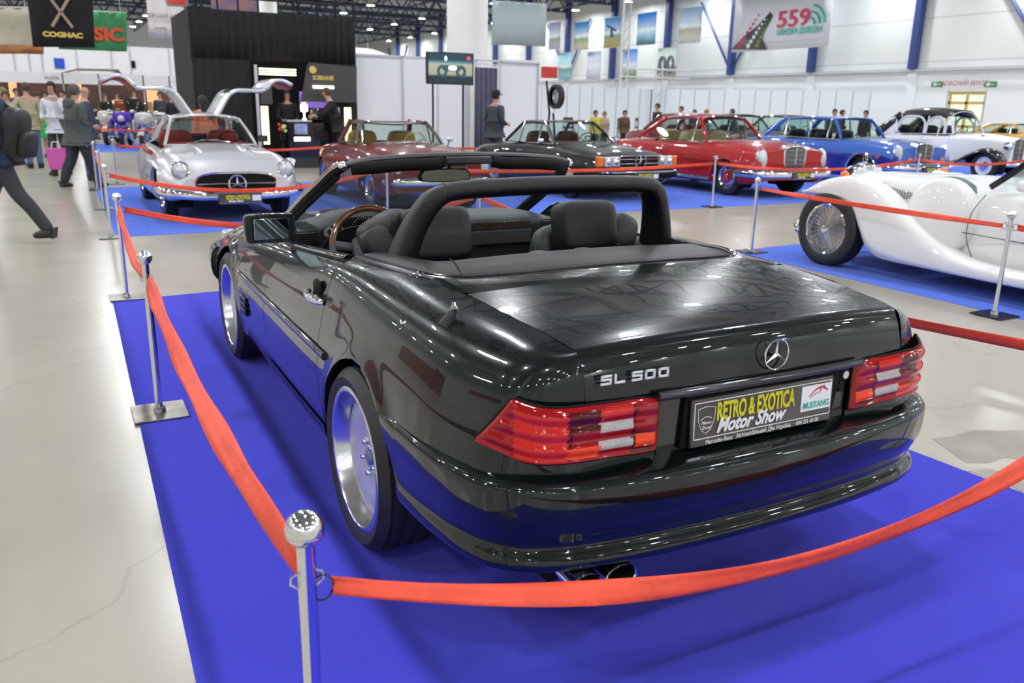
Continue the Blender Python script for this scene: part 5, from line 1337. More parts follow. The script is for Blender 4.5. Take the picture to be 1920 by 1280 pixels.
# ---- white open roadster in pre-war style
wr = thing('neoclassic_roadster', 'white open roadster with sweeping fenders, wire wheels and covered side-mounted spare', 'car', (5.99, 3.42, 0))
RG = [(.35, .722, .715), (.18, .83, .715), (0, .885, .712), (-.25, .915, .665), (-.42, .875, .42), (-.50, .84, .29), (-.64, .76, .20), (-.80, .65, .182), (-1.05, .487, .178), (-1.29, .377, .174), (-1.5, .312, .170), (-1.72, .286, .167), (-2.3, .282, .165), (-2.9, .282, .165)]
for s in (-1, 1):
    rows = []
    for y, zr, zl in RG:
        fr = 1 if y > -1.4 else .6
        rows.append([(s * .865, y, zl), (s * .878, y, zl + (zr - zl) * .45), (s * .872, y, max(zr - .06 * fr, zl + .6 * (zr - zl))), (s * .845, y, zr - .012), (s * .78, y, zr + .006), (s * .66, y, zr), (s * .57, y, zr - .03), (s * .50, y, max(zr - .16, .17))])
    G = dens2(np.array(rows), 5, 3)
    bm = NB(); grid(bm, G); ob('front_fender', bm, WHP, wr, solid=.02)
    # rear fender
    RR = [(-2.75, .30), (-2.85, .55), (-3.05, .78), (-3.35, .86), (-3.65, .78), (-3.95, .55), (-4.15, .35)]
    rows = [[(s * .87, y + (.0), max(z - .22, .25)), (s * .885, y, z - .08), (s * .84, y, z - .01), (s * .70, y, z), (s * .58, y, z - .05)] for y, z in RR]
    bm = NB(); grid(bm, dens2(np.array(rows), 4, 3)); ob('rear_fender', bm, WHP, wr, solid=.02)
    bm = NB(); lathe(bm, [(.001, -.11), (.31, -.11), (.34, -.07), (.348, 0), (.340, .05), (.30, .085), (.001, .105)], 56, Matrix.Translation((s * .62, -1.10, .625)) @ Matrix.Rotation(s * PI / 2, 4, 'Y')); ob('spare_wheel_cover', bm, WHP, wr)
    bm = NB(); lathe(bm, [(.352, -.10), (.352, -.04), (.345, -.04), (.345, -.10)], 56, Matrix.Translation((s * .62, -1.10, .625)) @ Matrix.Rotation(s * PI / 2, 4, 'Y'), caps=False); ob('cover_shade_ring', bm, pm('teal_painted_shade', (.05, .12, .13), .4), wr)  # dark teal ring paints in the shadow round the cover's edge
    bm = NB(); lathe(bm, [(.001, -.13), (.035, -.115), (.066, -.06), (.082, .02), (.086, .07), (.080, .085)], 28, Matrix.Translation((s * .52, -.22, .865)) @ Matrix.Rotation(-PI / 2, 4, 'X')); hl = ob('headlight', bm, WHP, wr)
    bm = NB(); lathe(bm, [(.080, .08), (.05, .10), (.001, .105)], 24, Matrix.Translation((s * .52, -.22, .865)) @ Matrix.Rotation(-PI / 2, 4, 'X')); ob('lens', bm, LAMPGLASS, hl)
    bm = NB(); tube(bm, [(s * .52, -.22, .80), (s * .46, -.24, .70)], .012, 6); ob('lamp_stalk', bm, BLACK, hl)
    bm = NB(); ball(bm, (s * .76, -.07, .925), .042, 14, sc=(1, 1, .75)); ob('turn_signal', bm, AMBER, wr)
    for y in (0, -3.35): wheel_obj(wr, s * .775, y, .372, .20, .252, 'wire', zc=.376)
    bm = NB(); box(bm, (s * .468, -.52, .765), (.02, .27, .075), rot=(.12, 0, 0)); vg = ob('side_vent', bm, pm('vent_chrome', (.4, .4, .38), .25, .9), wr, bevel=.01)
    for k in range(8):
        bm = NB(); box(bm, (s * .482, -.62 + .03 * k, .765), (.006, .006, .07), rot=(.12, 0, 0)); ob('vent_bar', bm, CHROME, vg, smooth=False)
    bm = NB(); tube(bm, [(s * .61, -1.50, .92), (s * .57, -1.66, 1.06), (s * .53, -1.80, 1.20)], [(.03, .02)] * 3, 8, ref=(0, 1, 0)); ob('windshield_post', bm, GLOSSBLACK, wr)
    bm = NB(); rbox(bm, (s * .74, -1.86, .965), (.12, .07, .09), .6); ob('door_mirror', bm, WHP, wr)
    # door cut lines
    P = [(s * .655, -1.50, .86), (s * .70, -1.43, .70), (s * .715, -1.42, .5), (s * .70, -1.50, .30)]
    bm = NB(); tube(bm, dens(np.array(P), 5), .0035, 5); ob('door_seam', bm, BLACK, wr)
    bm = NB(); tube(bm, [(s * .70, -1.30, .52), (s * .716, -1.6, .515), (s * .74, -2.3, .50)], .0035, 5); ob('door_seam', bm, BLACK, wr)
BD = [(.32, .34, .90), (.1, .38, .925), (-.5, .455, .95), (-1.0, .53, .968), (-1.5, .63, .955), (-1.9, .70, .93), (-2.6, .74, .91), (-3.2, .72, .89), (-3.8, .62, .84), (-4.15, .48, .70)]
def wsec(y, w_, z):
    return [(0, y, z), (.45 * w_, y, z - .008), (.78 * w_, y, z - .035), (.94 * w_, y, z - .09), (w_, y, z - .18), (w_ * 1.02, y, z - .40), (w_ * 1.0, y, .30), (w_ * .9, y, .22)]
rows = np.array([[(-p[0], p[1], p[2]) for p in wsec(*b_)[::-1][:-1]] + wsec(*b_) for b_ in BD])
Gd = dens2(rows, 5, 3)
bm = NB(); vs = grid(bm, Gd)
# open cockpit
kill = [f for f in bm.faces if -3.15 < f.calc_center_median().y < -1.72 and abs(f.calc_center_median().x) < .55 and f.calc_center_median().z > .75]
bmesh.ops.delete(bm, geom=kill, context='FACES'); bm.faces.new(vs[0]); bm.faces.new(vs[-1])
ob('body', bm, WHP, wr)
bm = NB(); tube(bm, [(-.53, -1.80, 1.20), (-.2, -1.78, 1.215), (.2, -1.78, 1.215), (.53, -1.80, 1.20)], .018, 8); ob('windshield_frame', bm, GLOSSBLACK, wr)
bm = NB(); grid(bm, [[(x * (.60 - .06 * t), -1.52 - .28 * t + .03 * (1 - x * x), .925 + .28 * t) for x in np.linspace(-1, 1, 9)] for t in (0, .5, 1)]); ob('windshield_glass', bm, GREENGLASS, wr, flat_angle=0)
bm = NB(); box(bm, (0, -2.45, .50), (1.2, 1.5, .5)); ob('cabin_floor', bm, BLACK, wr, smooth=False)
for s in (-1, 1):
    bm = NB(); rbox(bm, (s * .30, -2.75, .85), (.50, .2, .45), .4); rbox(bm, (s * .30, -2.45, .72), (.5, .5, .15), .4); ob('seat', bm, LEATHER, wr)
bm = NB(); prism(bm, [(-.24, .30), (-.28, .85), (-.2, .96), (0, 1.0), (.2, .96), (.28, .85), (.24, .30)], 0, .12, Matrix.Translation((0, .40, 0)) @ Matrix.Rotation(PI / 2, 4, 'X')); ob('grille_shell', bm, CHROME, wr, bevel=.02)
bm = NB(); star_ring(bm, (0, 0, 0), .035, Matrix.Translation((0, .34, 1.045)), tr=.003); ob('hood_star', bm, CHROME, wr)
bumper(wr, [(.84, .22, .34), (.83, .42, .34), (.70, .50, .34), (.3, .52, .34), (0, .52, .34)], (.055, .03))
bm = NB(); tube(bm, [(.4, -.05, .30), (.4, -3.6, .30)], .06, 6); tube(bm, [(-.4, -.05, .30), (-.4, -3.6, .30)], .06, 6); tube(bm, [(-.75, 0, .37), (.75, 0, .37)], .04, 8); tube(bm, [(-.75, -3.35, .37), (.75, -3.35, .37)], .04, 8); ob('chassis', bm, BLACK, wr)

# ---- farther cars, seen over the front row
YELP = paint('pale_yellow_paint', (.55, .50, .28)); DGR = paint('dark_grey_paint', (.05, .055, .06))
def far_car(name, label, loc, rz, p1, roofp, h=1.40, L=4.6, conv=False, **gx):
    e = -(L - .85)
    gh = dict(A=(.66, -.80, .88), B=(.53, -1.25, h - .05), C=(.51, -2.2, h - .06), D=(.64, -2.85, .88), crown=.05, arch=.02, cw=(.06, .03), bp=[-1.3], roof=not conv)
    gh.update(gx)
    return classic(name, label, loc, rz, dict(paint=p1, roofpaint=roofp, wb=2.65, Ra=.34, wr=.315, wx=.735, ww=.17, wstyle=(BRUSHED, CHROME), hoodrow=8,
      st=[(e, .66, .70, .76, .68, .56, .62, .34), (e + .3, .74, .80, .85, .80, .58, .72, .28), (-2.6, .77, .85, .90, .86, .60, .80, .24), (-1.5, .77, .86, .90, .87, .60, .82, .22), (-.7, .765, .85, .92, .87, .60, .82, .22), (.2, .74, .80, .86, .85, .58, .80, .25), (.65, .71, .74, .78, .82, .55, .76, .30), (.78, .68, .70, .73, .79, .53, .74, .34)],
      cuts=dict(hood=(-.62, .66), trunk=(e + .1, -2.95), doors=[(-1.7, -.68)], open=(-2.5, -.85, 10)), gh=gh))
fr = far_car('hardtop_roadster', 'dark red hard-top car parked behind the black roadster', (15.6, 16.9, 0), rad(182), MAROON, MAROON)
for s in (-1, 1): euro_lamp(fr, s * .66, .68, .64, .09, .15)
bumper(fr, [(.84, .3, .42), (.8, .76, .42), (.4, .86, .42), (0, .88, .42)], (.05, .03))
fy = far_car('convertible_car', 'pale yellow car with dark fabric roof, between the red and blue cars', (20.2, 17.3, 0), rad(180), YELP, DGR)
bumper(fy, [(.84, .3, .42), (.8, .76, .42), (.4, .86, .42), (0, .88, .42)], (.05, .03))
fg = far_car('saloon_car', 'dark grey car half hidden beyond the pale yellow one', (17.9, 17.2, 0), rad(180), DGR, DGR)
fw = far_car('convertible_car', 'white open car beyond the blue saloon', (26.0, 16.5, 0), rad(180), WHP, WHP, conv=True)
fo = far_car('coupe_car', 'low orange-yellow car beyond the white vintage saloon', (30.5, 16.0, 0), rad(180), paint('orange_yellow_paint', (.75, .38, .03)), paint('orange_yellow_paint', (.75, .38, .03)), h=1.25)

# ================================================================ MOTORCYCLES
def bike(label, loc, rz, tank, fairing):
    t = thing('touring_motorcycle', label, 'motorcycle', loc, rz, 'touring motorcycles beside the black booth')
    for y, R in ((.0, .31), (-1.62, .30)):
        M = Matrix.Rotation(PI / 2, 4, 'Y')
        bm = NB(); lathe(bm, [(R - .10, -.055), (R - .03, -.07), (R, -.035), (R, .035), (R - .03, .07), (R - .10, .055)], 36, M, caps=False); w_ = ob('wheel', bm, RUBBER, t, (0, y, R + .005))
        bm = NB(); lathe(bm, [(R - .095, -.05), (R - .115, -.04), (R - .115, .04), (R - .095, .05)], 36, M, caps=False)
        for k in range(10):
            a = 2 * PI * k / 10; tube(bm, [(0, .03 * math.cos(a), .03 * math.sin(a)), (0, (R - .11) * math.cos(a), (R - .11) * math.sin(a))], .010, 5)
        ob('rim', bm, CHROME, w_)
        bm = NB(); lathe(bm, [(.001, .062), (.13, .062), (.13, .066), (.001, .07)], 24, M); lathe(bm, [(.001, -.062), (.13, -.062), (.13, -.066), (.001, -.07)], 24, M); ob('brake_disc', bm, BRUSHED, w_)
        bm = NB(); G = [[(q * .085, (R + .04) * math.cos(a), (R + .04) * math.sin(a) - .03 * q * q) for q in np.linspace(-1, 1, 7)] for a in np.linspace(rad(25), rad(165), 14)]
        grid(bm, G); ob('mudguard', bm, fairing, t, (0, y, R + .005), solid=.008)
    for s in (-1, 1):
        bm = NB(); tube(bm, [(s * .10, .0, .31), (s * .10, -.16, .62), (s * .09, -.28, .92)], .026, 8); ob('fork_leg', bm, CHROME, t)
        bm = NB(); tube(bm, [(s * .05, -.30, .98), (s * .22, -.34, 1.04), (s * .38, -.46, 1.02)], .014, 8); tube(bm, [(s * .30, -.42, 1.03), (s * .42, -.50, 1.01)], .02, 8); ob('handlebar', bm, BLACK, t)
        bm = NB(); ball(bm, (s * .34, -.26, 1.13), 1, 14, sc=(.07, .03, .045)); ob('mirror', bm, CHROME, t)
        bm = NB(); tube(bm, [(s * .12, -.55, .30), (s * .20, -.9, .20), (s * .22, -1.5, .22), (s * .22, -2.0, .26)], [.03, .035, .045, .05], 10); ob('exhaust_pipe', bm, CHROME, t)
        bm = NB(); rbox(bm, (s * .30, -1.70, .66), (.20, .55, .30), .4); ob('pannier', bm, fairing, t)
        bm = NB(); lathe(bm, [(.05, 0), (.075, .05), (.075, .14), (.05, .2)], 12, Matrix.Translation((s * .08, -.68, .42)) @ Matrix.Rotation(s * rad(55), 4, 'Y')); ob('cylinder', bm, BRUSHED, t)
        bm = NB(); rbox(bm, (s * .30, -.30, .70), (.08, .22, .40), .5, rot=(0, 0, s * -.3)); ob('leg_shield', bm, fairing, t)
    bm = NB(); rbox(bm, (0, -.70, .46), (.36, .56, .36), .5); ob('engine', bm, BRUSHED, t)
    bm = NB(); rbox(bm, (0, -.62, .80), (.34, .66, .26), .6); ob('fuel_tank', bm, tank, t)
    bm = NB(); rbox(bm, (0, -1.28, .76), (.36, .80, .16), .5); ob('seat', bm, LEATHER, t)
    bm = NB(); rbox(bm, (0, -1.85, .95), (.46, .36, .30), .4); ob('top_box', bm, fairing, t)
    bm = NB(); rbox(bm, (0, -.18, .93), (.52, .24, .36), .55); ob('fairing', bm, fairing, t)
    bm = NB(); lathe(bm, [(.001, .03), (.07, .02), (.10, 0)], 20, Matrix.Translation((0, -.06, .90)) @ Matrix.Rotation(-PI / 2, 4, 'X')); ob('headlight', bm, LAMPGLASS, t)
    bm = NB(); G = [[(x * (.26 - .05 * q), -.20 - .20 * q - .06 * x * x, 1.06 + .36 * q) for x in np.linspace(-1, 1, 9)] for q in np.linspace(0, 1, 5)]; grid(bm, G); ob('windscreen', bm, glassmat('bike_screen', (.6, .58, .55), .3), t, solid=.004, flat_angle=0)
    for s in (-1, 1):
        bm = NB(); ball(bm, (s * .16, -.02, .74), .04, 12); ob('fog_lamp', bm, CHROME, t)
    return t
SILB = paint('bike_silver', (.62, .62, .60), .6); PURB = paint('bike_purple', (.10, .04, .42), .3); CRMB = paint('bike_cream', (.72, .66, .58), .2)
bike('silver touring motorcycle, nearest the winged coupe', (.72, 25.6, .004), rad(160), SILB, SILB)
bike('purple touring motorcycle in the middle of three', (.22, 27.0, .004), rad(168), PURB, PURB)
bike('cream touring motorcycle, leftmost of the three', (-.12, 28.9, .004), rad(165), CRMB, CRMB)
# ================================================================ BARRIER POSTS AND RIBBONS
REDR = pm('red_ribbon_cloth', (.92, .085, .035), .55, noise=(8, .25), bump=(60, .3))
POSTG = 'chrome barrier posts round the cars'
PLATEM = pm('worn_steel_plate', (.34, .32, .27), .35, .9, noise=(12, .5))
def post(x, y, label, h=.7825, rz=0.0, base=PLATEM):
    t = thing('barrier_post', label, 'barrier post', (x, y, 0.004), rz)
    bm = NB(); box(bm, (0, 0, .006), (.25, .26, .010)); ob('base_plate', bm, base, t, bevel=.002)
    bm = NB(); lathe(bm, [(.030, .011), (.028, .03), (.0180, .035), (.0165, h - .030), (.019, h - .026)], 24); ob('pole', bm, CHROME, t)
    bm = NB(); ball(bm, (0, 0, h), .0345, 36); lathe(bm, [(.0347, -.001), (.0347, .001)], 32, Matrix.Translation((0, 0, h - .008)), caps=False); ob('ball_finial', bm, CHROME, t)
    bm = NB(); tube(bm, [(.0170, 0, h - .085), (.028, 0, h - .090), (.030, 0, h - .105), (.0170, 0, h - .115)], .0022, 6); tube(bm, [(-.0170, 0, h - .085), (-.028, 0, h - .090), (-.030, 0, h - .105), (-.0170, 0, h - .115)], .0022, 6); ob('eyelet', bm, CHROME, t)
    return t
def ribbon(p, q, sag, label, w_=.048, twist=0.0, n=30, ring=True, tilt=0.0):
    p, q = Vector(p), Vector(q); mid = (p + q) / 2
    o = thing('barrier_ribbon', label, 'ribbon', tuple(mid)); side = (q - p); side.z = 0; side.normalize(); nrm_ = Vector((-side.y, side.x, 0))
    G = []
    for i in range(n + 1):
        t = i / n; c_ = p.lerp(q, t) - Vector((0, 0, sag * 4 * t * (1 - t))); a = twist * (.35 + math.sin(t * 7 + 1) * .5) + .25 * math.sin(t * 11) + tilt * min(1, t * 8, (1 - t) * 8)
        pinch = 1 - .35 * max(0, math.sin(t * 5.3 + 2)) * (1 if twist else 0); e = Vector((0, 0, 1)) * math.cos(a) + nrm_ * math.sin(a)
        G.append([c_ - mid + e * (w_ * pinch * k) + nrm_ * (.004 * math.sin(k * 9 + t * 20)) for k in (-.5, -.25, 0, .25, .5)])
    bm = NB(); grid(bm, G); ob('band', bm, REDR, o, solid=.0012, flat_angle=0)
    if ring:
        for e_, d in ((p, side), (q, -side)):
            c_ = e_ - mid - d * .018
            bm = NB(); tube(bm, [c_ + d * (.020 * math.cos(u)) + Vector((0, 0, .026 * math.sin(u))) for u in np.linspace(0, 2 * PI, 19)[:-1]], .0022, 6, closed=True); ob('hook_ring', bm, GLOSSBLACK, o)
    return o
S1 = (-1.369, -1.274); S2 = (-1.366, 1.68); S3 = (-1.31, 4.50)
post(*S1, 'chrome barrier post nearest the camera, left of the twin exhausts')
post(*S2, 'chrome barrier post beside the left door of the dark convertible')
post(*S3, 'chrome barrier post left of the dark convertible nose')
post(-1.235, 7.82, 'barrier post at the near corner of the winged coupe carpet')
post(-1.165, 10.62, 'barrier post halfway along the left of the winged coupe')
post(-1.12, 13.48, 'farthest barrier post left of the winged coupe')
post(2.12, 8.05, 'barrier post seen through the windscreen of the dark convertible')
post(7.61, 7.98, 'barrier post between the black roadster and the red coupe', base=BLACK)
post(12.6, 8.05, 'barrier post between the red coupe and the blue saloon', base=BLACK)
post(16.6, 8.15, 'barrier post right of the blue saloon radiator', base=BLACK)
post(5.03, 4.33, 'barrier post ahead of the white roadster front wheel', base=GLOSSBLACK)
post(4.69, 1.27, 'barrier post beside the door of the white roadster', base=GLOSSBLACK)
post(1.55, -1.27, 'barrier post off the right rear corner of the dark convertible')
post(1.75, 4.5, 'barrier post off the right front corner of the dark convertible')
post(-.75, 14.5, 'rear barrier post behind the winged coupe'); post(3.6, 14.25, 'rear barrier post behind the maroon roadster')
ZH = .69
ribbon((S1[0] + .045, S1[1] + .0, ZH - .028), (1.50, -1.27, ZH + .01), .285, 'red ribbon sagging across the foreground behind the rear bumper', twist=.8, w_=.056)
ribbon((S1[0], S1[1] + .06, ZH), (S2[0], S2[1] - .06, ZH), .085, 'red ribbon along the left side of the dark convertible, nearest stretch', w_=.060, tilt=-.95)
ribbon((S2[0], S2[1] + .05, ZH), (S3[0], S3[1] - .05, ZH + .02), .09, 'red ribbon along the left side, beyond the second post', w_=.055, tilt=-.8)
ribbon((S3[0] + .05, S3[1], ZH), (1.70, 4.5, ZH), .20, 'red ribbon across the front of the dark convertible')
ribbon((-1.185, 7.82, ZH), (2.07, 8.05, ZH), .22, 'red ribbon across the front of the winged silver coupe')
ribbon((2.17, 8.05, ZH), (7.56, 7.98, ZH), .07, 'red ribbon in front of the maroon and black roadsters')
ribbon((7.66, 7.98, ZH), (12.55, 8.05, ZH), .14, 'red ribbon in front of the red coupe')
ribbon((12.65, 8.05, ZH), (16.55, 8.15, ZH), .12, 'red ribbon in front of the blue saloon')
ribbon((16.65, 8.15, ZH), (21.5, 8.2, ZH), .15, 'red ribbon in front of the white vintage saloon')
ribbon((-1.235, 7.88, ZH), (-1.165, 10.56, ZH), .10, 'red ribbon left of the winged coupe, nearer stretch'); ribbon((-1.165, 10.68, ZH), (-1.12, 13.42, ZH), .10, 'red ribbon left of the winged coupe, farther stretch')
ribbon((-.70, 14.5, ZH), (3.55, 14.25, ZH), .10, 'red ribbon behind the winged coupe')
ribbon((3.65, 14.25, ZH), (9.5, 14.4, ZH), .08, 'red ribbon behind the maroon and black roadsters')
ribbon((5.03, 4.27, ZH + .01), (4.69, 1.33, ZH + .01), .012, 'red ribbon beside the white roadster, front stretch', twist=.6)
ribbon((4.69, 1.21, ZH + .01), (4.62, -2.4, ZH + .01), .05, 'red ribbon beside the white roadster, rear stretch')
ribbon((1.55, -1.21, ZH), (1.75, 4.44, ZH), .12, 'red ribbon along the right side of the dark convertible')
post(-.95, 24.6, 'barrier post left of the motorcycles'); post(2.25, 24.6, 'barrier post right of the motorcycles')
ribbon((-.9, 24.6, .70), (2.2, 24.6, .70), .08, 'red ribbon in front of the motorcycles')
# ================================================================ PEOPLE
SKIN = pm('skin', (.52, .30, .21), .5, noise=(20, .1)); HAIRD = pm('dark_hair', (.018, .012, .010), .6, noise=(60, .5)); HAIRG = pm('greying_hair', (.10, .09, .085), .65, noise=(60, .5)); HAIRB = pm('brown_hair', (.09, .05, .025), .6, noise=(60, .5)); HAIRY = pm('blond_hair', (.35, .24, .11), .6, noise=(60, .4))
SHOE = pm('dark_shoe_leather', (.02, .016, .014), .4)
def cloth(name, c): return pm(name, c, .85, noise=(12, .25), bump=(35, .35))
def skinned(name, J, E_, root, mat, parent, sub=2, extra=None):
    """one continuous surface grown over a joint graph: J name -> (pos, radius or (rx, ry))"""
    bm = NB(); lay = bm.verts.layers.skin.verify(); V = {}
    for k, (p, r) in J.items():
        v = bm.verts.new(p); rr = r if isinstance(r, tuple) else (r, r); v[lay].radius = rr; v[lay].use_root = (k == root); V[k] = v
    for a, b_ in E_: bm.edges.new((V[a], V[b_]))
    me = bpy.data.meshes.new(name); bm.to_mesh(me); bm.free()
    o = bpy.data.objects.new(name, me); COL.objects.link(o)
    m = o.modifiers.new('skin', 'SKIN'); m.use_smooth_shade = True; m.branch_smoothing = .3
    m = o.modifiers.new('sub', 'SUBSURF'); m.levels = sub - 1; m.render_levels = sub - 1
    dg = bpy.context.evaluated_depsgraph_get(); me2 = bpy.data.meshes.new_from_object(o.evaluated_get(dg)); bpy.data.objects.remove(o)
    if extra:
        bm = NB(); bm.from_mesh(me2); extra(bm); bm.to_mesh(me2); bm.free()
    me2.name = name; me2.materials.clear(); me2.materials.append(mat); me2.polygons.foreach_set('use_smooth', [True] * len(me2.polygons))
    o = bpy.data.objects.new(name, me2); return link(o, parent)
def person(label, loc, face, top, bottom, hair, H=1.76, jacket=True, lean=0.0, armL='down', armR='down', stride=0.0, turn=0.0, build=1.0, skirt=False, hairlong=False, cap=None, bald=False, group=None, fine=False, sleeve=True, nod=0.0, collar=None, shoes=SHOE):
    """stands facing local +Y rotated by face degrees"""
    t = thing('person', label, 'person', loc, rad(face), group); k = H / 1.76; b_ = build
    def P(x, y, z): return Vector((x * k, (y + lean * max(0, z - .92)) * k, z * k))
    J = {}
    hip, nk = .94, 1.47
    J['pel'] = (P(0, 0, .96), (.135 * b_, .10 * b_)); J['waist'] = (P(0, .005, 1.10), (.125 * b_, .09 * b_)); J['chest'] = (P(0, .01, 1.28), (.15 * b_, .105 * b_)); J['ucl'] = (P(0, 0, 1.40), (.12 * b_, .085)); J['neck'] = (P(0, .005, 1.50), .052)
    hd = nod
    J['jaw'] = (P(0, .03 + hd, 1.575), (.060, .068)); J['face'] = (P(0, .025 + hd, 1.645), (.074, .090)); J['crown'] = (P(0, .005 + hd, 1.715), (.062, .078))
    E_ = [('pel', 'waist'), ('waist', 'chest'), ('chest', 'ucl'), ('ucl', 'neck'), ('neck', 'jaw'), ('jaw', 'face'), ('face', 'crown')]
    for s, nm, arm in ((-1, 'L', armL), (1, 'R', armR)):
        st = stride * (1 if s > 0 else -1)
        J['sh' + nm] = (P(s * .175 * b_, 0, 1.415), .062); E_.append(('ucl', 'sh' + nm))
        if arm == 'down': el, wr_, hd_ = (s * .225 * b_, -.02, 1.14), (s * .235, .05, .90), (s * .23, .08, .81)
        elif arm == 'phone': el, wr_, hd_ = (s * .25, .16, 1.20), (s * .13, .16, 1.44), (s * .09, .12, 1.54)
        elif arm == 'bent': el, wr_, hd_ = (s * .23, -.02, 1.14), (s * .16, .21, 1.06), (s * .13, .30, 1.07)
        elif arm == 'out': el, wr_, hd_ = (s * .24, .12, 1.17), (s * .22, .34, 1.12), (s * .2, .44, 1.13)
        elif arm == 'hip': el, wr_, hd_ = (s * .36, -.08, 1.18), (s * .20, .02, 1.02), (s * .16, .05, 1.0)
        elif arm == 'reach': el, wr_, hd_ = (s * .22, .22, 1.22), (s * .16, .46, 1.16), (s * .14, .55, 1.14)
        el, wr_, hd_ = P(*el), P(*wr_), P(*hd_)
        J['el' + nm] = (el, .043); J['fa' + nm] = (el.lerp(wr_, .5), .037); J['wr' + nm] = (wr_, .025)
        E_ += [('sh' + nm, 'el' + nm), ('el' + nm, 'fa' + nm), ('fa' + nm, 'wr' + nm)]
        d = (hd_ - wr_); d.normalize(); side_ = d.cross(Vector((s, 0, .2))); side_.normalize(); curl = Vector((-s, 0, 0)) if abs(d.z) > .6 else Vector((0, 0, -1))
        J['pm' + nm] = (wr_ + d * .05 * k, (.034, .020)); E_.append(('wr' + nm, 'pm' + nm))
        for fi in range(4):
            f0 = wr_ + d * .088 * k + side_ * (fi - 1.5) * .020; ln = (.040, .045, .042, .033)[fi]
            f1 = f0 + d * ln * .6 + curl * .006; f2 = f1 + d * ln * .5 + curl * .014
            J['f%d%s' % (fi, nm)] = (f0, .0095); J['g%d%s' % (fi, nm)] = (f1, .0085); J['h%d%s' % (fi, nm)] = (f2, .007)
            E_ += [('pm' + nm, 'f%d%s' % (fi, nm)), ('f%d%s' % (fi, nm), 'g%d%s' % (fi, nm)), ('g%d%s' % (fi, nm), 'h%d%s' % (fi, nm))]
        t0 = wr_ + d * .035 + side_ * .034; t1 = t0 + d * .032 + side_ * .012
        J['t0' + nm] = (t0, .011); J['t1' + nm] = (t1, .009); E_ += [('pm' + nm, 't0' + nm), ('t0' + nm, 't1' + nm)]
        J['hp' + nm] = (P(s * .085 * b_, 0, .90), .088 * b_); E_.append(('pel', 'hp' + nm))
        kn = P(s * .095, st * .22 + .02 * abs(stride), .50); an = P(s * .10, st * .42 - (.12 * abs(stride) if st < 0 else 0), .09 + (.06 * abs(stride) if st < 0 else 0))
        J['kn' + nm] = (kn, .058 * b_); J['cf' + nm] = (kn.lerp(an, .35) + Vector((0, -.012, 0)), .052 * b_); J['an' + nm] = (an, .036); J['to' + nm] = (an + Vector((s * .02, .13 * k, -.045 * k - (.03 if st < 0 and stride else 0))), (.036, .024))
        E_ += [('hp' + nm, 'kn' + nm), ('kn' + nm, 'cf' + nm), ('cf' + nm, 'an' + nm), ('an' + nm, 'to' + nm)]
    hc = J['face'][0]
    def face_bits(bm):
        ball(bm, hc + Vector((0, .092, -.012)), .014, 10, sc=(.8, 1.1, 1.2)); ball(bm, hc + Vector((0, .084, -.05)), .018, 10, sc=(1.3, .5, .35))
        for s in (-1, 1): ball(bm, hc + Vector((s * .076, -.005, -.01)), .022, 10, sc=(.4, .7, 1.2)); ball(bm, hc + Vector((s * .030, .076, .006)), .014, 8, sc=(1.1, .6, .8))
    body = skinned('body', J, E_, 'pel', SKIN, t, 3 if fine else 2, face_bits)
    bm = NB()
    for s in (-1, 1): ball(bm, hc + Vector((s * .030, .086, .006)), .007, 8)
    ob('eyes', bm, BLACK, t)
    # top garment
    gj = {}; ge = []
    gr = 1.0 + (.24 if jacket else .12)
    for nm in ('waist', 'chest', 'ucl'): p, r = J[nm]; gj[nm] = (p, (r[0] * gr + .012, r[1] * gr + .02))
    p, r = J['pel']; gj['pel'] = (p + Vector((0, 0, 0)), (r[0] * gr + .015, r[1] * gr + .03)); gj['hem'] = (p + Vector((0, 0, -.16 if jacket else -.07)), (r[0] * gr + .018, r[1] * gr + .03))
    gj['nk'] = (J['neck'][0] + Vector((0, -.01, -.035)), .066 if jacket else .058)
    ge = [('hem', 'pel'), ('pel', 'waist'), ('waist', 'chest'), ('chest', 'ucl'), ('ucl', 'nk')]
    for nm in 'LR':
        gj['sh' + nm] = (J['sh' + nm][0], .078 if jacket else .07); gj['el' + nm] = (J['el' + nm][0], .060 if jacket else .052)
        ge += [('ucl', 'sh' + nm), ('sh' + nm, 'el' + nm)]
        if sleeve: gj['wr' + nm] = (J['wr' + nm][0].lerp(J['el' + nm][0], .08), .042 if jacket else .037); ge.append(('el' + nm, 'wr' + nm))
    tp = skinned('jacket' if jacket else 'shirt', gj, ge, 'pel', top, t, 2)
    if not skirt:
        gj = {'pel': (J['pel'][0] + Vector((0, 0, .10)), (.140 * b_, .11 * b_)), 'pl2': (J['pel'][0] + Vector((0, 0, -.05)), (.15 * b_, .12 * b_))}; ge = [('pel', 'pl2')]
        for nm in 'LR':
            gj['hp' + nm] = (J['hp' + nm][0], .105 * b_); gj['kn' + nm] = (J['kn' + nm][0], .078 * b_); gj['cf' + nm] = (J['cf' + nm][0], .072 * b_); gj['an' + nm] = (J['an' + nm][0] + Vector((0, 0, -.035)), .068)
            ge += [('pl2', 'hp' + nm), ('hp' + nm, 'kn' + nm), ('kn' + nm, 'cf' + nm), ('cf' + nm, 'an' + nm)]
        skinned('trousers', gj, ge, 'pel', bottom, t, 2)
    else:
        bm = NB(); lathe(bm, [(.13, .18), (.155, .05), (.17, -.1), (.21, -.36), (.205, -.37)], 20, Matrix.Translation(P(0, 0, .96)) @ Matrix.Diagonal((1, .8, 1, 1)), caps=False); ob('skirt', bm, bottom, t, solid=.006)
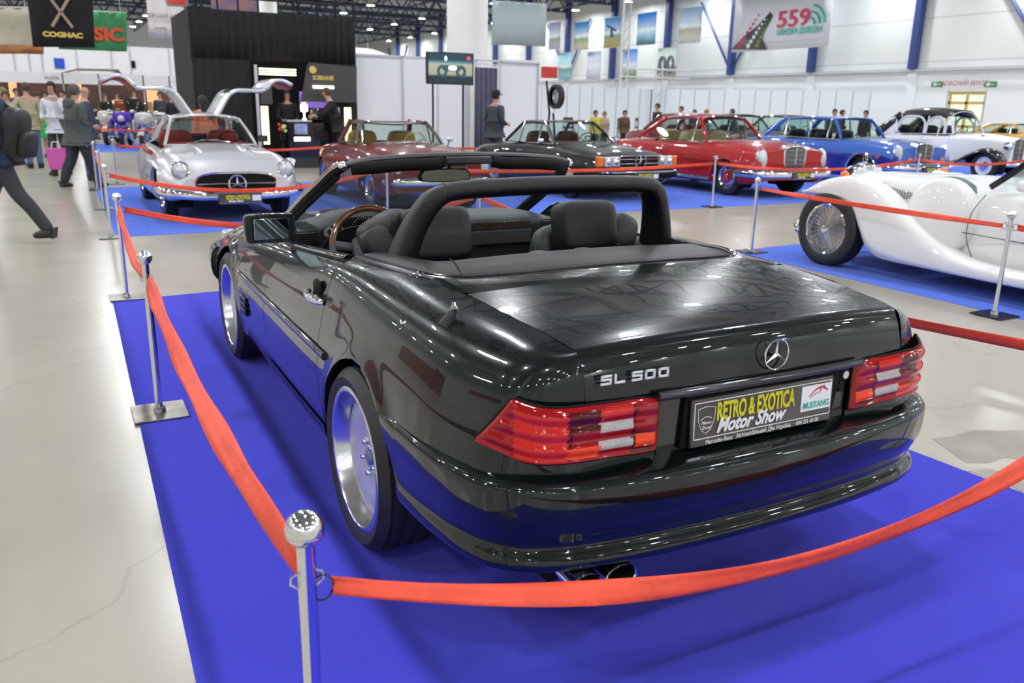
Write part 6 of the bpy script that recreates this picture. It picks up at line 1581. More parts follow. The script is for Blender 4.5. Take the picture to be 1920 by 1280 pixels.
    for nm in 'LR':
        a = J['an' + nm][0]; q = J['to' + nm][0]
        skinned('shoe', {'h': (a + Vector((0, -.045, -.035)), (.050, .052)), 'a': (a + Vector((0, .01, -.025)), (.056, .060)), 'b': (a.lerp(q, .7) + Vector((0, 0, .0)), (.060, .048)), 't': (q + Vector((0, .055, .004)), (.050, .038))}, [('h', 'a'), ('a', 'b'), ('b', 't')], 'a', shoes, t, 2)
    if cap:
        bm = NB(); lathe(bm, [(.088, -.01), (.094, .02), (.085, .07), (.05, .10), (.001, .108)], 24, Matrix.Translation(hc + Vector((0, -.01, .035))) @ Matrix.Diagonal((1, 1.15, 1, 1)))
        ball(bm, hc + Vector((0, .12, .035)), .075, 16, sc=(1, .9, .13)); ob('cap', bm, cap, t)
    if not bald:
        bm = NB(); ball(bm, hc + Vector((0, -.016, .022)), .1, 24, sc=(.90, 1.04, 1.06))
        kill = [v for v in bm.verts if (v.co - hc).y > .045 and (v.co - hc).z < .048 or (v.co - hc).z < -.065 and not hairlong]
        bmesh.ops.delete(bm, geom=kill, context='VERTS')
        if hairlong: rbox(bm, hc + Vector((0, -.075, -.10)), (.17, .07, .30), .6)
        ob('hair', bm, hair, t, solid=.012)
    if collar:
        bm = NB(); tube(bm, [J['neck'][0] + Vector((.066 * math.cos(q), .055 * math.sin(q), -.015)) for q in np.linspace(0, 2 * PI, 17)[:-1]], (.018), 8, closed=True); ob('collar', bm, collar, t)
    return t, J
DK = cloth('charcoal_trousers', (.035, .037, .045)); JEAN = cloth('blue_denim', (.10, .17, .34)); NAVY = cloth('navy_sweater', (.012, .022, .06)); BEI = cloth('beige_knit', (.50, .42, .29)); WSH = cloth('white_cotton', (.72, .74, .85)); GRJ = cloth('grey_green_jacket', (.085, .105, .10)); BLKC = cloth('black_suit', (.013, .013, .016)); GRN_ = cloth('bright_green_cloth', (.03, .55, .12)); ORG = cloth('orange_cloth', (.75, .14, .03)); DVEST = cloth('dark_denim_vest', (.04, .06, .10)); GRYC = cloth('dark_grey_cloth', (.06, .065, .075)); BRN = cloth('brown_cloth', (.12, .07, .045))
# backpacker walking at the left edge
t, J = person('walking person in navy sweater and dark trousers, black backpack, at the left edge', (-2.20, 7.95, 0), 64, NAVY, DK, HAIRD, H=1.80, lean=.10, stride=.85, fine=True, build=1.08, armR='bent')
def hold(name, label, cat, owner, off, build_, rz=0):
    """a thing carried by someone: top-level, at its own place"""
    M = Matrix.Translation(owner.location) @ Matrix.Rotation(owner.rotation_euler[2], 4, 'Z'); p = M @ Vector(off)
    e = thing(name, label, cat, tuple(p), owner.rotation_euler[2] + rz); build_(e); return e
def backpack(e):
    PACK = pm('black_nylon', (.012, .011, .013), .5, noise=(10, .4), bump=(30, .4))
    bm = NB(); rbox(bm, (0, 0, 0), (.36, .24, .56), .55, rot=(rad(12), 0, 0)); ob('bag_body', bm, PACK, e)
    bm = NB(); rbox(bm, (0, -.13, -.10), (.28, .12, .28), .5, rot=(rad(12), 0, 0)); ob('front_pocket', bm, PACK, e)
    for s in (-1, 1):
        bm = NB(); tube(bm, [(s * .11, .08, .26), (s * .13, .18, .34), (s * .15, .30, .24), (s * .15, .31, .05), (s * .13, .14, -.16)], [(.03, .008)] * 5, 8); ob('shoulder_strap', bm, PACK, e)
hold('backpack', 'black nylon backpack worn by the walking person at the left edge', 'backpack', t, (.02, -.16, 1.12), backpack)
t, J = person('person in beige sweater and blue jeans, seen from behind, hand on hip', (-2.10, 18.9, 0), 15, BEI, JEAN, HAIRB, H=1.80, jacket=False, armL='hip', build=1.05, shoes=SHOE)
t, J = person('person in white shirt talking on a phone', (-1.62, 16.7, 0), 160, WSH, DK, HAIRD, H=1.80, jacket=False, armL='phone', armR='bent', collar=WSH, stride=.2)
hold('mobile_phone', 'dark mobile phone at the ear of the person in the white shirt', 'phone', t, (-.10, .12, 1.62), lambda e: ob('phone_body', (lambda b: (box(b, (0, 0, 0), (.012, .05, .11)), b)[1])(NB()), BLACK, e, bevel=.004))
t, J = person('heavyset person in grey hooded jacket with white arm stripe, walking right', (-1.32, 13.85, 0), -62, GRJ, DK, HAIRG, H=1.72, armR='bent', armL='bent', build=1.28, stride=.55, fine=True, nod=.02)
bm = NB(); p0, p1, p2 = J['shL'][0], J['elL'][0], J['wrL'][0]
for o_ in (Vector((-.075, 0, .02)),): tube(bm, [p0 + o_, p1 + Vector((-.055, 0, .01)), p2.lerp(p1, .15) + Vector((-.038, 0, .01))], [(.028, .006)] * 3, 8, ref=(0, 1, 0))
ob('sleeve_stripe', bm, cloth('white_stripe', (.6, .6, .6)), t)
bm = NB(); rbox(bm, J['neck'][0] + Vector((0, -.09, -.05)), (.26, .14, .16), .7); ob('hood', bm, GRJ, t)
def pinkbag(e):
    bm = NB(); prism(bm, [(-.13, -.18), (-.16, .18), (.16, .18), (.13, -.18)], -.04, .04, Matrix.Rotation(PI / 2, 4, 'X')); ob('bag_body', bm, pm('pink_bag_plastic', (.62, .10, .42), .4), e, bevel=.01)
    for s in (-1, 1): b2 = NB(); tube(b2, [(-.07, s * .035, .17), (-.05, s * .035, .28), (.05, s * .035, .28), (.07, s * .035, .17)], .006, 6); ob('handle', b2, WHITEPL, e)
hold('carrier_bag', 'pink carrier bag held low between the white-shirted and grey-jacketed people', 'bag', t, (-.22, -.28, .50), pinkbag, .9)
t, J = person('balding person in dark vest and jeans behind the grey-jacketed person', (-1.12, 15.3, 0), -75, DVEST, JEAN, HAIRG, H=1.74, armL='bent', armR='bent', bald=True, build=1.12)
t, J = person('person in bright green costume left of the beige sweater', (-2.55, 20.6, 0), 170, GRN_, GRN_, HAIRB, H=1.62, jacket=False, skirt=True, sleeve=False)
t, J = person('second person in bright green, behind the beige sweater', (-1.95, 22.6, 0), 200, GRN_, GRN_, HAIRD, H=1.60, jacket=False, skirt=True, sleeve=False)
t, J = person('person in orange shirt seen through the winged coupe windscreen', (.95, 15.2, 0), 20, ORG, BRN, HAIRD, H=1.58, jacket=False, hairlong=True, build=1.15)
t, J = person('smiling dark-haired person in black behind the bar counter', (3.40, 18.62, 0), 178, BLKC, BLKC, HAIRD, H=1.78, armL='bent', armR='bent', hairlong=True)
t, J = person('person in dark suit leaning over the bar counter', (4.32, 17.45, 0), 80, BLKC, BLKC, HAIRB, H=1.84, lean=.34, armL='reach', armR='reach', collar=WSH)
t, J = person('person in black cap and grey jacket walking past the curtain', (7.05, 14.7, 0), -72, GRYC, GRYC, HAIRD, H=1.84, cap=BLKC, armR='bent', build=1.08, stride=.3)
# visitors among the motorcycles and in front of the brown booth
for i, (u, y, c1, hr_, H_, lab, fc) in enumerate((
  (327, 23.6, BLKC, HAIRD, 1.72, 'person in dark jacket standing right of the motorcycles', 160), (252, 33.2, BLKC, HAIRD, 1.84, 'dark-haired person standing behind the middle motorcycle', 185),
  (197, 32.8, BLKC, HAIRB, 1.66, 'person in dark suit and white collar left of the motorcycles', 200), (350, 27.5, GRYC, HAIRD, 1.70, 'person partly hidden behind the raised left door of the winged coupe', 170),
  (8, 24.0, BRN, HAIRY, 1.72, 'blond person in brown at the far left of the crowd', 150), (32, 29.5, GRYC, HAIRB, 1.76, 'brown-haired person in grey, left part of the crowd', 190), (50, 33.0, BEI, HAIRD, 1.70, 'dark-haired person in beige deep in the crowd', 180),
  (118, 27.0, BRN, HAIRD, 1.72, 'person in brown behind the white-shirted one', 160), (140, 32.0, WSH, HAIRY, 1.72, 'blond person in white deep in the crowd', 180), (14, 34.0, ORG, HAIRD, 1.72, 'person in orange deep in the crowd at far left', 170),
  (300, 33.5, GRYC, HAIRD, 1.78, 'dark-haired person in grey near the white booth opening', 180), (85, 31.0, BLKC, HAIRD, 1.70, 'person in black between beige sweater and white shirt', 190), (220, 35.0, ORG, HAIRD, 1.74, 'person in orange at the back by the brown booth', 180))):
    p = at(1, u, 190, y); person(lab, (p.x, y, 0), fc, c1, DK, hr_, H=H_, collar=WSH if i == 2 else None)
# visitors beyond the cars on the right
for i, (u, y, c1, hr_, H_, lab, fc, kw) in enumerate((
  (1233, 22.5, BLKC, HAIRD, 1.70, 'person in black standing beyond the dark red hard-top', 90, {}), (1278, 23.5, WSH, HAIRB, 1.62, 'person in white beyond the red coupe', 100, dict(jacket=False)),
  (1303, 26.0, GRYC, HAIRD, 1.50, 'short person in grey beyond the red coupe', 120, {}), (1325, 22.5, WSH, HAIRY, 1.52, 'blond person in pale top beyond the red coupe roof', 150, dict(jacket=False)), (1374, 21.9, BLKC, HAIRD, 1.55, 'dark-haired person in black above the red coupe windscreen', 80, {}),
  (1566, 18.9, GRYC, HAIRD, 1.62, 'person in grey, left of the pair beyond the blue saloon', 140, dict(build=1.2)), (1580, 19.6, BLKC, HAIRD, 1.60, 'person in black, right of the pair beyond the blue saloon', 200, {}), (1625, 19.3, BLKC, HAIRD, 1.60, 'person in black standing alone beyond the blue saloon', 100, {}),
  (1117, 24.0, pm('yellow_top', (.6, .5, .05), .8), HAIRD, 1.40, 'person in yellow among the tables', 170, {}), (1134, 25.5, BEI, HAIRY, 1.36, 'blond person in beige among the tables', 170, {}), (1172, 24.5, BRN, HAIRD, 1.42, 'person in brown among the tables', 160, {}))):
    p = at(1, u, 205, y); person(lab, (p.x, y, 0), fc, c1, DK, hr_, H=H_, **kw)
person('person in dark blue cut off by the right edge', (15.8, 7.55, 0), 140, NAVY, NAVY, HAIRD, H=1.62)
# ================================================================ BOOTHS, BANNERS, SCREENS
BLKF = pm('black_curtain_cloth', (.012, .011, .012), .9, noise=(3, .3), bump=(20, .3)); ALU = pm('booth_aluminium', (.6, .62, .65), .35, .7); WPAN = pm('white_booth_panel', (.80, .80, .84), .5, noise=(.5, .05)); TAUPE = pm('grey_brown_board', (.06, .052, .052), .6); GOLD = pm('gold_print', (.75, .55, .12), .4)
WARM = pm('warm_light_box', (1, .85, .5), .4, emis=(1, .82, .45), estr=3.0); COOL = pm('cool_light_box', (.95, .95, 1), .4, emis=(.95, .95, 1), estr=1.6)
# black curtained bar booth
b = thing('black_bar_booth', 'tall black curtained booth with glowing strips, behind the winged coupe', 'booth', (3.05, 17.95, 0))
bx0, bx1 = 1.19 - 3.05, 4.93 - 3.05
bm = NB(); box(bm, ((bx0 + bx1) / 2, 2.95, 1.72), (bx1 - bx0, .05, 3.44)); box(bm, (bx0 + .025, 1.48, 1.72), (.05, 2.95, 3.44)); box(bm, (bx1 - .025, 1.48, 1.72), (.05, 2.95, 3.44)); ob('side_curtain', bm, BLKF, b, smooth=False)
bm = NB(); P = [(x, -.0 + .02 * math.sin(x * 31), z) for x in np.linspace(bx0, bx1, 90) for z in ()]
G = [[(x, .02 * math.sin(x * 34) + .008 * math.sin(x * 71), z) for z in (2.40, 2.9, 3.44)] for x in np.linspace(bx0, bx1, 110)]; grid(bm, G)
G = [[(x, .02 * math.sin(x * 34), z) for z in (0.02, 1.2, 2.40)] for x in np.linspace(bx0, -.62, 50)]; grid(bm, G)
G = [[(x, .02 * math.sin(x * 34), z) for z in (0.02, 1.2, 2.40)] for x in np.linspace(1.72, bx1, 10)]; grid(bm, G)
ob('front_curtain', bm, BLKF, b, solid=.01)
bm = NB(); box(bm, (0, 2.9, .03), (3.6, .05, .04)); ob('floor_skirting', bm, BLACK, b, smooth=False)
bm = NB()
for x in np.linspace(bx0 + .2, bx1, 9): tube(bm, [(x, .1, 3.44), (x, .1, 3.86)], .02, 4)
tube(bm, [(bx0 + .2, .1, 3.86), (bx1, .1, 3.86)], .025, 4); tube(bm, [(bx0 + .2, 1.5, 3.86), (bx1, 1.5, 3.86)], .025, 4)
for x in (bx0 + .2, bx1): tube(bm, [(x, .1, 3.86), (x, 1.5, 3.86)], .025, 4)
ob('top_frame', bm, BLACK, b)
def wbox(name, mat, x0, x1, z0, z1, y, d, par=b, off=3.05, yo=17.95, **k):
    bm = NB(); box(bm, ((x0 + x1) / 2 - off, y - yo, (z0 + z1) / 2), (abs(x1 - x0), d, abs(z1 - z0))); return ob(name, bm, mat, par, smooth=False, **k)
wbox('light_strip', WARM, 2.60, 3.44, 2.20, 2.235, 17.80, .03); wbox('light_strip', COOL, 2.60, 3.44, 2.145, 2.175, 17.80, .03); wbox('light_strip', WARM, 2.60, 3.44, 2.09, 2.12, 17.80, .03)
bm = NB(); prism(bm, [(.48, 1.52), (.66, 2.33), (.72, 2.40), (1.85, 2.34), (1.82, 1.52)], 0, .05, Matrix.Translation((0, -.10, 0)) @ Matrix.Rotation(PI / 2, 4, 'X')); ob('sign_board', bm, TAUPE, b)
bm = NB(); lathe(bm, [(.085, 0), (.085, .01), (.06, .016), (.001, .016)], 24, Matrix.Translation((.78, -.17, 2.235)) @ Matrix.Rotation(PI / 2, 4, 'X')); ob('sign_crest', bm, GOLD, b)
text('SOBRANIE', .135, GOLD, b, (1.02, -.165, 2.06), RX, 'lettering', .002, sx=.80, bold=.004)
wbox('light_strip', COOL, 3.80, 4.30, 1.82, 1.89, 17.72, .04)
pur = pm('purple_screen', (.2, .1, .5), .4, emis=(.28, .16, .65), estr=.6, noise=(4, .6))
wbox('screen', pur, 3.62, 4.28, 1.38, 1.75, 18.30, .03)
for x in (2.66, 4.62):
    for dx, m_ in ((-.045, WARM), (.045, WARM)): wbox('light_strip', m_, x + dx - .032, x + dx + .032, .55, 1.40, 17.74, .04)
wbox('booth_post', ALU, 2.48, 2.55, .0, 2.30, 17.76, .06); wbox('booth_post', ALU, 4.40, 4.44, .0, 1.40, 17.80, .05)
wbox('menu_board', TAUPE, 2.60, 2.86, 1.45, 1.95, 17.78, .03)
ct = thing('bar_counter', 'glossy black bar counter with a white sign in the black booth', 'counter', (3.66, 17.95, 0))
wbox('counter_body', GLOSSBLACK, 3.18, 4.18, 0, 1.04, 17.95, .45, ct, 3.66); wbox('counter_top', ALU, 3.14, 3.72, 1.06, 1.10, 17.93, .55, ct, 3.66); wbox('white_sign', COOL, 3.30, 3.68, .62, .72, 17.71, .02, ct, 3.66)
wbox('display_case', pm('display_case_glow', (.3, .35, .6), .2, emis=(.3, .35, .7), estr=.35, noise=(9, .8)), 3.32, 3.62, .78, 1.02, 17.71, .02, ct, 3.66)
cdl = thing('table_lamp', 'small glowing white lamp on the bar counter', 'lamp', (3.62, 17.92, 1.10)); bm = NB(); lathe(bm, [(.045, .0), (.05, .02), (.02, .06), (.02, .18), (.085, .2), (.085, .34), (.03, .40)], 16); ob('lamp_shade', bm, pm('lamp_glow', (1, .9, .7), .5, emis=(1, .88, .65), estr=5), cdl)
vs_ = thing('flower_vase', 'vase with yellow and red flowers at the left end of the bar counter', 'vase', (3.00, 17.55, .0)); bm = NB(); lathe(bm, [(.12, 0), (.12, .02), (.03, .04), (.03, .62), (.07, .66), (.06, .80)], 14); ob('stand', bm, BLACK, vs_)
for i in range(9):
    a = i * 2.4; bm = NB(); ball(bm, (.07 * math.cos(a), .06 * math.sin(a), .86 + .035 * (i % 5)), .04, 8); ob('flower', bm, [pm('yellow_flower', (.75, .65, .1), .6), pm('red_flower', (.5, .03, .03), .6), pm('pale_green_flower', (.5, .65, .25), .6)][i % 3], vs_)
wk = thing('drinks_machine', 'dark round espresso machine on the bar counter', 'machine', (3.90, 17.95, 1.045)); bm = NB(); rbox(bm, (0, 0, .165), (.30, .3, .32), .6); ob('machine_body', bm, GLOSSBLACK, wk); bm = NB(); ball(bm, (-.02, -.16, .15), .06, 12); ob('dial', bm, BRUSHED, wk)
# white shell-scheme walls right of the black booth
pz = 2.64
sc_ = thing('booth_wall', 'white panelled booth wall behind the screen and the grey curtain', 'booth wall', (7.5, 18.2, 0))
bm = NB(); box(bm, (-1.93, -.0, pz / 2), (1.24, .04, pz)); box(bm, (-.45, -.02, pz / 2), (1.65, .04, pz)); box(bm, (2.02, .02, pz / 2 + .03), (1.18, .04, pz + .06)); box(bm, (.55, .3, pz / 2), (.32, .04, pz)); ob('panel', bm, WPAN, sc_, smooth=False)
bm = NB()
for x in (-2.55, -1.31, -.36, .38, .72, 1.43, 2.60): box(bm, (x, -.03, pz / 2), (.045, .05, pz + .02))
box(bm, (0, -.03, pz), (5.2, .05, .05)); ob('frame', bm, ALU, sc_, smooth=False)
bm = NB(); box(bm, (-2.2, .9, pz / 2), (.04, 1.8, pz)); box(bm, (2.6, 3.0, pz / 2), (.04, 6.0, pz)); ob('side_panel', bm, WPAN, sc_, smooth=False)
cu = thing('curtain', 'grey-purple curtain hanging on rings in the white booth wall', 'curtain', (8.42, 18.05, 0))
bm = NB(); grid(bm, [[(x, .03 * math.sin(x * 46), z) for z in (.03, 1.2, 2.46)] for x in np.linspace(-.30, .36, 60)]); ob('drape', bm, pm('grey_purple_cloth', (.10, .095, .15), .8, noise=(5, .2)), cu, solid=.008)
bm = NB(); tube(bm, [(-.32, 0, 2.55), (.40, 0, 2.55)], .012, 6); ob('curtain_rail', bm, ALU, cu)
for x in np.linspace(-.28, .34, 8): bm = NB(); tube(bm, [(x, .0, 2.46), (x, 0, 2.55)], .012, 5); ob('curtain_ring', bm, WHITEPL, cu)
# television on two black poles
tv = thing('television', 'flat television on two black poles showing a quad bike', 'television', (6.0, 14.8, 0))
bm = NB(); box(bm, (.0, 0, 2.26), (1.10, .07, .66)); ob('bezel', bm, GLOSSBLACK, tv, bevel=.01)
def scr():
    m = bpy.data.materials.new('tv_picture'); m.use_nodes = True; nt = m.node_tree; b_ = nt.nodes['Principled BSDF']; tc = nt.nodes.new('ShaderNodeTexCoord'); sp_ = nt.nodes.new('ShaderNodeSeparateXYZ'); nt.links.new(tc.outputs['Object'], sp_.inputs[0])
    n = nt.nodes.new('ShaderNodeTexNoise'); n.inputs['Scale'].default_value = 3; nt.links.new(tc.outputs['Object'], n.inputs['Vector'])
    r = nt.nodes.new('ShaderNodeValToRGB'); el = r.color_ramp.elements
    el[0].position = .0; el[0].color = (.01, .03, .05, 1); el[1].position = 1; el[1].color = (.02, .05, .09, 1)
    for p_, c_ in ((.22, (.01, .02, .03, 1)), (.30, (.45, .44, .33, 1)), (.62, (.50, .48, .36, 1)), (.70, (.03, .22, .30, 1)), (.78, (.01, .04, .07, 1))): e = el.new(p_); e.color = c_
    mp = nt.nodes.new('ShaderNodeMath'); mp.operation = 'MULTIPLY_ADD'; mp.inputs[1].default_value = 1.6; mp.inputs[2].default_value = .5; nt.links.new(sp_.outputs['Z'], mp.inputs[0])
    nt.links.new(mp.outputs[0], r.inputs[0]); nt.links.new(r.outputs[0], b_.inputs['Emission Color']); b_.inputs['Emission Strength'].default_value = .9; b_.inputs['Base Color'].default_value = (.01, .01, .01, 1); b_.inputs['Roughness'].default_value = .2
    return m
bm = NB(); box(bm, (0, 0, 0), (1.02, .01, .58)); ob('screen', bm, scr(), tv, (.0, -.04, 2.27), smooth=False)
EM = lambda n_, c_, s_=1.0: pm(n_, c_, .4, emis=c_, estr=s_)
bm = NB()
for x in (-.20, .24): tube(bm, [(x + .09 * math.cos(q), -.048, 2.20 + .10 * math.sin(q)) for q in np.linspace(0, 2 * PI, 17)[:-1]], .035, 6, closed=True)
rbox(bm, (.02, -.05, 2.27), (.44, .012, .13), .6); ob('picture_vehicle', bm, EM('screen_vehicle', (.02, .07, .08), .8), tv)
bm = NB(); rbox(bm, (.04, -.056, 2.27), (.20, .01, .10), .6); ball(bm, (-.12, -.055, 2.46), .035, 10, sc=(1, .2, 1.5)); ob('picture_rider', bm, EM('screen_light', (.75, .85, .9), 1.0), tv)
bm = NB(); ball(bm, (.42, -.05, 2.48), .045, 12, sc=(1, .2, .8)); ob('channel_mark', bm, EM('screen_red', (.85, .05, .08), 1.0), tv)
for x in (-.39, .32): bm = NB(); tube(bm, [(x, .02, 0.01), (x, .02, 2.0)], .022, 8); ob('pole', bm, BLACK, tv)
bm = NB(); box(bm, (-.03, .02, .02), (1.1, .6, .03)); ob('base', bm, BLACK, tv, bevel=.005)
# big white round column behind
bm = NB(); lathe(bm, [(.62, 0), (.62, ZR)], 40); 
for v in bm.verts: v.co += Vector((9.75, 22.0, 0))
struct('trim_7', bm, pm('white_column_paint', (.85, .84, .82), .5))
for k in range(1, 4):
    bm = NB(); lathe(bm, [(.62, 0), (.62, ZR)], 32)
    for v in bm.verts: v.co += Vector((9.75 - 20.5 * (k % 2), 22.0 + 27 * (k // 2) - (27 if k == 1 else 0), 0))
    struct('trim_7.%03d' % k, bm, pm('white_column_paint', (.85, .84, .82), .5))
# long white partition at the right, panel by panel
pt = thing('partition_wall', 'long white panel partition in front of the right hall wall', 'partition', (24, 34.5, 0))
bm = NB(); bm2 = NB(); x0 = at(1, 1015, 160, 34.5).x - 24; xe = at(1, 1222, 165, 34.5).x - 24
box(bm, ((x0 + xe) / 2, 0, 1.25), (xe - x0, .04, 2.5)); n_ = 9
for i in range(n_ + 1): box(bm2, (x0 + (xe - x0) * i / n_, -.03, 1.25), (.04, .04, 2.52))
pe = at(0, 1632, 172, 32.5); ys_ = 34.5 - pe.y
Q0, Q1 = Vector((xe, 0, 0)), Vector((pe.x - 24, pe.y - 34.5, 0)); L__ = (Q1 - Q0).length; ang = math.atan2((Q1 - Q0).y, (Q1 - Q0).x)
box(bm, tuple((Q0 + Q1) / 2 + Vector((0, 0, 1.25))), (L__, .04, 2.5), rot=(0, 0, ang))
for i in range(15): q = Q0.lerp(Q1, i / 14); box(bm2, (q.x, q.y - .03, 1.25), (.04, .04, 2.52))
ob('panel', bm, pm('pale_blue_white_panel', (.80, .86, .93), .5), pt, smooth=False); ob('frame', bm2, ALU, pt, smooth=False)
# truss tower with tyre display near the white wall end
td = thing('wheel_display', 'black stand with an upright alloy wheel and a red sign, behind the black roadster', 'display stand', (13.4, 23.0, 0))
bm = NB(); tube(bm, [(-.2, 0, 0), (-.1, 0, 1.3), (-.25, 0, 2.35)], .04, 6); tube(bm, [(.2, 0, 0), (.05, 0, 1.3)], .04, 6); ob('stand', bm, BLACK, td)
wheel_obj(td, -.001 + .15, 0, .40, .22, .30, 'mono', zc=1.85, name='tyre')
bm = NB(); box(bm, (-.15, 0, 2.62), (.6, .08, .36)); ob('red_sign', bm, pm('red_sign_board', (.55, .04, .03), .4), td, bevel=.01)
# light steel scaffold between banners
sf = thing('truss_scaffold', 'white aluminium truss frame rising before the photo banners', 'truss', (25.0, 34.0, 0))
bm = NB()
for s in (0, .4):
    tube(bm, [(-1.2 + s, 0, 2.5), (-1.2 + s, 0, 8.6)], .05, 6)
    tube(bm, [(1.0 + s, 0, 0), (1.0 + s, 0, 3.6)], .05, 6)
for z in (3.05, 3.45): tube(bm, [(-1.2, 0, z), (2.9, -.3, z)], .05, 6)
for z in (.0, .5, 1.0, 1.5, 2.0, 2.5, 3.0): tube(bm, [(1.0, 0, z), (1.4, 0, z + .4)], .03, 4)
for z in np.arange(2.5, 8.4, .5): tube(bm, [(-1.2, 0, z), (-.8, 0, z + .5)], .03, 4)
ob('frame', bm, pm('white_aluminium', (.75, .76, .78), .4, .3), sf)
# hanging photo banners
def sky_mat(name, c_sky, c_mid, c_low, hz=.0, seed=0.0, amp=.35):
    m = bpy.data.materials.new(name); m.use_nodes = True; nt = m.node_tree; b_ = nt.nodes['Principled BSDF']; tc = nt.nodes.new('ShaderNodeTexCoord'); sp_ = nt.nodes.new('ShaderNodeSeparateXYZ'); nt.links.new(tc.outputs['Object'], sp_.inputs[0])
    n = nt.nodes.new('ShaderNodeTexNoise'); n.inputs['Scale'].default_value = 2.2; n.inputs['Detail'].default_value = 6
    mp0 = nt.nodes.new('ShaderNodeMapping'); mp0.inputs['Location'].default_value = (seed, seed, 0); nt.links.new(tc.outputs['Object'], mp0.inputs[0]); nt.links.new(mp0.outputs[0], n.inputs['Vector'])
    a = nt.nodes.new('ShaderNodeMath'); a.operation = 'MULTIPLY_ADD'; a.inputs[1].default_value = amp; nt.links.new(n.outputs['Fac'], a.inputs[0]); nt.links.new(sp_.outputs['Z'], a.inputs[2])
    mp = nt.nodes.new('ShaderNodeMapRange'); mp.inputs['From Min'].default_value = -.75 + amp * .5; mp.inputs['From Max'].default_value = .75 + amp * .5; nt.links.new(a.outputs[0], mp.inputs['Value'])
    r = nt.nodes.new('ShaderNodeValToRGB'); el = r.color_ramp.elements; el[0].color = c_low + (1,); el[1].color = c_sky + (1,); e = el.new(.35); e.color = c_mid + (1,); e = el.new(.48); e.color = (.75, .85, .92, 1); e = el.new(.62); e.color = tuple(.5 * x + .35 for x in c_sky) + (1,)
    nt.links.new(mp.outputs['Result'], r.inputs[0]); nt.links.new(r.outputs[0], b_.inputs['Base Color']); b_.inputs['Roughness'].default_value = .5
    return m
BX = 31.0
for i, (u, v, w_px, h_px, cs, cm, cl, lab) in enumerate((
  (1040, 67, 22, 50, (.45, .52, .8), (.3, .4, .25), (.55, .55, .75), 'photo banner of an alley, top row far left'), (1090, 67, 27, 52, (.05, .35, .75), (.25, .4, .2), (.75, .72, .5), 'photo banner of a road under deep blue sky, top row second'),
  (1148, 61, 31, 56, (.12, .40, .85), (.25, .35, .3), (.55, .45, .15), 'photo banner of an oil pump, top row third'), (1212, 54, 36, 60, (.05, .33, .90), (.5, .72, .9), (.12, .3, .45), 'photo banner of blue sky and water, top row fourth'),
  (1294, 47, 42, 66, (.4, .6, .85), (.45, .42, .35), (.75, .75, .72), 'photo banner of an interior with white floor, top row right end'), (1059, 124, 25, 50, (.35, .75, .9), (.15, .35, .3), (.35, .7, .85), 'photo banner of a tree on pale blue, lower row left'),
  (1113, 123, 27, 52, (.62, .66, .90), (.7, .74, .95), (.75, .78, .98), 'pale lilac photo banner, lower row second'), (1179, 121, 30, 56, (.10, .35, .85), (.45, .6, .6), (.25, .35, .15), 'photo banner of a building under blue sky, lower row third'),
  (1250, 120, 36, 60, (.70, .82, .76), (.25, .27, .28), (.5, .48, .42), 'photo banner of big grey tyres, lower row right'))):
    BX = 31.0 if i < 5 else 31.5; c_ = at(0, u, v, BX); e0 = at(0, u - w_px / 2, v, BX); e1 = at(0, u + w_px / 2, v, BX); z0, z1 = at(0, u, v + h_px / 2, BX).z, at(0, u, v - h_px / 2, BX).z
    t = thing('photo_banner', lab, 'banner', tuple(c_)); bm = NB(); wy, hz_ = abs(e0.y - e1.y), z1 - z0
    grid(bm, [[(.02 * math.sin(a * 5), a * wy, b_ * hz_) for b_ in (-.5, 0, .5)] for a in np.linspace(-.5, .5, 7)])
    o = ob('banner_cloth', bm, sky_mat('banner_print_%d' % i, cs, cm, cl, seed=i * 3.7), t, solid=.01)
    for s in (-1, 1): bm = NB(); tube(bm, [(0, 0, s * hz_ / 2), (0, .0, s * hz_ / 2)] if False else [(0, -wy / 2, s * hz_ / 2), (0, wy / 2, s * hz_ / 2)], .025, 6); ob('banner_rod', bm, ALU, t)
    bm = NB(); tube(bm, [(0, -wy * .4, hz_ / 2), (0, -wy * .4, 10.4 - c_.z)], .008, 4); tube(bm, [(0, wy * .4, hz_ / 2), (0, wy * .4, 10.4 - c_.z)], .008, 4); ob('hanging_wire', bm, ALU, t)
    if i == 2:
        bm = NB(); tube(bm, [(-.05, wy * .30, .45), (-.05, -wy * .25, .10)], .05, 5); tube(bm, [(-.05, .05, .25), (-.05, .12, -.3)], .035, 5); tube(bm, [(-.05, .05, .25), (-.05, -.12, -.3)], .035, 5); ob('pump_silhouette', bm, pm('dark_print', (.05, .07, .1), .6), t)
    if i == 8:
        bm = NB()
        for q in (-.35, .35): tube(bm, [(-.04, q * wy * .6 + .28 * math.cos(a), -.05 + .45 * math.sin(a)) for a in np.linspace(0, 2 * PI, 21)[:-1]], .09, 6, closed=True)
        ob('tyre_silhouette', bm, pm('grey_print', (.16, .17, .18), .6), t)
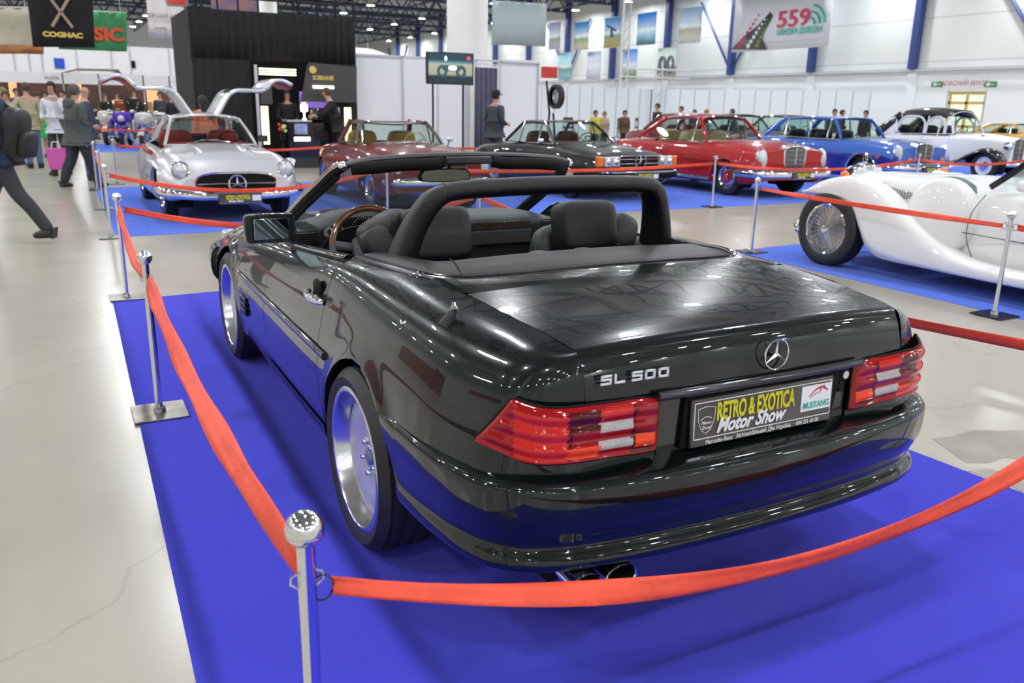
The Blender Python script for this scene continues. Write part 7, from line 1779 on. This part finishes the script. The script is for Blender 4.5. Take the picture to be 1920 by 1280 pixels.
# white advertising banner with red numerals
AX = 33.0
a0, a1, a2, a3 = at(0, 1376, -40, AX), at(0, 1560, -40, AX), at(0, 1552, 91, AX), at(0, 1372, 95, AX)
t = thing('advertising_banner', 'white hanging banner with red 559 and green lettering', 'banner', (AX, (a2.y + a3.y) / 2, (a2.z + a3.z) / 2 + 1.5))
cy_, cz_ = t.location.y, t.location.z; hw, hh = abs(a2.y - a3.y) / 2, 1.5
bm = NB(); grid(bm, [[(.03 * math.sin(q * 6), q * hw, b_) for b_ in (-hh, 0, hh + .6)] for q in np.linspace(-1, 1, 9)]); ob('banner_cloth', bm, pm('white_banner_cloth', (.80, .82, .90), .5), t, solid=.01)
RB_ = (PI / 2, 0, -PI / 2)
RED5 = pm('crimson_print', (.70, .05, .13), .5); GR5 = pm('sea_green_print', (.05, .50, .38), .5)
def onb(u, v): p = at(0, u, v, AX); return (p.y - cy_, p.z - cz_)
y_, z_ = onb(1489, 36); text('559', 1.15, RED5, t, (-.08, y_, z_), RB_, 'lettering', .004, sx=1.35, bold=.02)
y_, z_ = onb(1500, 58); text('ШВИДКА ДОВІДКА', .40, GR5, t, (-.08, y_, z_), RB_, 'lettering', .004, sx=.82, bold=.008)
bm = NB(); y_, z_ = onb(1518, 47)
for r_ in (.35, .65, .95): tube(bm, [(-.08, y_ - r_ * math.cos(q) * 1.1, z_ + r_ * math.sin(q)) for q in np.linspace(.05, 1.35, 10)], .055, 5)
ob('signal_arcs', bm, GR5, t)
y_, z_ = onb(1490, 76); text('• — — — — — — — — — — •', .26, pm('grey_text', (.4, .4, .45), .5), t, (-.08, y_, z_), RB_, 'lettering', .002)
bm = NB(); pts_ = [onb(*q) for q in ((1372, 93), (1440, 93), (1428, 70), (1450, 30), (1446, 22), (1420, 50), (1392, 72))]
f = bm.faces.new([bm.verts.new((-.06, p[0], p[1])) for p in pts_]); ob('road_print', bm, pm('dark_road_print', (.10, .10, .11), .6), t, solid=.004)
for i in range(22):
    q = onb(1388 + (i % 3) * 17 + (i // 3) * 5.2 * (1 if i % 3 < 2 else .6), 86 - (i // 3) * 8.2); sz = .22 - .018 * (i // 3); bm = NB(); rbox(bm, (-.09, q[0], q[1]), (.02, sz * 1.2, sz), .5); ob('printed_car', bm, [RED5, pm('white_print', (.85, .86, .9), .4), pm('olive_print', (.2, .25, .08), .5)][(i * 7) % 3], t)
bm = NB()
for q in (-.8, .8): tube(bm, [(0, q * hw, hh), (0, q * hw, 10.4 - cz_)], .012, 4)
ob('hanging_wire', bm, ALU, t)
# grey hanging cloth near the white column
p = at(1, 974, 45, 26.0)
t = thing('hanging_banner', 'plain pale grey cloth banner right of the white column', 'banner', (p.x, 26.0, p.z)); bm = NB(); grid(bm, [[(a * 1.12, .03 * math.sin(a * 7), b_ + .02 * a) for b_ in (-.74, 0, .74)] for a in np.linspace(-1, 1, 9)]); ob('banner_cloth', bm, pm('pale_grey_cloth', (.42, .50, .54), .7), t, solid=.01)
bm = NB(); tube(bm, [(-1, 0, .74), (-1, 0, 10.4 - p.z)], .01, 4); tube(bm, [(1, 0, .74), (1, 0, 10.4 - p.z)], .01, 4); ob('hanging_wire', bm, ALU, t)
# banners at the upper left
def cloth_banner(name, label, y, pts, mat, wave=.03):
    P = [at(1, u, v, y) for u, v in pts]; c_ = sum(P, Vector()) / 4; t = thing(name, label, 'banner', tuple(c_)); G = []
    for i in range(15):
        q = i / 14; a, b_ = P[0].lerp(P[1], q), P[3].lerp(P[2], q); G.append([a.lerp(b_, k / 5) - c_ + Vector((0, wave * math.sin(q * 19 + k), 0)) for k in range(6)])
    bm = NB(); grid(bm, G); ob('banner_cloth', bm, mat, t, solid=.01)
    bm = NB(); w0, w1 = P[0] - c_, P[1] - c_; tube(bm, [w0, w1], .03, 6); ob('banner_rod', bm, ALU, t)
    bm = NB()
    for q in (.1, .9): w_ = w0.lerp(w1, q); tube(bm, [w_, (w_.x, w_.y, 10.4 - c_.z)], .01, 4)
    ob('hanging_wire', bm, ALU, t); return t, c_
def put(t, c_, y, u, v): p = at(1, u, v, y); return (p.x - c_.x, -.08, p.z - c_.z)
t, c_ = cloth_banner('cloth_banner', 'black banner with crossed pale sticks and gold COGNAC lettering', 27, [(46, -40), (172, -40), (178, 89), (62, 88)], pm('black_banner_cloth', (.010, .008, .010), .8, noise=(3, .4)))
text('COGNAC', .19, GOLD, t, put(t, c_, 27, 118, 66), RX, 'lettering', .003, sx=1.25, bold=.012)
TAN = pm('pale_tan_print', (.42, .32, .24), .6)
for p0, p1 in (((96, 0), (136, 52)), ((128, -2), (98, 50))):
    bm = NB(); tube(bm, [put(t, c_, 27, *p0), put(t, c_, 27, *p1)], .045, 6); ob('crossed_stick', bm, TAN, t)
t, c_ = cloth_banner('cloth_banner', 'green banner with red letters SIC, behind the black one', 34, [(110, 18), (238, 24), (238, 97), (110, 92)], pm('green_banner_cloth', (.05, .30, .11), .7, noise=(1, .3)), .06)
text('SIC', .62, pm('orange_red_print', (.75, .08, .03), .5), t, put(t, c_, 34, 204, 66), RX, 'lettering', .003, sx=1.15, bold=.03)
t, c_ = cloth_banner('cloth_banner', 'white banner with grey lettering beside the black booth', 30, [(272, -40), (345, -40), (345, 74), (279, 70)], pm('off_white_banner', (.72, .66, .62), .6))
text('ПЕРШИЙ АВТО', .17, pm('dark_grey_print', (.12, .12, .14), .5), t, put(t, c_, 30, 308, 31), RX, 'lettering', .002)
text('www.', .17, pm('dark_grey_print', (.12, .12, .14), .5), t, put(t, c_, 30, 302, 53), RX, 'lettering', .002)
t, c_ = cloth_banner('cloth_banner', 'stone-coloured landscape banner at the upper left corner', 30, [(-40, 12), (56, 14), (82, 102), (-40, 97)], pm('stone_print', (.30, .28, .20), .6, noise=(.8, .8, (.55, .5, .38))))
bm = NB(); grid(bm, [[put(t, c_, 30, u, v) for v in (84, 94, 101)] for u in (-40, 0, 40, 82)]); ob('rust_band', bm, pm('rust_print', (.5, .2, .06), .6, noise=(3, .6)), t, solid=.004)
t = thing('hanging_sign', 'red hexagonal sign above the black booth corner', 'sign', tuple(at(1, 330, -6, 20.0))); bm = NB(); prism(bm, [(-.36, .30), (-.22, -.22), (.22, -.22), (.36, .30)], 0, .10, Matrix.Rotation(PI / 2, 4, 'X')); ob('sign_body', bm, pm('grey_sign_edge', (.4, .4, .42), .4), t, bevel=.02)
bm = NB(); prism(bm, [(-.32, .28), (-.19, -.18), (.19, -.18), (.32, .28)], .10, .115, Matrix.Rotation(PI / 2, 4, 'X')); ob('sign_face', bm, pm('red_sign_face', (.75, .06, .04), .4), t)
bm = NB(); tube(bm, [(0, -.05, .28), (0, -.05, 6.2)], .012, 5); ob('hanging_wire', bm, ALU, t)
p = at(1, 440, 4, 21.0); t = thing('poster_board', 'blue poster with orange and red flowers on the booth roof', 'poster', (p.x, 21.0, 3.44)); bm = NB(); box(bm, (0, 0, .55), (1.15, .05, .70)); tube(bm, [(-.5, 0, 0), (-.5, 0, .2)], .02, 4); tube(bm, [(.5, 0, 0), (.5, 0, .2)], .02, 4); ob('poster_sheet', bm, pm('blue_flower_print', (.10, .14, .40), .6, noise=(2.5, .9, (.55, .25, .12))), t, smooth=False)
# left background: white booth with fascia, brown interior, upper white stands
fb = thing('fascia_booth', 'white booth fascia over a brown interior at the left background', 'booth', (-2, 37, 0))
p0, p1 = at(1, -60, 138, 37), at(1, 335, 143, 37); z1_, z0_ = p1.z, at(1, 200, 159, 37).z
bm = NB(); box(bm, ((p0.x + p1.x) / 2 + 2, 0, (z0_ + z1_) / 2), (p1.x - p0.x, .1, z1_ - z0_)); ob('fascia_board', bm, WPAN, fb, smooth=False)
bm = NB(); box(bm, ((p0.x + p1.x) / 2 + 2, 3.0, z1_ / 2), (p1.x - p0.x, .1, z1_)); ob('back_wall', bm, pm('brown_booth_wall', (.16, .06, .035), .6, noise=(1.2, .7, (.03, .02, .02))), fb, smooth=False)
text('ALEXX', .17, pm('dark_grey_print', (.12, .12, .14), .5), fb, (at(1, 97, 147, 37).x + 2, -.07, (z0_ + z1_) / 2), RX, 'lettering', .002)
for u in (-30, 118, 185, 268, 317, 333):
    x = at(1, u, 150, 37).x + 2; bm = NB(); box(bm, (x, -.02, z1_ / 2), (.05, .06, z1_)); ob('booth_post', bm, ALU, fb, smooth=False)
for x, w_ in ((at(1, 25, 170, 40).x + 2, .3), (at(1, 145, 170, 40).x + 2, .35), (at(1, 285, 170, 40).x + 2, .5)):
    bm = NB(); box(bm, (x, 2.9, 1.25), (w_, .06, 2.0)); ob('light_panel', bm, EM('pale_orange_glow', (.8, .42, .2), .7), fb, smooth=False)
ws = thing('white_booth_row', 'row of white booth walls above the fascia, far left background', 'booth', (-3, 52, 0))
p0, p1 = at(1, -60, 100, 52), at(1, 345, 92, 52)
bm = NB(); box(bm, ((p0.x + p1.x) / 2 + 3, 0, p1.z / 2), (p1.x - p0.x, .2, p1.z)); ob('panel', bm, pm('white_stand_panel', (.88, .88, .92), .5), ws, smooth=False)
for u in (28, 56, 80, 145, 210, 245, 318):
    x = at(1, u, 120, 52).x + 3; bm = NB(); box(bm, (x, -.13, p1.z / 2), (.06, .06, p1.z)); ob('frame', bm, ALU, ws, smooth=False)
bm = NB(); q0, q1 = at(1, 101, 109, 52), at(1, 122, 129, 52); box(bm, ((q0.x + q1.x) / 2 + 3, -.15, (q0.z + q1.z) / 2), (q1.x - q0.x, .05, q0.z - q1.z)); ob('blue_poster', bm, pm('blue_poster_print', (.02, .08, .6), .5), ws, smooth=False)
bm = NB(); q0, q1 = at(1, 245, 114, 52), at(1, 254, 128, 52); box(bm, ((q0.x + q1.x) / 2 + 3, -.15, (q0.z + q1.z) / 2), (q1.x - q0.x, .05, q0.z - q1.z)); ob('black_poster', bm, BLACK, ws, smooth=False)
tn = thing('booth_canopy', 'grey sloping canopy roof behind the booth fascia', 'canopy', (-.6, 42, 0)); q = [at(1, u, v, 42) for u, v in ((100, 140), (145, 128), (222, 130), (230, 140))]
bm = NB(); G = [[Vector((p.x + .6, d, p.z)) for p in q] for d in (0, 3)]; grid(bm, G); 
for z in (0,): tube(bm, [(q[0].x + .6, .1, 0), (q[0].x + .6, .1, q[0].z)], .05, 5); tube(bm, [(q[3].x + .6, .1, 0), (q[3].x + .6, .1, q[3].z)], .05, 5)
ob('canopy_sheet', bm, pm('canopy_grey', (.35, .33, .28), .6), tn, solid=.03)
dm = thing('tent_pavilion', 'white domed tent seen above the white booth wall', 'tent', (11.0, 38.0, 0)); bm = NB(); lathe(bm, [(3.3, 0), (3.3, 2.9), (2.6, 3.5), (1.2, 3.95), (.001, 4.05)], 24); ob('tent_cloth', bm, pm('tent_white', (.75, .73, .70), .6), dm)
# far stands filling the hall's end and side stalls whose colours show in the dark paint
for i, (x, y, w_, h_, c1, lab) in enumerate((
  (6, 60, 16, 4.5, (.80, .80, .84), 'wide white stand at the far end of the hall'), (20, 70, 12, 5.5, (.70, .70, .68), 'tall pale stand far behind the black booth'), (-13.5, 44, 9, 4.2, (.75, .74, .74), 'white stand along the left aisle, far end'),
  (-13.5, 4, 9, 3.0, (.80, .79, .76), 'white stand left of the aisle, out of frame'), (-13.5, -10, 9, 3.0, (.68, .64, .58), 'beige stand left of the camera'), (-13.5, 18, 8, 3.2, (.36, .12, .08), 'red stand along the left aisle'))):
    t = thing('exhibition_stand', lab, 'stand', (x, y, 0)); bm = NB(); d_ = 6 if x > 0 else 8
    if x > 0: box(bm, (0, 0, h_ / 2), (w_, .15, h_)); box(bm, (-w_ / 2, 2, h_ / 2), (.15, 4, h_))
    else: box(bm, (0, 0, h_ / 2), (.15, d_, h_)); box(bm, (-1.5, d_ / 2, h_ / 2), (3, .15, h_)); box(bm, (-1.5, -d_ / 2, h_ / 2), (3, .15, h_))
    ob('stand_wall', bm, pm('stand_wall_%d' % i, c1, .5, noise=(.4, .1)), t, smooth=False)
    bm = NB(); box(bm, (.12 if x < 0 else 0, 0 if x < 0 else -.12, h_ - .3), (.06, d_, .55) if x < 0 else (w_, .06, .55)); ob('header_board', bm, pm('stand_header_%d' % i, [(.05, .1, .4), (.5, .05, .04), (.6, .4, .05), (.5, .03, .03), (.65, .40, .06), (.7, .7, .7)][i], .5), t, smooth=False)
# tables and chairs behind the black roadster
for i, (u, y, lab) in enumerate(((1060, 24.5, 'leftmost'), (1112, 25.0, 'second from left'), (1150, 24.0, 'third from left'), (1185, 25.5, 'rightmost'))):
    p = at(1, u, 218, y); t = thing('cafe_chair', 'dark wooden cafe chair, %s of those behind the black roadster' % lab, 'chair', (p.x, y, 0), .4 * i, 'cafe chairs behind the roadsters')
    bm = NB(); box(bm, (0, 0, .46), (.42, .42, .04)); ob('seat', bm, BRN, t, bevel=.01)
    bm = NB(); box(bm, (0, -.2, 1.10), (.42, .03, .12)); box(bm, (0, -.2, .80), (.42, .03, .08)); ob('backrest', bm, BRN, t, bevel=.01)
    for x in (-.18, .18):
        for yy, hh_ in ((-.2, 1.16), (.18, .45)): bm = NB(); tube(bm, [(x, yy, 0), (x, yy, hh_)], .018, 6); ob('leg', bm, BRN, t)
# signs over the emergency door
for u, nm in ((1757, 'left'), (1857, 'right')):
    p = at(0, u, 158, XW - .03); t = thing('exit_sign', 'small green and white exit sign on the right wall, %s of the door' % nm, 'sign', tuple(p)); bm = NB(); box(bm, (0, 0, 0), (.03, .58, .24)); ob('sign_plate', bm, pm('exit_green', (.02, .30, .08), .4), t, smooth=False)
    bm = NB(); box(bm, (-.02, .10, 0), (.02, .16, .16)); tube(bm, [(-.025, -.22, 0), (-.025, 0, 0)], .03, 4); ob('sign_symbol', bm, WL, t, smooth=False)
p = at(0, 1806, 156, XW - .03); t = thing('wall_lettering', 'red lettering over the yellow emergency door', 'sign', tuple(p)); text('ЗАПАСНИЙ ВИХІД', .27, pm('faded_red_print', (.55, .12, .16), .5), t, (-.02, 0, 0), RB_, 'lettering', .003)
